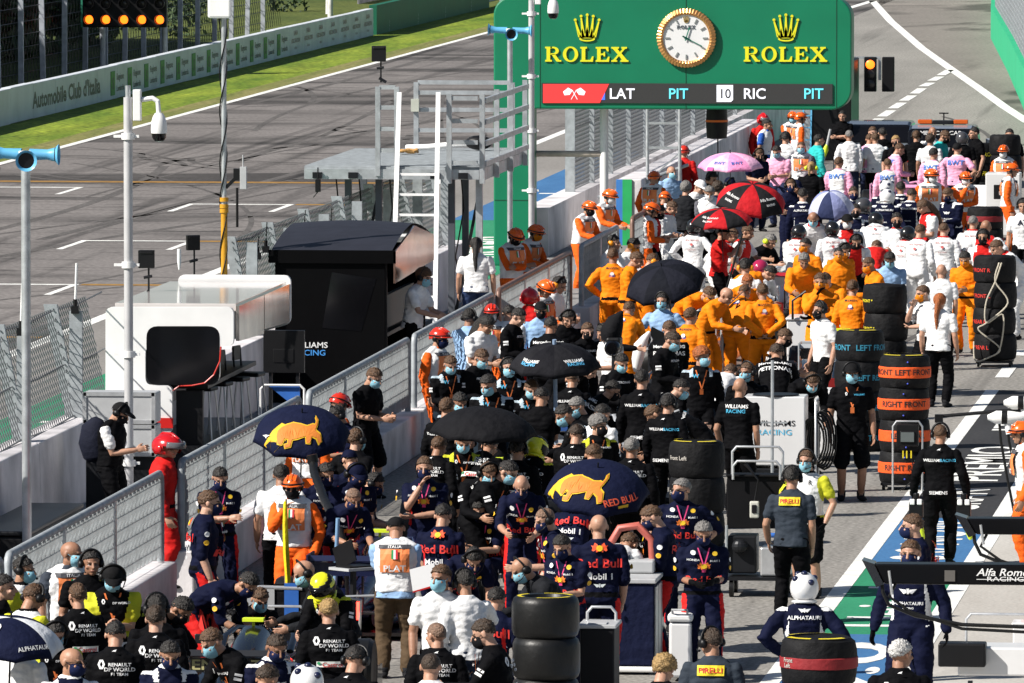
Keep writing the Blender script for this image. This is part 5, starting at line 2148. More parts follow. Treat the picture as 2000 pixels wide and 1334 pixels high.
def person(x, y, pose, yaw, outfit, head, mask, label, z0=0.0, sk=None, sc=1.02, gi=1.1, loc=None, gl=None, nodecal=False, hcol=None):
    ps = get_pose(pose)
    hs = head.split('+')
    style, _, hc = hs[0].partition(':')
    hc = hc or 'br'
    if len(PEOPLE) and outfit not in ('FIR',):
        rr_ = random.Random(int(x * 7 + y * 13))
        sc *= rr_.uniform(.97, 1.05)
        gi *= rr_.uniform(.95, 1.07)
        yaw += rr_.uniform(-12, 12)
    if sk is None:
        sk = (0, 0, 1, 2, 1, 0, 3)[len(PEOPLE) * 5 % 7]
    hm_ = hairmat(hc if hc in HAIR else 'br')
    skm = skinmat(sk)
    gm = cloth(gl) if gl else skm
    eye = mat('eye_dark', (.05, .03, .022), .4, 0)
    brow = mat('brow_dark', (.09, .05, .03), .7, 0)
    lip = mat('lip', (.36, .15, .11), .5, 0)
    o = slotobj('person', get_mesh(ps, 'body'), [skm, gm, eye, brow, lip])
    PEOPLE.append(o)
    if loc is None:
        top = ps.top * sc
        zt = z0 + top.z + TOPX.get(style, 0)
        W = P(x, y, zt)
        r = Matrix.Rotation(R_(yaw), 3, 'Z') @ V((top.x * gi, top.y * gi, 0))
        o.location = (W.x - r.x, W.y - r.y, z0)
    else:
        o.location = loc
    o.rotation_euler = (0, 0, R_(yaw))
    o.scale = (sc * gi, sc * gi, sc)
    tag(o, label, 'person', 'people gathered in the pit lane')
    pieces, shoe = OUT[outfit]
    for (nm, kind, cols, dec) in pieces:
        if not isinstance(cols[0], tuple):
            cols = (cols,) * 8
        co = slotobj(nm, get_mesh(ps, kind), [cloth(c) for c in cols], o)
        if dec and not nodecal and W_px(o) < 1:
            yy = (yaw + 360) % 360
            showb = 70 < yy < 290
            showf = yy < 110 or yy > 250
            dd = [s for s in dec if (s[0][0] == 'B' and showb) or (s[0][0] == 'F' and showf) or s[0][0] in 'ST']
            key = (pose, kind, outfit, showb, showf)
            if key not in _dec:
                _dec[key] = decals(ps, kind, dd)
            for c, me in _dec[key]:
                b = bpy.data.objects.new('badge', me)
                COL.objects.link(b)
                b.parent = co
    for sd in (1, -1):
        H, kn, an, up = ps.leg[sd]
        s_ = slotobj('shoe', acc('shoe'), [cloth((.02, .02, .022))], o)
        f = R_(8 * sd)
        s_.matrix_local = Matrix.Translation(an) @ Matrix.Rotation(f, 4, 'Z') @ Matrix.Rotation(R_(-28 if up > .055 else 0), 4, 'X')
    hl = ps.head

    def wear(nm, kind, m):
        a = slotobj(nm, acc(kind), [m], o)
        a.matrix_local = hl
        return a

    GLO = lambda c, nm: mat('gloss_' + nm, c, .22, .05, 5, coat=.4)
    if style in ('short', 'buzz', 'quiff', 'curly', 'long', 'bun', 'fringe'):
        wear('hair', style, hm_)
    elif style == 'helmet':
        wear('hair', 'buzz', hairmat('db'))
        h_ = wear('safety_helmet', 'helmet', GLO((.86, .13, .01), 'orange') if hc != 'rd' else GLO((.62, .03, .012), 'red'))
        a = slotobj('strap', acc('helmetstrap'), [BLACK], h_)
    elif style == 'firehelm':
        h_ = wear('fire_helmet', 'firehelm', GLO((.5, .008, .012), 'crimson'))
        slotobj('visor', acc('firevisor'), [mat('visor_grey', (.12, .12, .13), .15, 0, coat=.5)], h_)
    elif style == 'crash':
        c = {'k': (.012, .012, .013), 'w': (.75, .75, .75), 'y': (.8, .78, .02), 'r': (.4, .02, .08), 'g': (.06, .06, .065)}[hc]
        h_ = wear('crash_helmet', 'crash', GLO(c, 'helmet_' + hc))
        slotobj('visor', acc('crashvisor'), [GLASSD], h_)
        if hc == 'y':
            slotobj('band', acc('crashband'), [BLACK], h_)
        if hc == 'w':
            slotobj('patch', acc('crashspot'), [mat('patch_navy', (.01, .014, .05), .3, 0)], h_)
    elif style == 'cap':
        wear('hair', 'buzz', hairmat('db'))
        wear('cap', 'cap', cloth({'k': (.012, .012, .013), 'n': NV, 'w': WH}[hc]))
    for extra in hs[1:]:
        if extra == 'hs':
            wear('headset', 'headset', BLACK)
        elif extra == 'em':
            wear('headset', 'headset', BLACK)
            wear('ear_muff', 'earmuff', mat('muff_orange', (.85, .3, .01), .4, 0))
        elif extra == 'ey':
            wear('ear_muff', 'earmuff', NEON)
        elif extra in ('glasses', 'shades'):
            wear('glasses', extra, BLACK)
        elif extra == 'bp':
            b = slotobj('backpack', acc('backpack'), [cloth((.015, .017, .03))], o)
            q, M = ps.at(1.0)
            b.matrix_local = Matrix.Translation(q) @ M.to_4x4()
    if mask and mask != '-':
        wear('face_mask', 'mask', cloth(MASKC[mask]))
    return o


def W_px(o):
    return 0


def ppl(text):
    for ln_ in text.strip().split('\n'):
        ln_ = ln_.strip()
        if not ln_ or ln_[0] == '#':
            continue
        spec, label = ln_.split('|')
        f = spec.split()
        kw = {}
        for e in f[7:]:
            a, b = e.split('=')
            kw[a] = (K if b == 'k' else (NV if b == 'n' else None)) if a == 'gl' else float(b) if a != 'sk' else int(b)
        person(float(f[0]), float(f[1]), f[2], float(f[3]), f[4], f[5], f[6], label.strip(), **kw)
# ================================================================== tyres
COVER = mat('blanket_fabric', (.0075, .0075, .0085), .7, .25, 6, .8, 9, spec=.2)
BANDC = {'or': mat('band_orange', (.85, .10, .01), .7, .1, 6, .4, 14), 'rd': mat('band_red', (.26, .012, .016), .7, .1, 6, .4, 14)}
PTXT = {'k': mat('print_black', (.02, .015, .015), .7, 0), 'b': mat('print_cyan', (.03, .24, .36), .7, 0), 'r': mat('print_red', (.6, .03, .02), .7, 0), 'y': mat('print_yellow', (.75, .62, .02), .7, 0), 'w': mat('print_grey', (.45, .42, .38), .7, 0)}
ORD = ['topmost', 'second from the top', 'third from the top', 'fourth from the top', 'lowest']


def smooth(pts, n=6):
    pts = [V(p) for p in pts]
    out = []
    for i in range(len(pts) - 1):
        p0, p1, p2, p3 = pts[max(0, i - 1)], pts[i], pts[i + 1], pts[min(len(pts) - 1, i + 2)]
        for k in range(n):
            t = k / n
            out.append(.5 * ((2 * p1) + (p2 - p0) * t + (2 * p0 - 5 * p1 + 4 * p2 - p3) * t * t + (3 * p1 - p0 - 3 * p2 + p3) * t ** 3))
    return out + [pts[-1]]




def cyltext(mb, s, R, a0, z, h, sx=1.0):
    vs, fs = text_geo(s, .02)
    mb.add([V((R * math.sin(a0 + x * h * sx / R), -R * math.cos(a0 + x * h * sx / R), z + q * h)) for x, q in vs], fs)


def tyre(loc, R, W, kind, label, group, rz=0, band=None, text=None, tc='k'):
    t = thing('tyre', label, 'tyre', loc, rz, group)
    mb = MB()
    h = W / 2
    if kind == 'bare':
        mb.lathe([(R * .62, h * .86), (R * .66, h * 1.0), (R * .86, h * 1.02), (R * .95, h * .9), (R, h * .66), (R * 1.004, 0), (R, -h * .66), (R * .95, -h * .9), (R * .86, -h * 1.02), (R * .66, -h), (R * .62, -h * .86)], 48, (0, 0, h))
        mb.build('tread', RUBBER, t, True)
        mb = MB()
        mb.lathe([(.001, h * .55), (R * .3, h * .6), (R * .58, h * .75), (R * .63, h * .9), (R * .63, -h * .8), (.001, -h * .8)], 32, (0, 0, h))
        mb.build('rim', DARK, t, True)
        mb = MB()
        for a0 in (.3, 2.4, 4.5):
            rings = []
            n = 14
            vs = []
            for i in range(n + 1):
                a = a0 + 1.45 * i / n
                vs += [(R * .72 * math.cos(a), R * .72 * math.sin(a), W * 1.012), (R * .84 * math.cos(a), R * .84 * math.sin(a), W * 1.012)]
            mb.add(vs, [(2 * i, 2 * i + 1, 2 * i + 3, 2 * i + 2) for i in range(n)])
        mb.build('yellow_marking', YELLOW, t, recalc=False)
    else:
        rg = random.Random(int(loc[0] * 50) + int(loc[2] * 100))
        rings = []
        prof = [(.30, .97), (.62, 1.0), (.86, 1.03), (.96, .96), (1.0, .78), (1.02, .5), (1.0, .22), (.965, .05), (.9, 0), (.4, .0)]
        for (r, z) in prof:
            ring = []
            for k in range(48):
                a = 2 * PI * k / 48
                q = noise.noise(V((math.cos(a) * 2.2, math.sin(a) * 2.2, z * 2 + loc[0] * 3 + loc[2])))
                q2 = noise.noise(V((math.cos(a) * 7, math.sin(a) * 7, z * 1.2 + loc[1])))
                rr_ = R * r * (1 + .02 * q + .008 * q2)
                ring.append(V((rr_ * math.cos(a), rr_ * math.sin(a), z * W + (.012 * q if z > .9 else 0))))
            rings.append(ring)
        mb.ringloft(rings)
        mb.build('cover', COVER, t, True)
        if kind == 'ring':
            mb = MB()
            for a0, l in ((3.5, 1.0), (4.75, .9), (1.2, 1.6)):
                vs = []
                for i in range(15):
                    a = a0 + l * i / 14
                    vs += [(R * .76 * math.cos(a), R * .76 * math.sin(a), W * 1.06), (R * .9 * math.cos(a), R * .9 * math.sin(a), W * 1.05)]
                mb.add(vs, [(2 * i, 2 * i + 1, 2 * i + 3, 2 * i + 2) for i in range(14)])
            mb.build('yellow_marking', YELLOW, t, recalc=False)
        if band:
            mb = MB()
            mb.lathe([(R * 1.005, W * (.32 if band == 'or' else .36)), (R * 1.035, W * (.34 if band == 'or' else .38)), (R * 1.04, W * .5), (R * 1.035, W * (.66 if band == 'or' else .6)), (R * 1.005, W * (.68 if band == 'or' else .62))], 48, cap=False)
            mb.build('band', BANDC[band], t, True)
            mb = MB()
            for z in (.16, .84):
                mb.ell((R * .12, -R * 1.0, W * z), (.012, .012, .012), 8, 6)
            if band == 'or':
                mb.build('sensor', mat('dot_blue', (.08, .12, .7), .4, 0), t, True)
    if text:
        mb = MB()
        for s, a0, z, h in text:
            cyltext(mb, s, R * (1.05 if band else 1.035), a0, z * W, h)
        mb.build('lettering', PTXT[tc], t, recalc=False)
    return t


def stack(px, py, n, R, W, kinds, desc, base=0.0, step=None, **kw):
    step = step or W * 1.01
    p = P(px, py, base + n * step)
    for k in range(n):
        z = base + (n - 1 - k) * step
        kd = kinds[min(k, len(kinds) - 1)]
        kk = {a: (b[k % len(b)] if isinstance(b, list) else b) for a, b in kw.items()}
        tyre((p.x + rng.uniform(-.015, .015), p.y + rng.uniform(-.015, .015), z), R, W, kd, '%s tyre %s' % (ORD[k] if k < n - 1 or n == 1 else 'lowest', desc), 'tyres stacked in the pit lane', rng.uniform(-.2, .2) * 0 + rng.uniform(-.08, .08), **kk)
    return p


stack(1068, 1163, 4, .335, .405, ['bare'], 'of the bare slick stack in the foreground centre')
stack(1601, 1246, 4, .355, .42, ['ring', 'cover'], 'of the dark red banded stack at the lower right', band='rd', text=[[('Front', -.85, .52, .04), ('Left', -.88, .40, .04)]], tc='w')
stack(1363, 862, 3, .352, .44, ['ring', 'cover'], 'of the plain black stack beside the white team board', text=[[('Front Left', -.75, .52, .05)]], tc='w')
p4_ = stack(1766, 694, 4, .345, .43, ['ring', 'cover'], 'of the stack with bright orange bands', base=.09, band='or', text=[[('LEFT FRONT', .45, .43, .075), ('RIGHT FRONT', -1.45, .43, .075)], [('RIGHT FRONT', .15, .43, .075)], [('LEFT REAR', .2, .43, .075)], [('RIGHT REAR', .1, .43, .075)]], tc='k')
stack(1678, 645, 4, .35, .43, ['ring', 'cover'], 'of the black stack with pale blue writing', text=[[('LEFT FRONT', .8, .38, .08), ('LEFT FRONT', -1.2, .38, .08)], [('LEFT REAR', .6, .38, .08)]], tc='b')
stack(1730, 556, 4, .345, .43, ['cover'], 'of the dark stack behind the blue lettered one', text=[[('* FRONT *', -.9, .4, .045)]], tc='y')
p7_ = stack(1944, 500, 4, .35, .42, ['cover'], 'of the roped stack at the right with small red print', base=.12, text=[[('* FRONT R', -.7, .42, .06)], [('* FRONT L', -.75, .42, .06)], [('* REAR R', -.72, .42, .06)], [('* REAR L', -.72, .42, .06)]], tc='r')
stack(1914, 280, 3, .345, .43, ['cover'], 'of the far right stack with yellow print', text=[[('LEFT FRONT', .3, .35, .09)]], tc='y')
stack(1964, 264, 4, .345, .43, ['cover'], 'of the farthest plain black stack at the right')
stack(1924, 405, 3, .345, .42, ['cover'], 'of the red tagged stack beside the white trolley', band='rd')
t = thing('rope', 'pale rope looped down the side of the roped tyre stack', 'rope', (p7_.x, p7_.y, .12))
mb = MB()
for sgn, y0 in ((1, -.1), (-1, -.02)):
    mb.tube(smooth([(.1 + .02 * sgn, -.375, 1.6), (.02, -.385, 1.3), (-.18 * sgn + .05, -.39, .95), (-.12, -.39, .62), (-.05 + .2 * sgn, -.385, .75 if sgn > 0 else .5), (.1, -.38, .2), (-.08, -.42, .05), (-.3, -.4, .0), (-.33, -.35, .3)]), .013, 7, True, True)
mb.build('cord', mat('rope_cream', (.55, .5, .4), .8, .15, 20), t, True)
for pp, lb in ((p7_, 'low wheeled base under the roped tyre stack'), (p4_, 'low wheeled base under the orange banded tyre stack')):
    t = thing('tyre_trolley', lb, 'trolley', (pp.x, pp.y, 0))
    MB().box((0, 0, .085), (.6, .6, .03)).build('platform', DARK, t)
    for sx in (-.26, .26):
        for sy in (-.26, .26):
            MB().tube([(sx - .02, sy, .045), (sx + .02, sy, .045)], .04, 12).build('caster', RUBBER, t)
# heater unit standing in front of the orange banded stack
p = P(1770, 965, 0)
t = thing('tyre_heater', 'tyre heater control unit in a chrome frame before the orange banded stack', 'control unit', (p.x, p4_.y - .62, 0))
MB().tube([(-.2, 0, 0), (-.2, 0, .9), (-.15, 0, .97), (.15, 0, .97), (.2, 0, .9), (.2, 0, 0)], .014, 8).build('frame', ALU, t, True)
MB().box((0, .02, .78), (.3, .12, .3)).box((0, -.05, .76), (.2, .02, .16)).build('unit', BLACK, t, bevel=.02)
MB().box((0, -.062, .76), (.18, .006, .13)).build('screen', mat('screen_grey', (.12, .14, .14), .15, 0), t)
mb = MB()
for k, x in enumerate((-.06, -.01, .05)):
    mb.box((x, -.02, .52), (.018, .02, .1))
mb.build('plug', YELLOW, t)
MB().tube([(.06, 0, .45), (.1, -.05, .2), (.0, -.1, .1), (-.1, -.05, .03)], .008, 6).build('cable', BLACK, t)

# ================================================================== umbrellas


def umbrella(label, px, py, z, cols, r=.62, tilt=18, tdir=-90, marks=(), drop=.33, n=8, handle=.95, rot=0, hm=None):
    p = P(px, py, z)
    t = thing('umbrella', label, 'umbrella', p, 0, 'umbrellas over the crews')
    ax = V((math.cos(R_(tdir)), math.sin(R_(tdir)), 0))
    M = Matrix.Rotation(R_(tilt), 3, V((0, 0, 1)).cross(ax))

    def dome(a, f):
        seg = (a - R_(rot)) / (2 * PI / n)
        u = seg - math.floor(seg)
        sag = 1 - .055 * f * (4 * u * (1 - u)) - (.0 if f < .99 else .03 * 4 * u * (1 - u))
        rad = r * math.sin(f * 1.35) / math.sin(1.35) * sag
        return M @ V((rad * math.cos(a), rad * math.sin(a), -drop * (1 - math.cos(f * 1.35)) / (1 - math.cos(1.35)) + .012 * f * (4 * u * (1 - u))))
    ms = []
    for c in cols:
        if c not in ms:
            ms.append(c)
    mb = MB()
    per, m = 6, 10
    N = n * per
    for i in range(N):
        mb.m = ms.index(cols[(i // per) % len(cols)])
        a0, a1 = R_(rot) + 2 * PI * i / N, R_(rot) + 2 * PI * (i + 1) / N
        for j in range(m):
            f0, f1 = j / m, (j + 1) / m
            mb.add([dome(a0, f0), dome(a1, f0), dome(a1, f1), dome(a0, f1)] if j else [dome(a0, 0), dome(a1, f1), dome(a0, f1)], [(0, 1, 2, 3)] if j else [(0, 1, 2)])
    me = mb.mesh('canopy', ms, False, False)
    bm = bmesh.new()
    bm.from_mesh(me)
    bmesh.ops.remove_doubles(bm, verts=bm.verts, dist=1e-5)
    bmesh.ops.recalc_face_normals(bm, faces=bm.faces)
    for f in bm.faces:
        f.smooth = True
    bm.to_mesh(me)
    bm.free()
    o = bpy.data.objects.new('canopy', me)
    COL.objects.link(o)
    o.parent = t
    sm = o.modifiers.new('thick', 'SOLIDIFY')
    sm.thickness = .004
    mb = MB()
    for k in range(n):
        a = R_(rot) + 2 * PI * k / n
        mb.tube([dome(a, f) - M @ V((0, 0, .012)) for f in (.05, .3, .6, .85, 1.0)], .004, 5)
    mb.build('ribs_frame', DARK, t)
    MB().tube([M @ V((0, 0, .06)), M @ V((0, 0, -handle))], .009 if hm is None else .028, 10).build('shaft', hm or DARK, t, True)
    for mi_, (a0, f0, poly, m_, sc) in enumerate(marks):
        # outline points (u, v): u along the rim in metres, v up towards the apex in metres
        mb = MB()
        pts, fs = poly
        vs = []
        for (u, v) in pts:
            f = min(1, max(.02, f0 - v * sc / r))
            a = R_(a0) + u * sc / (r * max(.25, math.sin(f * 1.35)))
            b = dome(a, f)
            nn = (dome(a + .02, f) - b).cross(dome(a, min(1, f + .02)) - b if f < .97 else b - dome(a, f - .02)).normalized()
            if nn.dot(M @ V((0, 0, 1))) < 0:
                nn = -nn
            vs.append(b + nn * (.006 + .005 * mi_))
        mb.add(vs, fs)
        mb.build('emblem', m_, t, recalc=False)
    return t


NAVYF = cloth((.009, .012, .036))
BLKF = cloth((.012, .012, .014))
# a leaping bull as one outline, head down to the left
BULL = [(-.40,-.02),(-.40,.05),(-.33,.12),(-.22,.19),(-.1,.25),(.05,.24),(.18,.21),(.30,.22),(.36,.20),(.395,.25),(.37,.30),(.395,.31),(.425,.25),(.40,.17),(.38,.13),(.40,.10),(.50,.04),(.56,-.08),(.50,-.10),(.44,-.01),(.32,.04),(.30,-.06),(.24,-.06),(.2,.05),(.05,.0),(-.06,-.03),(-.08,-.14),(-.18,-.17),(-.2,-.12),(-.13,-.1),(-.14,-.02),(-.22,-.02),(-.26,-.12),(-.34,-.12)]


def fan(pts):
    """an outline cut into a strip of small faces so that it can bend"""
    bm = bmesh.new()
    vs = [bm.verts.new((x, y, 0)) for x, y in pts]
    bm.faces.new(vs)
    bmesh.ops.triangulate(bm, faces=bm.faces)
    bmesh.ops.subdivide_edges(bm, edges=bm.edges, cuts=2)
    bm.verts.index_update()
    out = [(v.co.x, v.co.y) for v in bm.verts], [tuple(v.index for v in f.verts) for f in bm.faces]
    bm.free()
    return out


BULLM = mat('bull_amber', (.72, .22, .025), .7, .15, 5)
BULLY = mat('bull_yellow', (.78, .48, .012), .7, .05, 5)

BULL = [(x, y * 1.22) for x, y in BULL]


def grow(pts, k):
    c = [V((x, y, 0)) for x, y in pts]
    area = sum(a.x * b.y - b.x * a.y for a, b in zip(c, c[1:] + c[:1]))
    sg = 1 if area > 0 else -1
    out = []
    for i in range(len(c)):
        e0 = (c[i] - c[i - 1]).normalized()
        e1 = (c[(i + 1) % len(c)] - c[i]).normalized()
        n = V((e0.y + e1.y, -e0.x - e1.x, 0)) * sg
        n = n.normalized() if n.length > .2 else V((e0.x, e0.y, 0))
        out.append(((c[i] + n * k).x, (c[i] + n * k).y))
    return out


halo_ = fan(grow(BULL, .026))
tri_ = fan([(-.72, -.42), (-.42, -.42), (-.1, .0), (-.12, .26), (-.34, .24), (-.52, .02)])
for lb, px, py, z, rot in (('navy umbrella with a big amber bull held before the mesh barrier', 590, 806, 2.25, 20), ('navy umbrella with an amber bull behind the bald man in navy', 1168, 913, 2.1, 10)):
    umbrella(lb, px, py, z, [NAVYF], .59, 24, -80, [(-97 if px < 700 else -122, .62, tri_, BULLY, .58), (-93 if px < 700 else -118, .60, halo_, BULLY, .58), (-93 if px < 700 else -118, .60, fan(BULL), BULLM, .58)]
             + ([(-52, .8, text_geo('RED BULL', .02), mat('print_rb', (.6, .08, .03), .6, 0), .07), (-52, .92, ([(-.7, -.6), (.7, -.6), (.7, .6), (-.7, .6)], [(0, 1, 2, 3)]), BULLY, .09)] if px > 700 else [(-140, .8, glyph('@bird'), WHITE, .07)]), rot=rot)
WTX = lambda a: [(a, .68, text_geo('WILLIAMS', .02), WHITE, .045), (a, .76, text_geo('RACING', .02), mat('print_wb', (.1, .45, .75), .6, 0), .045)]
umbrella('black umbrella with white and blue writing on a thick pale handle', 1083, 672, 2.2, [cloth((.017, .017, .02)), cloth((.012, .012, .015))], .62, 10, -90, WTX(-128) + WTX(-52), rot=5, handle=1.35, hm=mat('handle_pale', (.25, .35, .5), .4))
umbrella('plain black umbrella above the crew in yellow trimmed black', 946, 796, 2.15, [BLKF], .66, 6, -60, rot=12)
umbrella('dark grey umbrella among the orange crew', 1292, 520, 2.15, [cloth((.015, .016, .024)), cloth((.01, .011, .016))], .64, 26, -110, rot=15, drop=.36)
RDF = cloth((.5, .012, .018))
ATX = lambda a: [(a, .6, text_geo('Alfa Romeo', .01), WHITE, .05), (a, .74, text_geo('RACING', .02), WHITE, .035)]
umbrella('large red and black panelled umbrella over the white suited crew', 1470, 360, 2.35, [RDF, cloth((.02, .02, .022))], .66, 20, -70, ATX(-135) + ATX(-45), rot=-25 + 3, drop=.4)
umbrella('smaller red and black umbrella in front of the large one', 1408, 408, 2.1, [RDF, cloth((.02, .02, .022))], .56, 10, -100, ATX(-118), rot=-30, drop=.26)
PKF = cloth((.9, .32, .58))
umbrella('pink and magenta umbrella with blue writing beyond the gantry', 1426, 299, 2.65, [PKF, cloth((.9, .5, .7))], .62, 6, -90, [(-110, .72, text_geo('BWT', .02), BLUEP, .07), (-70, .72, text_geo('BWT', .02), BLUEP, .07), (-125, .92, ([(-.8, -.5), (.8, -.5), (.8, .5), (-.8, .5)], [(0, 1, 2, 3)]), mat('magenta', (.6, .02, .25), .6, 0), .08)], rot=0, drop=.28)
umbrella('pale lilac and navy umbrella amid the helmeted crew', 1620, 374, 2.1, [cloth((.25, .28, .5)), cloth((.5, .53, .68)), cloth((.03, .04, .1))], .43, 22, -100, rot=10, drop=.4)
umbrella('navy and white umbrella cut by the left edge of the photo', 22, 1206, 2.0, [NAVYF, cloth((.7, .72, .75)), NAVYF, NAVYF], .5, 10, -70, [(-50, .82, text_geo('ALPHATAURI', .01), WHITE, .04), (-120, .6, glyph('@dot'), WHITE, .16)], rot=-75, drop=.3)

# ================================================================== cars


def racing_car(label, X, Y, body, accent, text=None, tcol=None, rz=0, light=True, tread=None):
    t = thing('racing_car', label, 'racing car', (X, Y, 0), rz, 'racing cars queued in the pit lane')
    bm_ = mat('carbody_%02x%02x%02x' % tuple(int(c ** .45 * 255) for c in body), body, .22, .05, 2, coat=.7)
    ac = mat('caraccent_%02x%02x%02x' % tuple(int(c ** .45 * 255) for c in accent), accent, .3, .05, 2, coat=.5)
    MB().prism([(-.55, .25, .05), (.55, .25, .05), (.78, 1.2, .05), (.78, 3.4, .05), (.45, 4.1, .05), (-.45, 4.1, .05), (-.78, 3.4, .05), (-.78, 1.2, .05)], (0, 0, .04)).build('floor', CARBON, t)
    mb = MB()
    rings = []
    for (y, hw, z0, z1, e) in ((.25, .06, .25, .42, 1), (.7, .1, .14, .55, 1), (1.4, .19, .1, .78, .9), (2.0, .24, .09, .93, .8), (2.45, .22, .09, 1.0, .7), (2.55, .30, .09, .74, .7), (3.0, .36, .09, .66, .7), (3.5, .30, .1, .64, .7), (4.2, .2, .16, .54, .8), (4.9, .14, .2, .4, .8), (5.35, .09, .2, .3, .9)):
        ring = []
        for k in range(20):
            a = 2 * PI * k / 20
            c, s_ = math.cos(a), math.sin(a)
            ring.append(V((hw * math.copysign(abs(c) ** e, c), y, (z0 + z1) / 2 + (z1 - z0) / 2 * math.copysign(abs(s_) ** e, s_))))
        rings.append(ring)
    mb.ringloft(rings)
    mb.build('chassis', bm_, t, True)
    MB().ell((0, 3.0, .66), (.24, .45, .05), 16, 6).build('cockpit', BLACK, t, True)
    for sx in (-1, 1):
        mb = MB()
        rings = []
        for (y, cx, hw, z0, z1) in ((.75, .2, .1, .1, .32), (1.5, .38, .24, .09, .5), (2.3, .5, .26, .09, .6), (2.95, .52, .24, .1, .62), (3.15, .52, .2, .2, .58)):
            rings.append([V((sx * (cx + hw * math.copysign(abs(math.cos(2 * PI * k / 16)) ** .7, math.cos(2 * PI * k / 16))), y, (z0 + z1) / 2 + (z1 - z0) / 2 * math.copysign(abs(math.sin(2 * PI * k / 16)) ** .7, math.sin(2 * PI * k / 16)))) for k in range(16)])
        mb.ringloft(rings)
        mb.build('sidepod', bm_, t, True)
        MB().box((sx * .62, 3.2, .78), (.2, .05, .1)).bar((sx * .3, 3.1, .6), (sx * .55, 3.2, .78), .02).build('mirror', ac, t, bevel=.02)
    mb = MB()
    mb.tube([(.36, 2.55, .72), (.36, 2.9, .84), (.3, 3.3, .9), (.12, 3.58, .86), (0, 3.68, .78), (-.12, 3.58, .86), (-.3, 3.3, .9), (-.36, 2.9, .84), (-.36, 2.55, .72)], [(.04, .025)] * 9, 10)
    mb.bar((0, 3.68, .8), (0, 3.85, .6), .03, .05)
    mb.build('halo', bm_, t, True)
    MB().box((0, 2.42, 1.06), (.22, .12, .035)).bar((0, 2.42, .98), (0, 2.42, 1.05), .03).build('onboard_camera', NEON, t)
    wing = MB().prism([(-.5, -.02, .80), (-.5, .12, .88), (-.5, .34, .80), (-.5, .33, .78), (-.5, .12, .85)], (1.0, 0, 0)).prism([(-.5, -.12, .93), (-.5, -.10, .99), (-.5, .1, .91), (-.5, .1, .895)], (1.0, 0, 0)).build('rear_wing', ac, t)
    MB().box((0, -.035, .83), (.98, .02, .15)).build('wing_face', bm_, wing)
    for sx in (-1, 1):
        MB().prism([(sx * .5, -.2, .3), (sx * .5, -.22, 1.0), (sx * .5, .4, 1.0), (sx * .5, .4, .55), (sx * .5, .2, .3)], (sx * .02, 0, 0)).build('endplate', ac, wing)
    MB().bar((-.08, .1, .35), (-.08, .12, .82), .02, .1).bar((.08, .1, .35), (.08, .12, .82), .02, .1).box((0, .1, .33), (.95, .2, .02)).build('wing_pillar', CARBON, t)
    if text:
        mb = MB()
        put_text(mb, text, Matrix.Translation((0, -.05, .785)), .1, .02, 1.35)
        mb.build('lettering', mat('carprint_' + text.lower(), tcol, .5, 0), wing, recalc=False)
    fwg = MB().prism([(-.95, 5.1, .1), (.95, 5.1, .1), (.95, 5.35, .08), (.2, 5.5, .12), (-.2, 5.5, .12), (-.95, 5.35, .08)], (0, 0, .03)).prism([(-.95, 4.95, .2), (-.25, 4.95, .16), (-.25, 5.15, .14), (-.95, 5.15, .16)], (0, 0, .015)).prism([(.95, 4.95, .2), (.25, 4.95, .16), (.25, 5.15, .14), (.95, 5.15, .16)], (0, 0, .015)).build('front_wing', ac, t)
    for sx in (-1, 1):
        MB().box((sx * .97, 5.15, .2), (.02, .5, .25)).build('endplate', ac, fwg)
    for (y, w_, sx) in ((.85, .40, -1), (.85, .40, 1), (4.55, .305, -1), (4.55, .305, 1)):
        M = Matrix.Rotation(PI / 2, 3, 'Y')
        h = w_ / 2
        R = .335
        cx = sx * (1.0 - h)
        wh = MB().lathe([(R * .6, -h * .9), (R * .7, -h), (R * .9, -h * .98), (R, -h * .7), (R, h * .7), (R * .9, h * .98), (R * .7, h), (R * .6, h * .9)], 36, (cx, y, R), M).build('wheel', RUBBER, t, True)
        MB().lathe([(.001, -h * .8), (R * .6, -h * .95), (R * .62, 0), (R * .6, h * .95), (.001, h * .8)], 24, (cx, y, R), M).build('rim', DARK, wh, True)
        for z in (.28, .4):
            MB().bar((sx * .15, y + .15, z), (cx, y, R + (z - .34) * .5), .02, .04).build('wishbone', CARBON, t)
    if light:
        MB().box((0, .0, .36), (.13, .04, .2)).build('rain_light', mat('rain_lamp', (.8, .05, .03), .4, 0, emit=(1, .02, .012), es=12) if light == 2 else mat('rain_lamp_off', (.2, .01, .01), .3, 0), t)
    return t


def cy(py, z):
    return FPX * (HC - z) / (py + 450)


racing_car('black and yellow racing car at the bottom with pale rear wing letters', -12.35, cy(1312, .86), K, (.02, .02, .022), 'RENAULT', (.45, .42, .2))
racing_car('navy racing car with its rear rain light glowing red', -12.35, cy(1208, .36), (.01, .014, .05), (.012, .016, .055), None, None, light=2)
racing_car('black and yellow racing car behind the crowd with dim rear wing letters', -12.2, cy(966, .86), K, (.02, .02, .022), 'RENAULT', (.45, .4, .25))
racing_car('white and dark blue racing car among the black suited crew', -11.9, cy(858, .86), (.55, .58, .62), (.02, .06, .2))
racing_car('black racing car with chrome stripes beside the black suited crew', -11.6, cy(762, .86), (.015, .016, .018), (.015, .015, .016))
racing_car('orange and black racing car with pale wing letters', -12.0, cy(655, .86), (.8, .2, .01), (.03, .03, .035), 'CHOCOLATE', (.35, .2, .15))
racing_car('white and red racing car surrounded by the white suited crew', -11.9, cy(548, .86), (.7, .7, .7), (.45, .02, .03))
racing_car('navy and white racing car between the umbrellas and pink crew', -11.6, cy(462, .86), (.6, .62, .66), (.015, .02, .07))
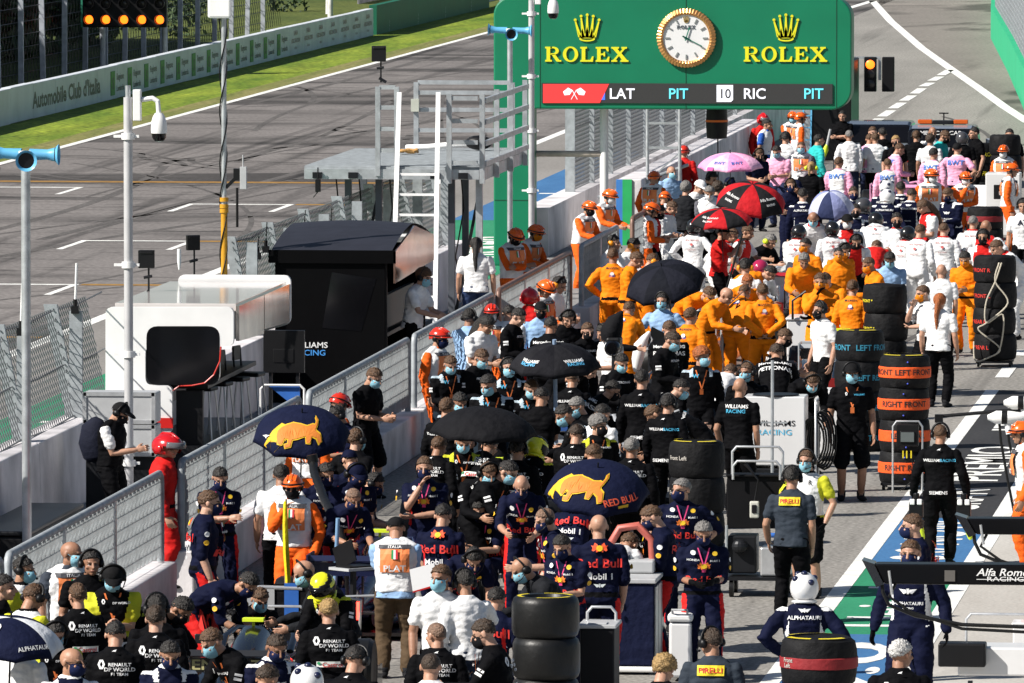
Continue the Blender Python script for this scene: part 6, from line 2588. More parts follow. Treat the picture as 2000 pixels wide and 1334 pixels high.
racing_car('pink racing car beyond the crew in pink', -12.0, cy(372, .86), (.85, .36, .58), (.85, .36, .58), 'BWT', (.05, .2, .6))
racing_car('second white and red racing car by the equipment at the right', -9.6, cy(500, .86) - 3, (.7, .7, .7), (.45, .02, .03))
racing_car('second black racing car by the white equipment boxes', -9.6, cy(690, .86), (.015, .016, .018), (.4, .42, .44))


def road_car(label, X, Y, col, bar=False):
    t = thing('road_car', label, 'car', (X, Y, 0))
    cm = mat('carpaint_%02x' % int(col[0] * 255), col, .25, .05, 2, metal=.4, coat=.8)
    side = [(0, .35), (.0, .75), (.15, .98), (.7, 1.02), (3.1, .98), (4.5, .82), (4.7, .6), (4.7, .32)]
    mb = MB()
    mb.prism([(-.92, y, z) for y, z in side], (1.84, 0, 0))
    mb.build('body', cm, t, bevel=.07)
    roof = [(.2, 1.0), (.55, 1.38), (1.0, 1.46), (2.1, 1.45), (2.6, 1.36), (3.3, 1.0)]
    g_ = MB()
    g_.prism([(-.78, y, z) for y, z in roof], (1.56, 0, 0))
    gl = g_.build('greenhouse', GLASSD, t, bevel=.06)
    MB().prism([(-.7, y, z + .004) for y, z in ((.62, 1.40), (1.0, 1.465), (2.1, 1.455), (2.55, 1.37))] + [(-.7, 2.5, 1.36), (-.7, 1.0, 1.43)], (1.4, 0, 0)).build('roof', cm, gl)
    for (y, sx) in ((.8, -1), (.8, 1), (3.8, -1), (3.8, 1)):
        M = Matrix.Rotation(PI / 2, 3, 'Y')
        wh = MB().lathe([(.2, -.1), (.32, -.1), (.34, -.06), (.34, .06), (.32, .1), (.2, .1)], 28, (sx * .84, y, .34), M).build('wheel', RUBBER, t, True)
        MB().lathe([(.001, -.08), (.21, -.1), (.21, .1), (.001, .08)], 20, (sx * .84, y, .34), M).build('rim', ALU, wh, True)
    for sx in (-1, 1):
        MB().box((sx * .68, -.02, .72), (.34, .05, .16)).build('tail_light', REDP, t, bevel=.02)
        MB().box((sx * 1.02, 2.9, 1.02), (.2, .1, .14)).build('mirror', cm, t, bevel=.03)
    if bar:
        lb_ = MB().box((0, 1.3, 1.53), (.5, .28, .09)).box((0, 1.3, 1.5), (1.1, .1, .04)).build('light_bar', DARK, t, bevel=.02)
        for sx in (-1, 1):
            MB().box((sx * .42, 1.3, 1.545), (.34, .26, .1)).build('beacon', mat('beacon_amber', (.55, .10, .015), .2, 0, coat=.5), lb_, bevel=.02)
        MB().bar((0, 1.6, 1.46), (0, 1.6, 1.72), .03).box((0, 1.6, 1.73), (.22, .04, .03)).build('antenna', BLACK, t)
        mb = MB()
        put_text(mb, 'MEDICAL CAR', Matrix.Translation((0, .42, 1.27)), .09, .015, 1.2)
        mb.build('lettering', WHITE, t, recalc=False)
    return t


p = P(1842, 237, 1.55)
road_car('silver medical car with an amber roof light bar at the head of the queue', p.x, p.y - 1.3, (.38, .42, .48), True)
p = P(1712, 262, 1.2)
road_car('grey car half hidden by the far crowd beside the medical car', p.x, p.y, (.2, .23, .27))

# ================================================================== carts, cases, hoses


def wheels(t, xs, ys, r=.07):
    for x in xs:
        for y in ys:
            MB().tube([(x - .025, y, r), (x + .025, y, r)], r, 16).build('wheel', RUBBER, t, True)


def rail_handle(mb, w_, z0, z1, y=0, r=.016):
    return mb.tube([(-w_ / 2, y, z0), (-w_ / 2, y, z1 - .06), (-w_ / 2 + .05, y, z1), (w_ / 2 - .05, y, z1), (w_ / 2, y, z1 - .06), (w_ / 2, y, z0)], r, 8)


def tankwhite():
    return mat('panel_white', (.72, .72, .72), .35, .05, 2, coat=.3)


p = P(1512, 985, 0)
t = thing('equipment_cart', 'tall white equipment cart with black and blue team name on its front', 'cart', (p.x, p.y, 0))
MB().box((0, .3, .98), (.82, .6, .92)).build('front_panel', tankwhite(), t, bevel=.015)
MB().box((0, .3, .3), (.8, .6, .36)).build('lower_box', DARK, t, bevel=.015)
MB().lathe([(.001, .02), (.3, .02), (.32, 0)], 28, (0, .3, 1.44)).build('lid', BLACK, t, True)
mb = MB()
put_text(mb, 'WILLIAMS', Matrix.Translation((0, -.006, 1.05)), .075, .004, 1.2)
mb.build('lettering_black', BLACK, t, recalc=False)
mb = MB()
put_text(mb, 'RACING', Matrix.Translation((0, -.006, .93)), .075, .004, 1.2)
mb.build('lettering_blue', mat('print_blue', (.1, .5, .75), .5, 0), t, recalc=False)
rail_handle(MB(), .5, .3, 1.38, 0).build('side_handle', ALU, t, True).matrix_local = Matrix.Translation((.55, .3, 0)) @ Matrix.Rotation(PI / 2, 4, 'Z')
mb = MB()
for k in range(6):
    mb.tube([(.5 + .03 * k + .16 * math.cos(a), .1 + .04 * k, .85 + (.30 + .02 * k) * math.sin(a)) for a in [j * PI / 8 for j in range(17)]], .016, 6, False)
mb.build('hose', RUBBER, t, True)
wheels(t, (-.34, .34), (.05, .55), .06)
MB().tube([(0, -.35, 0), (0, -.35, 1.95)], .022, 10).bar((-.2, -.35, 1.12), (.2, -.35, 1.12), .02).build('pole', STEEL, t, True)
p = P(1600, 900, 0)
t = thing('equipment_cart', 'low white topped equipment box behind the tall white cart', 'cart', (p.x, p.y, 0))
MB().box((0, .3, .55), (.75, .8, .9)).build('body', tankwhite(), t, bevel=.02)
wheels(t, (-.3, .3), (0, .6), .06)
p = P(1478, 1166, 0)
t = thing('generator_trolley', 'black generator trolley with a silver box and chrome rails', 'trolley', (p.x, p.y, 0))
MB().box((.0, .3, .22), (.85, .75, .04)).build('platform', DARK, t)
MB().box((.0, .35, 1.12), (.72, .6, .62)).box((0, .03, 1.44), (.74, .04, .03)).build('black_box', mat('box_matt', (.005, .005, .006), .6, .2, 4, spec=.15), t, bevel=.01)
MB().box((.22, .2, .42), (.36, .4, .34)).build('silver_box', ALU, t, bevel=.02)
MB().box((-.18, .25, .5), (.34, .45, .45)).ell((-.2, -.02, .6), (.1, .08, .09)).build('engine', DARK, t, bevel=.02)
MB().tube([(.12, -.02, .74), (.18, -.04, .74), (.24, -.02, .74)], .03, 10).build('blue_valve', BLUEP, t, True)
rail_handle(MB(), .6, 1.4, 1.78, .1).build('rear_rail', ALU, t, True)
rail_handle(MB(), .56, 1.4, 1.62, -.05).build('front_rail', ALU, t, True)
for x in (-.36, .36):
    MB().tube([(x, 0, .24), (x, 0, .85)], .018, 8).build('post', STEEL, t)
wheels(t, (-.3, .33), (0, .6), .1)
MB().box((-.02, -.12, 1.05), (.11, .06, .2)).build('socket_box', mat('box_cream2', (.55, .55, .48), .5), t, bevel=.015)
MB().box((-.02, -.155, 1.06), (.06, .02, .1)).build('socket', BLACK, t, bevel=.01)
MB().tube([(-.02, -.1, 1.15), (.02, -.08, 1.4), (-.1, -.05, 1.55), (-.18, 0, 1.62)], [.01, .01, .02, .03], 8).build('power_lead', BLACK, t, True)
p = P(1222, 1318, 0)
t = thing('tool_cabinet', 'navy and silver tool cabinet beside the bald man in navy', 'cabinet', (p.x, p.y, 0))
MB().box((-.05, .55, .55), (.72, 1.1, .9)).build('body', NAVYF, t, bevel=.015)
MB().box((-.05, .55, 1.02), (.76, 1.15, .05)).build('worktop', CASE, t, bevel=.01)
mb = MB()
for k in range(3):
    mb.box((.318, .2 + k * .36, .55), (.012, .3, .8))
mb.build('side_panel', ALU, t)
MB().tube([(-.25, .9, 1.04), (-.28, .9, 1.3), (-.15, .9, 1.52), (.05, .9, 1.55), (.2, .9, 1.4), (.22, .9, 1.04)], .045, 10).build('red_hose', mat('hose_red', (.5, .12, .09), .5, .1, 8), t, True)
MB().box((.05, .8, 1.12), (.4, .35, .14)).build('grey_tray', CASE, t, bevel=.02)
MB().box((0, .0, .06), (.7, .06, .06)).build('bumper', WHITE, t, bevel=.02)
wheels(t, (-.3, .22), (.1, 1.0), .07)
p = P(1331, 1328, 0)
t = thing('white_case', 'white plastic case standing upright by the two navy suited men', 'case', (p.x, p.y, 0))
MB().box((0, 0, .34), (.24, .4, .6)).build('body', tankwhite(), t, bevel=.03)
MB().box((0, 0, .69), (.27, .44, .09)).build('lid', WHITE, t, bevel=.03)
MB().tube([(-.08, -.2, .74), (-.08, -.24, .78), (.08, -.24, .78), (.08, -.2, .74)], .014, 8).build('handle', CASE, t)
p = P(1166, 1392, 0)
t = thing('tool_cart', 'black tool cart with a chrome push rail beside the bare tyre stack', 'cart', (p.x, p.y, 0))
MB().box((0, .3, .48), (.36, .6, .8)).build('body', mat('box_matt2', (.009, .009, .011), .55, .2, 4, spec=.2), t, bevel=.02)
MB().box((0, .3, .9), (.4, .64, .04)).box((0, .12, .925), (.2, .2, .015)).build('lid', CASE, t, bevel=.01)
rail_handle(MB(), .3, .9, 1.06, .5).build('push_rail', ALU, t, True)
wheels(t, (-.14, .14), (.05, .55), .05)
p = P(520, 1262, 0)
t = thing('folding_screen', 'grey and black screen board with a blue stripe and silver top edge', 'screen', (p.x, p.y, 0), .1)
MB().box((-.12, .1, .33), (.42, .04, .62)).build('grey_panel', CASE, t)
MB().box((.32, .12, .36), (.48, .05, .66)).build('black_panel', BLKF, t)
MB().box((.28, .09, .5), (.16, .012, .4)).build('blue_stripe', BLUEP, t)
MB().tube([(-.33, .1, .66), (.4, .1, .64)], .025, 10).build('top_edge', ALU, t, True)
p = P(538, 1290, 0)
t = thing('trolley_rail', 'chrome two bar trolley rail in front of the striped screen board', 'trolley', (p.x, p.y, 0))
rail_handle(MB(), .66, .06, .6).bar((-.32, 0, .34), (.32, 0, .34), .02).build('rail', ALU, t, True)
MB().box((0, .3, .14), (.62, .6, .04)).build('platform', DARK, t)
wheels(t, (-.28, .28), (.05, .55), .06)
p = P(828, 1165, 0)
t = thing('trolley_rail', 'chrome hoop trolley rail in front of the man with hand on chin', 'trolley', (p.x, p.y, 0))
rail_handle(MB(), .55, .06, .98).build('rail', mat('chrome_bronze', (.5, .42, .36), .3, .1, 5, metal=.7), t, True)
MB().box((0, .3, .14), (.52, .6, .04)).build('platform', DARK, t)
wheels(t, (-.22, .22), (.05, .55), .06)
p = P(1010, 985, 0)
t = thing('trolley_rail', 'chrome trolley frame beside the yellow helmeted driver', 'trolley', (p.x, p.y, 0))
rail_handle(MB(), .5, .06, .95).bar((-.24, 0, .6), (.24, 0, .6), .02).build('rail', ALU, t, True)
MB().box((0, .3, .14), (.5, .6, .04)).build('platform', DARK, t)
wheels(t, (-.2, .2), (.05, .55), .06)
# white trolley with screen, far right
p = P(1958, 470, 0)
t = thing('equipment_cart', 'white equipment cabinet with a black screen on a stand at the far right', 'cart', (p.x, p.y, 0))
MB().box((0, .4, .75), (.72, .8, 1.3)).build('body', tankwhite(), t, bevel=.02)
MB().box((-.45, .6, .62), (.5, .6, 1.0)).build('side_box', WHITE, t, bevel=.02)
MB().box((0, -.12, 1.02), (.36, .05, .3)).build('screen', BLACK, t, bevel=.01)
MB().tube([(0, -.1, .0), (0, -.1, .9)], .02, 8).build('stand', DARK, t)
wheels(t, (-.3, .3), (.1, .7), .05)
p = P(1548, 745, 0)
t = thing('equipment_cart', 'long white equipment cabinet behind the black suited crew at the orange car', 'cart', (p.x + .5, p.y, 0))
MB().box((0, .5, .52), (1.2, .9, .9)).box((0, .5, 1.0), (1.24, .94, .05)).build('body', tankwhite(), t, bevel=.02)
MB().tube([(-.5, .0, 1.0), (-.5, -.05, 1.3), (-.3, -.05, 1.45), (-.3, .3, 1.2)], .02, 8).build('hose', RUBBER, t, True)
wheels(t, (-.5, .5), (.1, .9), .07)
p = P(1868, 590, 0)
t = thing('equipment_cart', 'white work table covered with black cloth beside the white suited crew', 'table', (p.x - 1.1, p.y, 0))
MB().box((0, .4, .8), (1.3, .8, .05)).build('table_top', tankwhite(), t)
MB().prism([(-.5, .1, .83), (.5, .05, .83), (.45, .7, .83), (-.45, .75, .83)], (0, 0, .06)).build('cloth', BLKF, t, bevel=.03)
for sx in (-.6, .6):
    for sy in (.05, .75):
        MB().bar((sx, sy, 0), (sx, sy, .78), .05).build('leg', ALU, t)
# hoses and a lance in the crowd
a, b = P(612, 905, 1.75), P(678, 1085, .9)
t = thing('air_hose', 'thick black ribbed hose rising beside the vested marshal', 'hose', (b.x, b.y, .0))
pts = [V((0, .3, .3)), V((0, .1, .8)), (a - b).lerp(V(), .75) + V((0, 0, .9 + .05)), (a - b).lerp(V(), .4) + V((-.03, 0, .9)), (a - b).lerp(V(), .1) + V((-.03, 0, .9)), (a - b) + V((.0, 0, .9))]
dense = []
for u, v in zip(pts, pts[1:]):
    for k in range(10):
        dense.append(u.lerp(v, k / 10))
mb = MB()
mb.tube(dense, [.055 if k % 2 else .047 for k in range(len(dense))], 10)
mb.build('tube', RUBBER, t, True)
MB().tube([pts[-1], pts[-1] + V((-.02, 0, .1))], .065, 10).build('nozzle', BLACK, t, True)
a, b = P(660, 1012, 1.35), P(650, 1140, .6)
t = thing('jack_lever', 'pale blue upright bar beside the navy racing car', 'bar', b)
MB().tube([V((0, 0, -.55)), a - b], .024, 10).build('bar', mat('bar_blue', (.2, .35, .55), .4), t, True)
p = P(1045, 1110, .5)
t = thing('air_hose', 'looped black cooling hose in front of the crewman in navy', 'hose', (p.x, p.y, 0))
MB().tube([(-.05, 0, .1), (-.08, 0, .6), (-.05, -.05, 1.0), (.08, -.05, 1.12), (.2, -.05, .95), (.2, -.1, .6), (.1, -.1, .4), (.0, -.1, .3)], .045, 10).build('tube', RUBBER, t, True)
# radio jammer style pole by the orange crew
p = P(1410, 765, 0)
t = thing('antenna_stand', 'slim grey stand with black cables beside the orange crew', 'stand', (p.x, p.y, 0))
MB().tube([(0, 0, 0), (0, 0, 1.45)], .03, 10).build('post', STEEL, t, True)
MB().tube([(0, 0, 1.4), (.15, 0, 1.9), (.32, 0, 2.5)], .018, 8).tube([(.02, 0, 1.3), (.35, .1, 1.6), (.4, .1, .8), (.3, 0, .3)], .014, 6).tube([(-.1, 0, .1), (.1, 0, 1.0), (.25, 0, 1.4)], .012, 6).build('cable', BLACK, t, True)
for k, x in enumerate((-.1, .45, .6)):
    MB().tube([(x, .1, 0), (x, .1, 1.0)], .012, 6).build('side_post', STEEL, t)
p = P(1253, 676, 1.2)
t = thing('white_nozzle', 'white teardrop fuel funnel held up beside the orange crew', 'funnel', p)
MB().tube([(-.08, 0, -.35), (-.06, 0, -.2), (-.02, 0, .0), (.05, 0, .12), (.11, 0, .2)], [.05, .09, .1, .06, .03], 14, True, True).build('body', WHITE, t, True)
MB().tube([(.1, 0, .2), (.16, 0, .1), (.1, 0, -.05)], .014, 8).build('handle', CASE, t)
# television camera over the black suited crew
p = P(1200, 680, 1.75)
t = thing('television_camera', 'black television camera under a dark rain hood above the crew', 'camera', p)
MB().box((0, 0, .05), (.2, .4, .22)).build('camera_body', BLACK, t, bevel=.03)
MB().lathe([(.07, -.02), (.11, .0), (.11, .14), (.08, .18)], 18, (0, -.22, .02), Matrix.Rotation(PI / 2, 3, 'X')).build('lens', GLASSD, t, True)
MB().tube([(-.05, 0, .2), (.02, 0, .38), (.1, 0, .5)], [.16, .12, .03], 12, True, True).build('rain_hood', BLKF, t, True)
MB().tube([(0, 0, -.05), (0, 0, -1.7)], .04, 8).build('pedestal', DARK, t)
# ---------------------------------------------------------------- marshal's flag, clipboard
p = PY(557, 985, 101.0)
t = thing('flag', 'furled yellow flag held upright by the vested marshal', 'flag', (p.x, p.y, p.z - 1.14))
MB().tube([(0, 0, 0), (.01, 0, 1.2)], .012, 8).build('staff', mat('staff_wood', (.35, .25, .12), .6), t, True)
MB().tube([(.0, 0, 1.16), (.0, 0, .9), (.01, 0, .6), (.03, 0, .3), (.03, 0, .1)], [(.025, .02), (.045, .03), (.055, .035), (.06, .03), (.03, .02)], 10, True, True).build('cloth', cloth((.8, .62, .02)), t, True)

# ---------------------------------------------------------------- equipment arms at the lower right
def arm(label, pl, pr, hgt, dep, text, z_, group=None):
    a = pl
    t = thing('equipment_gantry_arm', label, 'gantry arm', a)
    L_ = (pr - pl).length + 3.4
    mb = MB()
    mb.prism([(0.06, 0, -hgt), (-.04, 0, 0), (L_, 0, 0.02), (L_, 0, -hgt)], (0, dep, 0))
    mb.build('beam', mat('beam_gloss', (.003, .003, .004), .35, .1, 3, coat=.05, spec=.15), t, bevel=.015)
    MB().prism([(-.045, -.01, .005), (-.16, -.01, .04), (-.02, -.01, -hgt - .03), (.05, -.01, -hgt)], (0, dep + .02, 0)).build('end_cap', CARBON, t)
    MB().box((.68, -.008, -hgt * .55), (.1, .012, hgt * .55)).build('plate', mat('plate_grey', (.12, .11, .1), .5), t)
    if text:
        mb = MB()
        put_text(mb, 'Alfa Romeo', frame((1.21, -.012, -.10), (1, 0, 0), (0, 0, 1)), .07, .012, 1.15, .25)
        put_text(mb, 'RACING', frame((1.21, -.012, -hgt + .04), (1, 0, 0), (0, 0, 1)), .042, .006, 1.6)
        mb.box((1.21, -.01, -.135), (.55, .008, .005))
        mb.build('lettering', WHITE, t, recalc=False)
    mb = MB()
    mb.tube([(.02, .05, -hgt * .5), (.04, .02, -hgt - .08), (.1, .0, -hgt - .2), (.35, .0, -hgt - .3), (.8, .0, -hgt - .38), (1.5, 0, -hgt - .4), (2.4, 0, -hgt - .34), (3.4, 0, -hgt - .3)], .018, 8)
    mb.tube([(.16, .05, -hgt), (.1, .02, -hgt - .12), (.3, .0, -hgt - .26), (.8, .0, -hgt - .42), (1.5, 0, -hgt - .45), (2.4, 0, -hgt - .39), (3.4, 0, -hgt - .34)], .016, 8)
    mb.build('hose', RUBBER, t, True)
    MB().tube([(.1, 0, -.06), (.13, 0, -hgt - .1)], .014, 8).build('clip', ALU, t)
    MB().box((L_ - .2, dep / 2, (-a.z - hgt) / 2 - 0), (.16, .16, a.z - hgt)).box((L_ - .2, dep / 2, -a.z + .03), (.7, .7, .06)).build('column', DARK, t)


YB = 86.0
arm('glossy black equipment arm lettered in white script at the lower right', PY(1716, 1102, YB), PY(2000, 1106, YB), .19, .3, True, 0)
YB2 = 91.0
arm('shorter black equipment arm above the lettered one at the right edge', PY(1896, 1013, YB2), PY(2000, 1020, YB2), .16, .3, False, 0)
p = PY(1960, 815, 112)
t = thing('wheel_gun_boom', 'white wheel guns hung from a thin black boom at the right edge', 'wheel gun', p)
MB().tube([(-.85, 0, .0), (0, 0, .08), (1.8, 0, .16)], .022, 8).build('boom', BLACK, t, True)
MB().box((-.8, 0, -.02), (.1, .08, .1)).tube([(-.8, 0, 0), (-.8, 0, -.22)], .03, 8).build('hook', BLACK, t)
for (x, z) in ((.16, .18), (-.04, .0)):
    g_ = MB().tube([(x - .12, 0, z), (x - .05, 0, z), (x + .1, 0, z), (x + .26, 0, z)], [.05, .085, .085, .07], 16, True, True).build('wheel_gun', WHITE, t, True)
    MB().tube([(x + .02, 0, z), (x + .09, 0, z)], .088, 16).build('grip_band', BLACK, g_, True)
    MB().tube([(x + .08, 0, z - .05), (x + .12, 0, z - .2)], [.04, .05], 10).build('handle', WHITE, g_, True)
for (x0_, x1_, m_) in ((-.05, .15, RUBBER), (.05, .3, RUBBER), (.14, .42, mat('hose_pink', (.6, .05, .15), .5))):
    MB().tube([(x0_, 0, -.08), (x0_ + .02, 0, -.3), (x0_ * .5 + x1_ * .5, -.02, -.75), (x1_, 0, -1.25), (x1_ + .3, 0, -1.6)], .017, 8).build('hose', m_ if m_ is RUBBER else RUBBER, t, True)
MB().box((2.0, 0, -p.z / 2 + .1), (.14, .14, p.z + .2)).build('column', DARK, t)
# low white trolley and box in the bottom right corner
p = P(1925, 1372, 0)
t = thing('white_trolley', 'white trolley with a chrome rail in the bottom right corner', 'trolley', (p.x, p.y, 0))
MB().box((.1, .4, .42), (.8, .6, .3)).build('tray', tankwhite(), t, bevel=.02)
MB().box((-.25, .1, .5), (.5, .3, .25)).build('black_box', BLACK, t, bevel=.02)
rail_handle(MB(), .9, .2, .86, .8).build('push_rail', ALU, t, True).location = (.2, 0, 0)
wheels(t, (-.2, .4), (.2, .7), .08)
p = P(2000, 1285, 0)
t = thing('white_case', 'plain white box cut by the right edge on the pale apron', 'box', (p.x, p.y, 0))
MB().box((.1, .2, .18), (.45, .4, .36)).box((.1, .2, .375), (.48, .43, .03)).build('body', tankwhite(), t, bevel=.03)

# ---------------------------------------------------------------- dark container and blue ladder under the gantry corner
t = thing('equipment_container', 'black container with a grey steel door standing behind the gantry corner', 'container', (-16.3, 227, 0))
MB().box((.55, 1.5, 1.25), (1.0, 3, 2.5)).build('body', BLACK, t, bevel=.03)
MB().box((-.06, 1.4, 1.2), (.2, 2.9, 2.4)).build('door', STEELP, t, bevel=.02)
p = P(1609, 296, 0)
t = thing('step_ladder', 'pale blue ladder leaning by the black container', 'ladder', (p.x, 226.4, 0))
for x in (-.1, .1):
    MB().bar((x, -.25, 0), (x, .2, 1.9), .04).build('rail', LBLUE, t)
mb = MB()
for k in range(6):
    mb.bar((-.1, -.2 + k * .07, .25 + k * .3), (.1, -.2 + k * .07, .25 + k * .3), .03)
mb.build('rung', LBLUE, t)
p = P(1600, 335, .8)
t = thing('flag', 'furled flag with a neon cloth beside the blond woman in black', 'flag', (p.x, p.y, .6))
MB().tube([(0, 0, 0), (.25, 0, 1.15)], .03, 10).build('staff', CASE, t, True)
MB().tube([(.1, 0, .5), (.14, 0, .68), (.17, 0, .8)], [.03, .07, .03], 10, True, True).build('cloth', NEON, t, True)

# ---------------------------------------------------------------- jacks, extinguishers and stands among the cars
for px, py, lb in ((700, 1300, 'low black car jack behind the navy racing car'), (1085, 915, 'low black car jack behind the white and dark blue car'), (1500, 610, 'low black car jack behind the white and red car')):
    p = P(px, py, 0)
    t = thing('car_jack', lb, 'jack', (p.x, p.y, 0), .2)
    MB().bar((0, 0, .08), (0, 1.1, .12), .08, .05).bar((-.3, 1.1, .14), (.3, 1.1, .14), .06).build('beam', DARK, t)
    MB().tube([(0, 0, .1), (0, -.35, .75), (-.2, -.37, .8), (.2, -.37, .8)], .018, 8).build('handle', ALU, t, True)
    wheels(t, (-.12, .12), (.2,), .07)
for px, py, lb in ((1028, 950, 'red fire extinguisher beside the yellow helmeted driver'), (1296, 850, 'red fire extinguisher behind the plain black tyre stack')):
    p = P(px, py, 0)
    t = thing('fire_extinguisher', lb, 'extinguisher', (p.x, p.y, 0))
    MB().lathe([(.09, 0), (.1, .04), (.1, .6), (.07, .72), (.03, .76)], 18).build('cylinder', REDP, t, True)
    MB().bar((-.06, 0, .8), (.08, 0, .84), .03).tube([(.03, 0, .78), (.12, 0, .7), (.14, 0, .3)], .012, 6).build('valve', BLACK, t)
for px, py, lb in ((905, 1010, 'black tool stand with a laptop behind the chin holding man'), (1270, 810, 'black tool stand with a laptop among the black suited crew'), (690, 1290, 'black tool stand with a laptop behind the navy racing car')):
    p = P(px, py, 0)
    t = thing('laptop_stand', lb, 'stand', (p.x, p.y, 0), rng.uniform(-1, 1))
    MB().bar((0, 0, 0), (0, 0, 1.0), .05).box((0, 0, .02), (.5, .4, .04)).build('stand', DARK, t)
    MB().box((0, 0, 1.02), (.42, .34, .03)).build('shelf', CASE, t)
    MB().box((0, -.02, 1.045), (.34, .24, .02)).bar((0, .1, 1.05), (0, .19, 1.28), .34, .012, (1, 0, 0)).build('laptop', BLACK, t)
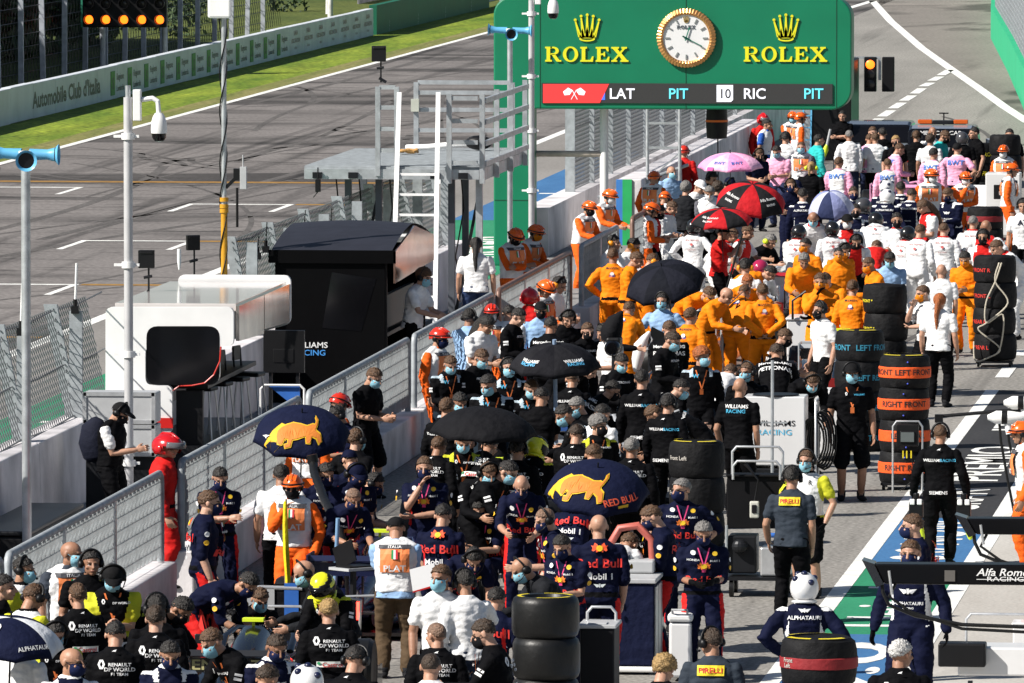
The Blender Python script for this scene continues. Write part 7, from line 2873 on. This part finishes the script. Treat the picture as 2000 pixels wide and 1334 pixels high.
# ================================================================== everyone in the pit lane
# x y pose yaw outfit head mask [extras] | label
ppl('''
245 787 phone 75 PHO cap:k+hs+bp k z0=.16|photographer with backpack and white sleeves looking at a phone by the pit wall
329 846 stand.r 95 FIR firehelm - z0=.16 gi=1.28 sc=1.03|firefighter in red overalls and red helmet standing at the barrier gap
411 957 stand 110 RBS short:br n|man in navy with red leg stripes standing sideways against the mesh barrier
431 914 cross.d 10 RBS short:bk n|dark haired man in navy with folded arms behind the man with red leg stripes
141 1058 stand.l 20 FIV bald m|bald official in white and orange vest at the left barrier
48 1087 stand 70 RNP short:bk+hs m|man in white and yellow polo with black headset at the far left
74 1142 look 150 RNP short:br+hs -|brown haired man in white shirt seen from behind with black headset at the left
151 1138 stand2 188 REN short:br -|man in black overalls with white lettering left of the man reading his phone
221 1104 phone 5 RNB cap:k+hs m|man in black cap and yellow sleeved shirt reading a phone at the low wall
304 1181 stand 178 REN short:db -|dark haired man in black overalls with white lettering below the leaning man
305 1160 stand 200 BLT short:bk+hs -|head in black headset just behind the dark haired man in lettered black
352 1166 bend 75 REY short:bk k|man in black and yellow overalls bending over beside the low wall
142 1266 stand.l 10 ATS bald+glasses n|bald man with glasses and navy mask at the bottom left
333 1254 look 15 ATS short:bk n|black haired man in navy and white overalls at the bottom edge
46 1222 stand 165 ATP short:br -|man in white shirt under the navy and white umbrella
226 1214 look 185 REN short:bk -|man in black with white lettering crouched over the car at lower left
8 1120 stand 90 BLT short:bk -|dark haired man half cut by the left photo edge
572 925 hold 0 MAR helmet:o k|marshal with orange helmet and vest holding a furled yellow flag
550 906 stand 175 MES short:bk -|man in white shirt under the navy umbrella by the barrier
694 957 lean 20 RBS buzz:sk n|balding man in navy leaning over the navy racing car
651 794 look -60 RBP short:bk+hs n|man in navy with black headset behind the navy bull umbrella
669 768 look 130 MAR helmet:rd -|marshal with red helmet and vest seen from behind above the bull umbrella
738 720 look 70 BLS short:br m|man in black T shirt and shorts standing before the mesh barrier
697 836 back 150 BLT short:br+hs m|brown haired man in black shirt right of the navy bull umbrella
680 878 stand.d 200 RBP cap:n -|man in navy cap seen from behind under the bull umbrella
594 797 stand -30 MAR helmet:rd -|red helmet showing just above the first bull umbrella
640 905 touch 30 RBS short:bk n|man in navy reaching forward beside the black ribbed hose
774 1010 phone 172 FIA cap:k - gi=1.12|official in brown trousers and lettered vest reading papers by the navy car
829 891 chin 5 RBP short:br n|man in navy with a hand on his chin behind the chrome hoop
582 1098 lean -60 BLL bald+hs m|bald man with headset bending left beside the yellow helmeted driver
624 1119 lean -25 REY crash:y -|driver with yellow and black helmet leaning beside the glowing red light
642 1168 stand 182 REN short:bl -|blond man in black lettered overalls seen from behind at the bottom
545 1241 look 20 ATS short:db n|dark haired man in navy mask looking down at the bottom edge
599 1294 stand 195 ATS crash:w -|white and navy crash helmet at the bottom edge
530 1299 look 160 ATS short:db -|dark haired man left of the white and navy crash helmet
883 696 look 35 WIL short:br m|crewman in black with pale shoulders looking down at the low wall end
948 733 look.r 5 WIL short:bk m|man in black with pale shoulders head bowed above the plain black umbrella
994 699 stand 10 WIL short:bk+hs m|smiling crewman with mask lowered left of the lettered black umbrella
946 683 look 60 MER short:br m|brown haired man in black turned right beside the low wall
918 603 cross 150 MEL short:bk+hs -|man in pale blue long sleeves and headset by the barrier
957 617 look 60 MES long:bk -|dark haired woman in white beside the man in pale blue
960 592 stand 20 MAR helmet:rd w|marshal in red helmet and white mask beside the barrier post
859 639 stand 60 MAR helmet:rd n|marshal in orange with red helmet in front of the headset man in white
997 597 look 165 MES short:bk -|black haired man in white seen from behind near the mesh barrier
1020 603 look 60 MER short:bk -|black haired man in black left of the man with a black mask
1056 588 stand 5 MEL cap:k k|man in pale blue shirt and black mask facing the photographer
1077 619 touch 170 MER short:bk -|man in black lettered overalls behind the lettered black umbrella
1035 561 stand 175 FIR firehelm -|firefighter with dark red helmet seen from behind near the low wall
1071 547 look 40 MAR helmet:o -|marshal in orange beside the man with orange ear muffs
1099 541 look 60 MCS short:bk+em -|man in white with orange ear muffs beside the orange marshal
1111 606 look 30 BLT short:bk+hs -|man with black headset behind the arm of the reaching man
1149 630 reachside 25 MER short:br+glasses k|man with glasses in black stretching his arm over the crew
1173 633 look -60 MCS short:bk+em -|crewman in white with orange ear muffs below the orange crew
1197 484 hips 172 MCL short:br -|man in orange overalls with hands on hips near the mesh barrier
1251 493 look 80 MCL short:br -|crewman in orange overalls left of the dark grey umbrella
1231 590 lean 175 MCL short:br -|crewman in orange bending beneath the dark grey umbrella
1200 459 stand 60 MCS short:bk+em -|man with orange ear muffs behind the hands on hips crewman
1244 466 look 70 MCS short:bk+em o|man in white with orange ear muffs above the dark grey umbrella
1281 496 look 110 MCL short:br+em o|brown haired man with orange ear muffs right of the barrier
1293 571 hips 0 FIB short:bk+hs m|man in light blue shirt and headset with hands on hips before the orange crew
1011 446 cross.d 40 MAR helmet:o k z0=.16|marshal in orange with folded arms left of the grey camera pole
1049 438 rail 55 MAR helmet:o+shades o z0=.16|marshal with dark goggles leaning on the rusty barrier rail
1153 392 rail 55 MAR helmet:o k z0=.05|full length orange marshal leaning over the short dark barrier
1193 369 rail 60 MAR helmet:o w z0=.05|orange marshal with white mask beside the green and blue stripes
930 463 stand 178 JNS long:bk - z0=.16|woman with long black hair in white shirt and jeans by the platform
831 521 rail 65 MES curly:br+hs m z0=.3|curly haired man in white shirt and headset leaning on the mesh barrier
1278 333 stand2 150 MAR helmet:o -|marshal in orange helmet under the steel truss stair
1278 396 look 120 MAR helmet:o -|orange helmeted marshal behind the red and white polo man
1302 374 look 160 MAR helmet:o w|marshal with orange helmet beside the man in blue mask
1336 283 stand 170 FIR helmet:rd -|man in red overalls and helmet at the white wall end
1312 325 stand2 15 FIB bald m|man in light blue shirt and blue mask below the truss stair
1340 352 stand 175 BLL curly:gr -|grey curly haired person in a dark coat seen from behind
1372 352 look 40 MES cap:w -|man in white cap and shirt left of the red umbrellas
1395 336 look 60 BLT short:bk+hs -|man in black with headset behind the white cap
1386 364 look 15 GRY short:gr w|grey haired man in mask and vest beside the small red umbrella
1403 352 stand 150 NAV curly:db -|dark haired person in navy behind the masked grey man
1430 347 look 60 NAV cap:n+hs -|man in navy cap between the pink and red umbrellas
1294 401 phone 75 ALP short:bk+hs k|man in red and white polo holding a clipboard by the barrier
1318 394 look 70 ALF short:br -|crewman in white and red behind the clipboard man
1355 426 hips 175 ALF crash:k -|crewman in white with black helmet and hands on hips
1413 440 up 80 ALR cap:k -|man in red shirt and black cap raising his hands
1437 447 lean 70 ALF short:br -|crewman in white bending right under the small red umbrella
1465 440 touch 60 ALP short:br -|man in red and white reaching right beneath the large red umbrella
1639 306 stand 178 RPB short:br -|pink crewman with large blue letters left of the phone lilac umbrella
1515 285 look -20 RPT short:bk m|masked man in pink beneath the gantry edge
1484 290 look 30 NAV short:br+hs k|headset man in navy right of the pink umbrella
1565 277 stand 5 FIV buzz:br m|balding man in mask and white vest below the gantry
1548 217 cross 15 MAR helmet:o m|marshal in orange with blue mask directly under the gantry
1564 219 stand 120 MAR helmet:o -|orange marshal behind the masked marshal under the gantry
1491 221 stand 30 FIR firehelm -|red helmeted firefighter at the top of the white wall
1499 232 stand 80 BVE short:bk -|man in blue shirt and vest beside the red firefighter
1534 258 stand 175 MES short:bk+hs -|man in white shirt and headset between marshals under the gantry
1585 315 stand 165 BLT bun:bl+ey -|blond woman in black with neon ear muffs
1568 367 stand 182 ATS short:bk -|navy overalled man with white trim right of the large red umbrella
1544 349 cross 20 NAV short:br+hs n|headset man in navy with folded arms behind the red umbrella
1588 416 lean 10 ALF bald m|balding masked man in white and red leaning over the car
1562 438 look 160 ALF crash:k -|black crash helmet left of the balding masked man
1625 430 stand 178 ALF crash:k -|white suited crewman with black helmet below the lilac umbrella
1510 458 crouch 60 BLT short:gr+ey -|grey haired man in black with neon ear muffs at the white car
1456 506 stand 175 MCS short:bk+em -|man in white seen from behind with orange ear muffs
1487 507 crouch 180 ALF crash:r -|driver with dark red helmet sitting low by the white car
1572 465 stand -25 MCL short:bk o|black haired man in orange with orange mask looking left
1571 495 lean 10 MCL short:gr -|grey haired man in orange bowing his head
1602 533 chin 5 MCL short:br o gl=k|crewman in orange holding a black gloved hand to his face
1638 483 stand 15 MCL buzz:bk o|shaven headed man in dark orange overalls facing forward
1652 475 look 30 MCL short:bk+hs o|headset crewman in orange behind the shaven headed man
1502 519 bend 70 MCL short:bk -|crewman in orange bending right over the orange car
1384 560 bend 50 MCL short:br o|crewman in orange leaning right beside the umbrella
1426 564 lean 75 MCL bald -|balding crewman in orange leaning over the orange car
1463 537 lean 30 MCL short:gi -|ginger crewman in orange behind the two backs
1457 557 lean 165 MCL buzz:br -|close cropped crewman in orange left of the tall orange back
1489 553 back 185 MCL short:br -|tall crewman in orange overalls with a round blue badge on his back
1307 627 look 175 MER short:br -|man in black lettered overalls below the man in light blue
1322 649 look 60 MER short:db m|dark haired crewman in black facing right by the ginger man
1372 674 stand.l 15 WIL curly:gi m|tall man with curly ginger hair in black overalls
1254 721 stand 172 WID short:bk -|man in black overalls with white belt seen from behind
1459 707 stand.r 5 BLT short:br+hs m|masked man in black polo with headset behind the white cart
1446 738 stand2 165 WIP bald -|bald man in black polo seen from behind left of the white cart
1518 672 lean 170 MER short:db -|black overalled man with white lettering above the white cart
1541 643 look 110 MER short:br k|brown haired man in black leaning on the white equipment
1601 588 stand -50 MES short:bk+hs k|man in white shirt and headset turned left before the blue lettered tyres
1586 728 bend 30 MER short:br+hs m|crewman in black with headset bent low behind the white box
1426 712 bend 170 MES short:br -|man in white shirt bending away beside the headset man
1658 254 stand2 182 WSL buzz:gr -|close cropped man in white shirt and navy trousers seen from behind
1709 259 stand2 178 MES short:br -|brown haired man in white shirt with black trousers far right group
1734 309 stand 176 RPB buzz:br -|pink crewman with blue letters holding a pole
1762 281 look 120 RPS short:br -|crewman in pink and white turning right
1750 264 stand 20 BLT short:bl k|blond man in black with a black mask
1705 247 stand 10 BLT short:br -|brown haired man in black beside the far grey car
1723 249 stand 200 BLT short:bk -|dark haired man in black beyond the white shirts
1817 260 stand 178 MES curly:db -|dark curly haired person in white by the medical car
1824 288 stand 170 RPB quiff:bk -|black haired crewman in pink with blue letters
1851 256 look 80 TUR short:br k|man in turquoise overalls and black mask
1870 278 hips 175 RPT cap:k -|man in pink shirt and black cap with hands on hips
1902 248 stand -70 BLT short:bk -|black haired man behind the far tyre stack
1879 256 stand 180 BLT crash:g -|grey crash helmet between turquoise and black clothes
1972 251 stand 10 BLT short:bk -|dark haired man behind the farthest tyre stack
1822 248 stand 10 MES bald -|bald man in white before the medical car windows
1960 282 stand -5 MAR helmet:o w|marshal in orange and white mask between the two far tyre stacks
1819 329 stand.l 5 MAR helmet:o w|orange marshal with white mask amid the pink crew
1886 334 chin 15 MAR helmet:o w|marshal in orange and white vest with clasped hands
1976 318 stand 100 MAR helmet:o -|orange helmet low behind the white cabinet
1732 349 stand 170 ATS crash:w -|farther white and navy crash helmet beside the pink car
1735 369 look 160 ATS crash:w -|nearer white and navy crash helmet in the navy crew
1759 354 stand 178 ATS short:bk -|black haired man in navy right of the white helmets
1783 369 look 165 ATS short:db -|dark haired crewman in navy bowing his head
1847 368 look -40 ATS short:br n|brown haired man in navy and white looking down left
1667 364 stand 5 ATS short:db n|man in navy with dark mask right of the lilac umbrella
1687 385 stand 160 ATS crash:g -|grey crash helmet behind the lilac umbrella
1671 398 stand 15 ATS short:bk k|black masked man in navy below the grey helmet
1655 417 stand 0 ALP cap:k w|man in black cap and white mask facing forward
1684 418 bend 80 ALF short:br -|brown haired crewman in white right of the capped man
1711 414 lean 175 ALF crash:k -|black helmeted crewman in white seen from behind in the middle
1752 415 cross 10 ALF short:bk k|dark haired crewman in white and red with folded arms
1777 441 look 165 ALF crash:k -|black helmeted crewman in white nearest the white table
1800 438 touch 170 ALF short:br -|short haired crewman in white seen from behind
1844 435 stand 182 ALF buzz:br -|close cropped crewman in white standing tall at the right
1901 421 stand 176 ALF buzz:gr -|grey cropped man in white and red by the dark tyres
1926 430 hips 170 ALP bald -|balding man in white and red beside the grey cropped man
1920 448 stand 0 ALP short:bk+hs k|black masked headset man in white at the right
1998 388 stand 5 ATP short:bk+hs -|man in white T shirt cut by the right edge
1797 391 look -60 ALP long:br -|long haired woman in white and red polo
1673 458 lean 15 ALP short:bk+hs k|headset man in white leaning forward beside the red back
1712 470 bend 170 ALR short:br -|man in red shirt bending over away from view
1606 534 lean -30 MCL short:br o|brown haired man in orange at the left of the dark tyres
1692 503 touch -60 MCL buzz:br o|cropped crewman in orange looking left beside the light blue shirt
1738 493 look 5 FIB short:bk m sk=4|man in light blue vest and shirt with dark skin looking down
1883 492 look -20 MCL short:bk o|dark haired crewman in orange looking down left of the roped tyres
1839 516 stand2 165 MES bald o|bald man in white shirt with an orange mask strap
1666 546 stand 170 MCL short:br -|orange crewman seen from behind above the blue lettered tyres
1800 557 chin -65 MES short:br o|man in white shirt with hand to chin standing in profile
1836 572 stand 160 MES long:gi -|woman with long brown hair in white shirt behind the man in profile
1664 708 stand 0 WIS cap:k+hs m|man in black cap and shorts standing by the blue lettered tyres
1837 829 carry 183 WID buzz:br+hs - gl=k|crewman in black overalls walking away carrying gear at both sides
1547 911 stand2 175 PIR short:bk+hs -|man in slate shirt with yellow patch facing the white cart
1575 878 talk -10 RNS short:br+hs+glasses m gl=k|man with glasses in white and yellow polo with a black gloved hand
1571 1115 hips 180 ATS crash:w -|driver with white and navy helmet seen from behind with hands on hips
1780 1003 stand -88 RBP short:br n|man in navy with dark mask in profile on the painted lane
1778 1054 carry 2 ATS short:br n gl=k|masked man in navy and white overalls walking behind the lettered arm
1761 1248 stand.r 175 REN short:wh -|white haired man in black lettered overalls at the bottom right
1995 822 stand -80 MAR helmet:o -|marshal in orange cut by the right edge near the wheel guns
1388 1226 stand.l 178 PIR short:db+hs -|man in slate shirt and yellow patch at the bottom centre
1302 1275 look 170 BLT curly:bl -|blond curly haired head at the bottom edge
1169 1005 stand2 180 RBS bald - gi=1.1|bald man in navy with large red lettering on his back
1261 989 look -75 RBS short:br n|brown haired man in navy turned left beside the tool cabinet
1330 934 hips.r 5 RBS short:gr n|grey haired man in navy standing with hands on hips
1375 1020 look 10 RBS short:gr n gl=k|man in navy with bowed head and red leg stripes at the lane side
1132 958 lean 165 RBS short:bk -|man in navy bending beneath the second bull umbrella
1228 1042 bend 150 JNS short:br -|person in blue jeans bending behind the tool cabinet
932 975 crouch -20 RBP short:bk+hs n|black haired man in navy with headset crouching at the car
1018 932 lean 5 RBS bald n|bald man in navy leaning forward behind the cooling hose
1057 994 touch -70 RBP buzz:sk+hs n|close shaven headset man in navy reaching left
924 1069 bend 20 RBP short:bk+hs n|man in navy bent double over the navy car
860 1102 stand.r 10 MES short:br m|man in white shirt with a blue mask facing the photographer
906 1112 point -150 WSL short:bk+hs -|dark haired man in white shirt pointing left
1008 1092 lean -65 BLL bald+hs m|bald headset man with blue mask facing left
973 1147 kneel 170 RBP short:bk -|dark haired man in navy kneeling beside the bare tyres
851 1216 stand.l 178 REN buzz:sk -|close cropped man in lettered black left of the hand on shoulder
935 1210 touch -95 REN short:db k|dark haired man in black touching his neighbour
842 1276 stand 180 MES buzz:db -|back of a cropped dark head at the bottom edge
861 852 touch 165 REN short:br -|brown haired man in lettered black behind the hand on chin man
906 845 stand.d 5 REY short:bk m|masked man in black and yellow beneath the plain black umbrella
962 852 lean 170 REN short:bk -|man in lettered black hidden under the plain black umbrella
1053 851 look 150 REY crash:y -|yellow and black helmeted driver behind the second bull umbrella
1129 830 look 170 REN short:db+hs -|dark haired man in lettered black left of the grey haired man
1170 806 stand.l 15 REY curly:gr k|grey wavy haired man in black with yellow shoulders
1119 777 look -70 REN short:gr m|grey haired man in black and blue mask facing left
1234 854 stand 172 REN short:gr -|grey haired man in lettered black right of the second bull umbrella
1119 725 touch.m 175 WID buzz:br -|cropped man in black overalls right of the lettered umbrella
1060 758 phone 178 WIS short:bk -|man in black beneath the lettered umbrella
1645 216 cross 5 BLT short:bk -|dark clothed man with folded arms beneath the gantry corner
1182 790 look 160 MES short:bk -|man in white shirt behind the grey wavy haired man
1340 742 lean 100 WIL short:bk m|crewman in black leaning right behind the ginger haired man
1205 745 lean 100 MER short:bk k|crewman in black bent over the chrome striped car
1560 352 look 60 NAV cap:n -|man in navy cap just left of the white trimmed navy back
1700 262 look 160 RPS short:br -|pink clad man behind the white shirted pair
1790 255 stand 175 BLT short:br+hs -|headset man in black near the medical car mirror
1600 262 stand 120 TUR short:bk -|turquoise clad man by the blue ladder
1940 470 lean -60 ALF short:br -|man in white leaning left behind the roped tyres
1003 902 lean 60 REN short:bk m|crewman in black leaning over the car left of the yellow helmet
1012 858 stand 178 REN short:bk+hs -|headset man in lettered black left of the yellow helmeted driver
1092 792 lean -70 WIL short:bk m|crewman in black leaning left below the lettered black umbrella
1163 868 look 165 REY short:br -|brown haired man in black and yellow above the second bull umbrella
1280 792 bend -75 WID short:br -|crewman in black bending left near the tall tyre stack
1306 770 stand 170 WID short:bk+hs -|headset man in black left of the tall ginger haired man
1218 692 look 30 MER short:bk m|masked crewman in black below the white funnel
1152 704 bend 60 MER short:br -|crewman in black bending over the car below the television camera
1040 742 look 20 WIL short:br m|masked crewman in black directly under the lettered umbrella
902 768 look 40 WIL short:bk m|masked crewman in black behind the plain black umbrella
874 776 stand 160 WID short:br -|brown haired man in black at the corner of the low wall
958 905 lean 40 REN short:br+hs m|headset crewman in black leaning under the plain black umbrella
868 985 look 170 RBP short:bk -|dark haired man in navy behind the bent over colleague
1092 1046 look -20 RBP short:bk n|masked man in navy left of the bald man with red lettering
1108 1098 crouch 170 RBP short:br -|brown haired man in navy crouching behind the bare tyre stack
742 925 lean 70 RBS short:bk+hs n|headset man in navy leaning beside the brown trousered official
700 905 look 20 RBP cap:n+hs n|man in navy cap and headset right of the black ribbed hose
482 1118 bend 60 RBS short:bk n|man in navy bending beside the striped screen board
512 1150 crouch 30 REN short:br m|crewman in black crouching between the screen board and the car
700 1262 look 170 REN short:bk+hs -|headset man in lettered black right of the blond back
250 1178 bend -40 REN short:bk m|crewman in black bending over the lowest car at the left
110 1215 look 20 RNB short:bk+hs m|masked headset man left of the lowest black car
402 1230 lean -50 REN short:br m|crewman in black leaning over the front of the lowest car
178 1075 stand 30 BLT short:bk+hs -|headset man in black between the bald official and the phone reader
1350 600 stand 150 MCL short:br -|orange crewman behind the man in light blue shirt
''')
# gear carried by the man in black walking away
p = P(1837, 1010, .7)
for sx in (-1, 1):
    q_ = V((p.x + sx * .29, p.y - .1, .80))
    t = thing('wheel_gun', 'black wheel gun with neon cord in the %s hand of the man walking away' % ('left' if sx < 0 else 'right'), 'wheel gun', q_)
    MB().box((0, 0, .0), (.17, .2, .2)).tube([(0, 0, .1), (0, 0, .2)], .04, 10).build('body', BLACK, t, bevel=.03)
    for x in (-.045, .045):
        MB().box((x, -.1, .1), (.06, .03, .07)).build('lamp_block', WHITE, t, bevel=.01)
    MB().tube([(0, 0, -.08), (.04, -.02, -.2), (.08, -.03, -.34)], [.04, .05, .03], 10, True, True).build('cord', NEON, t, True)
# papers held by the official
p = P(822, 1135, 1.1)
t = thing('papers', 'white sheet of papers with a red edge held by the vested official', 'papers', (p.x + .02, p.y + .1, 1.08))
MB().prism([(-.12, 0, -.1), (.14, .05, -.03), (.1, .1, .2), (-.16, .05, .13)], (.004, .008, -.004)).build('sheet', mat('paper', (.75, .75, .75), .6, 0), t)
MB().prism([(-.12, -.004, -.115), (.16, .05, -.04), (.155, .05, -.02), (-.12, -.004, -.1)], (.004, .004, 0)).build('red_edge', REDP, t)
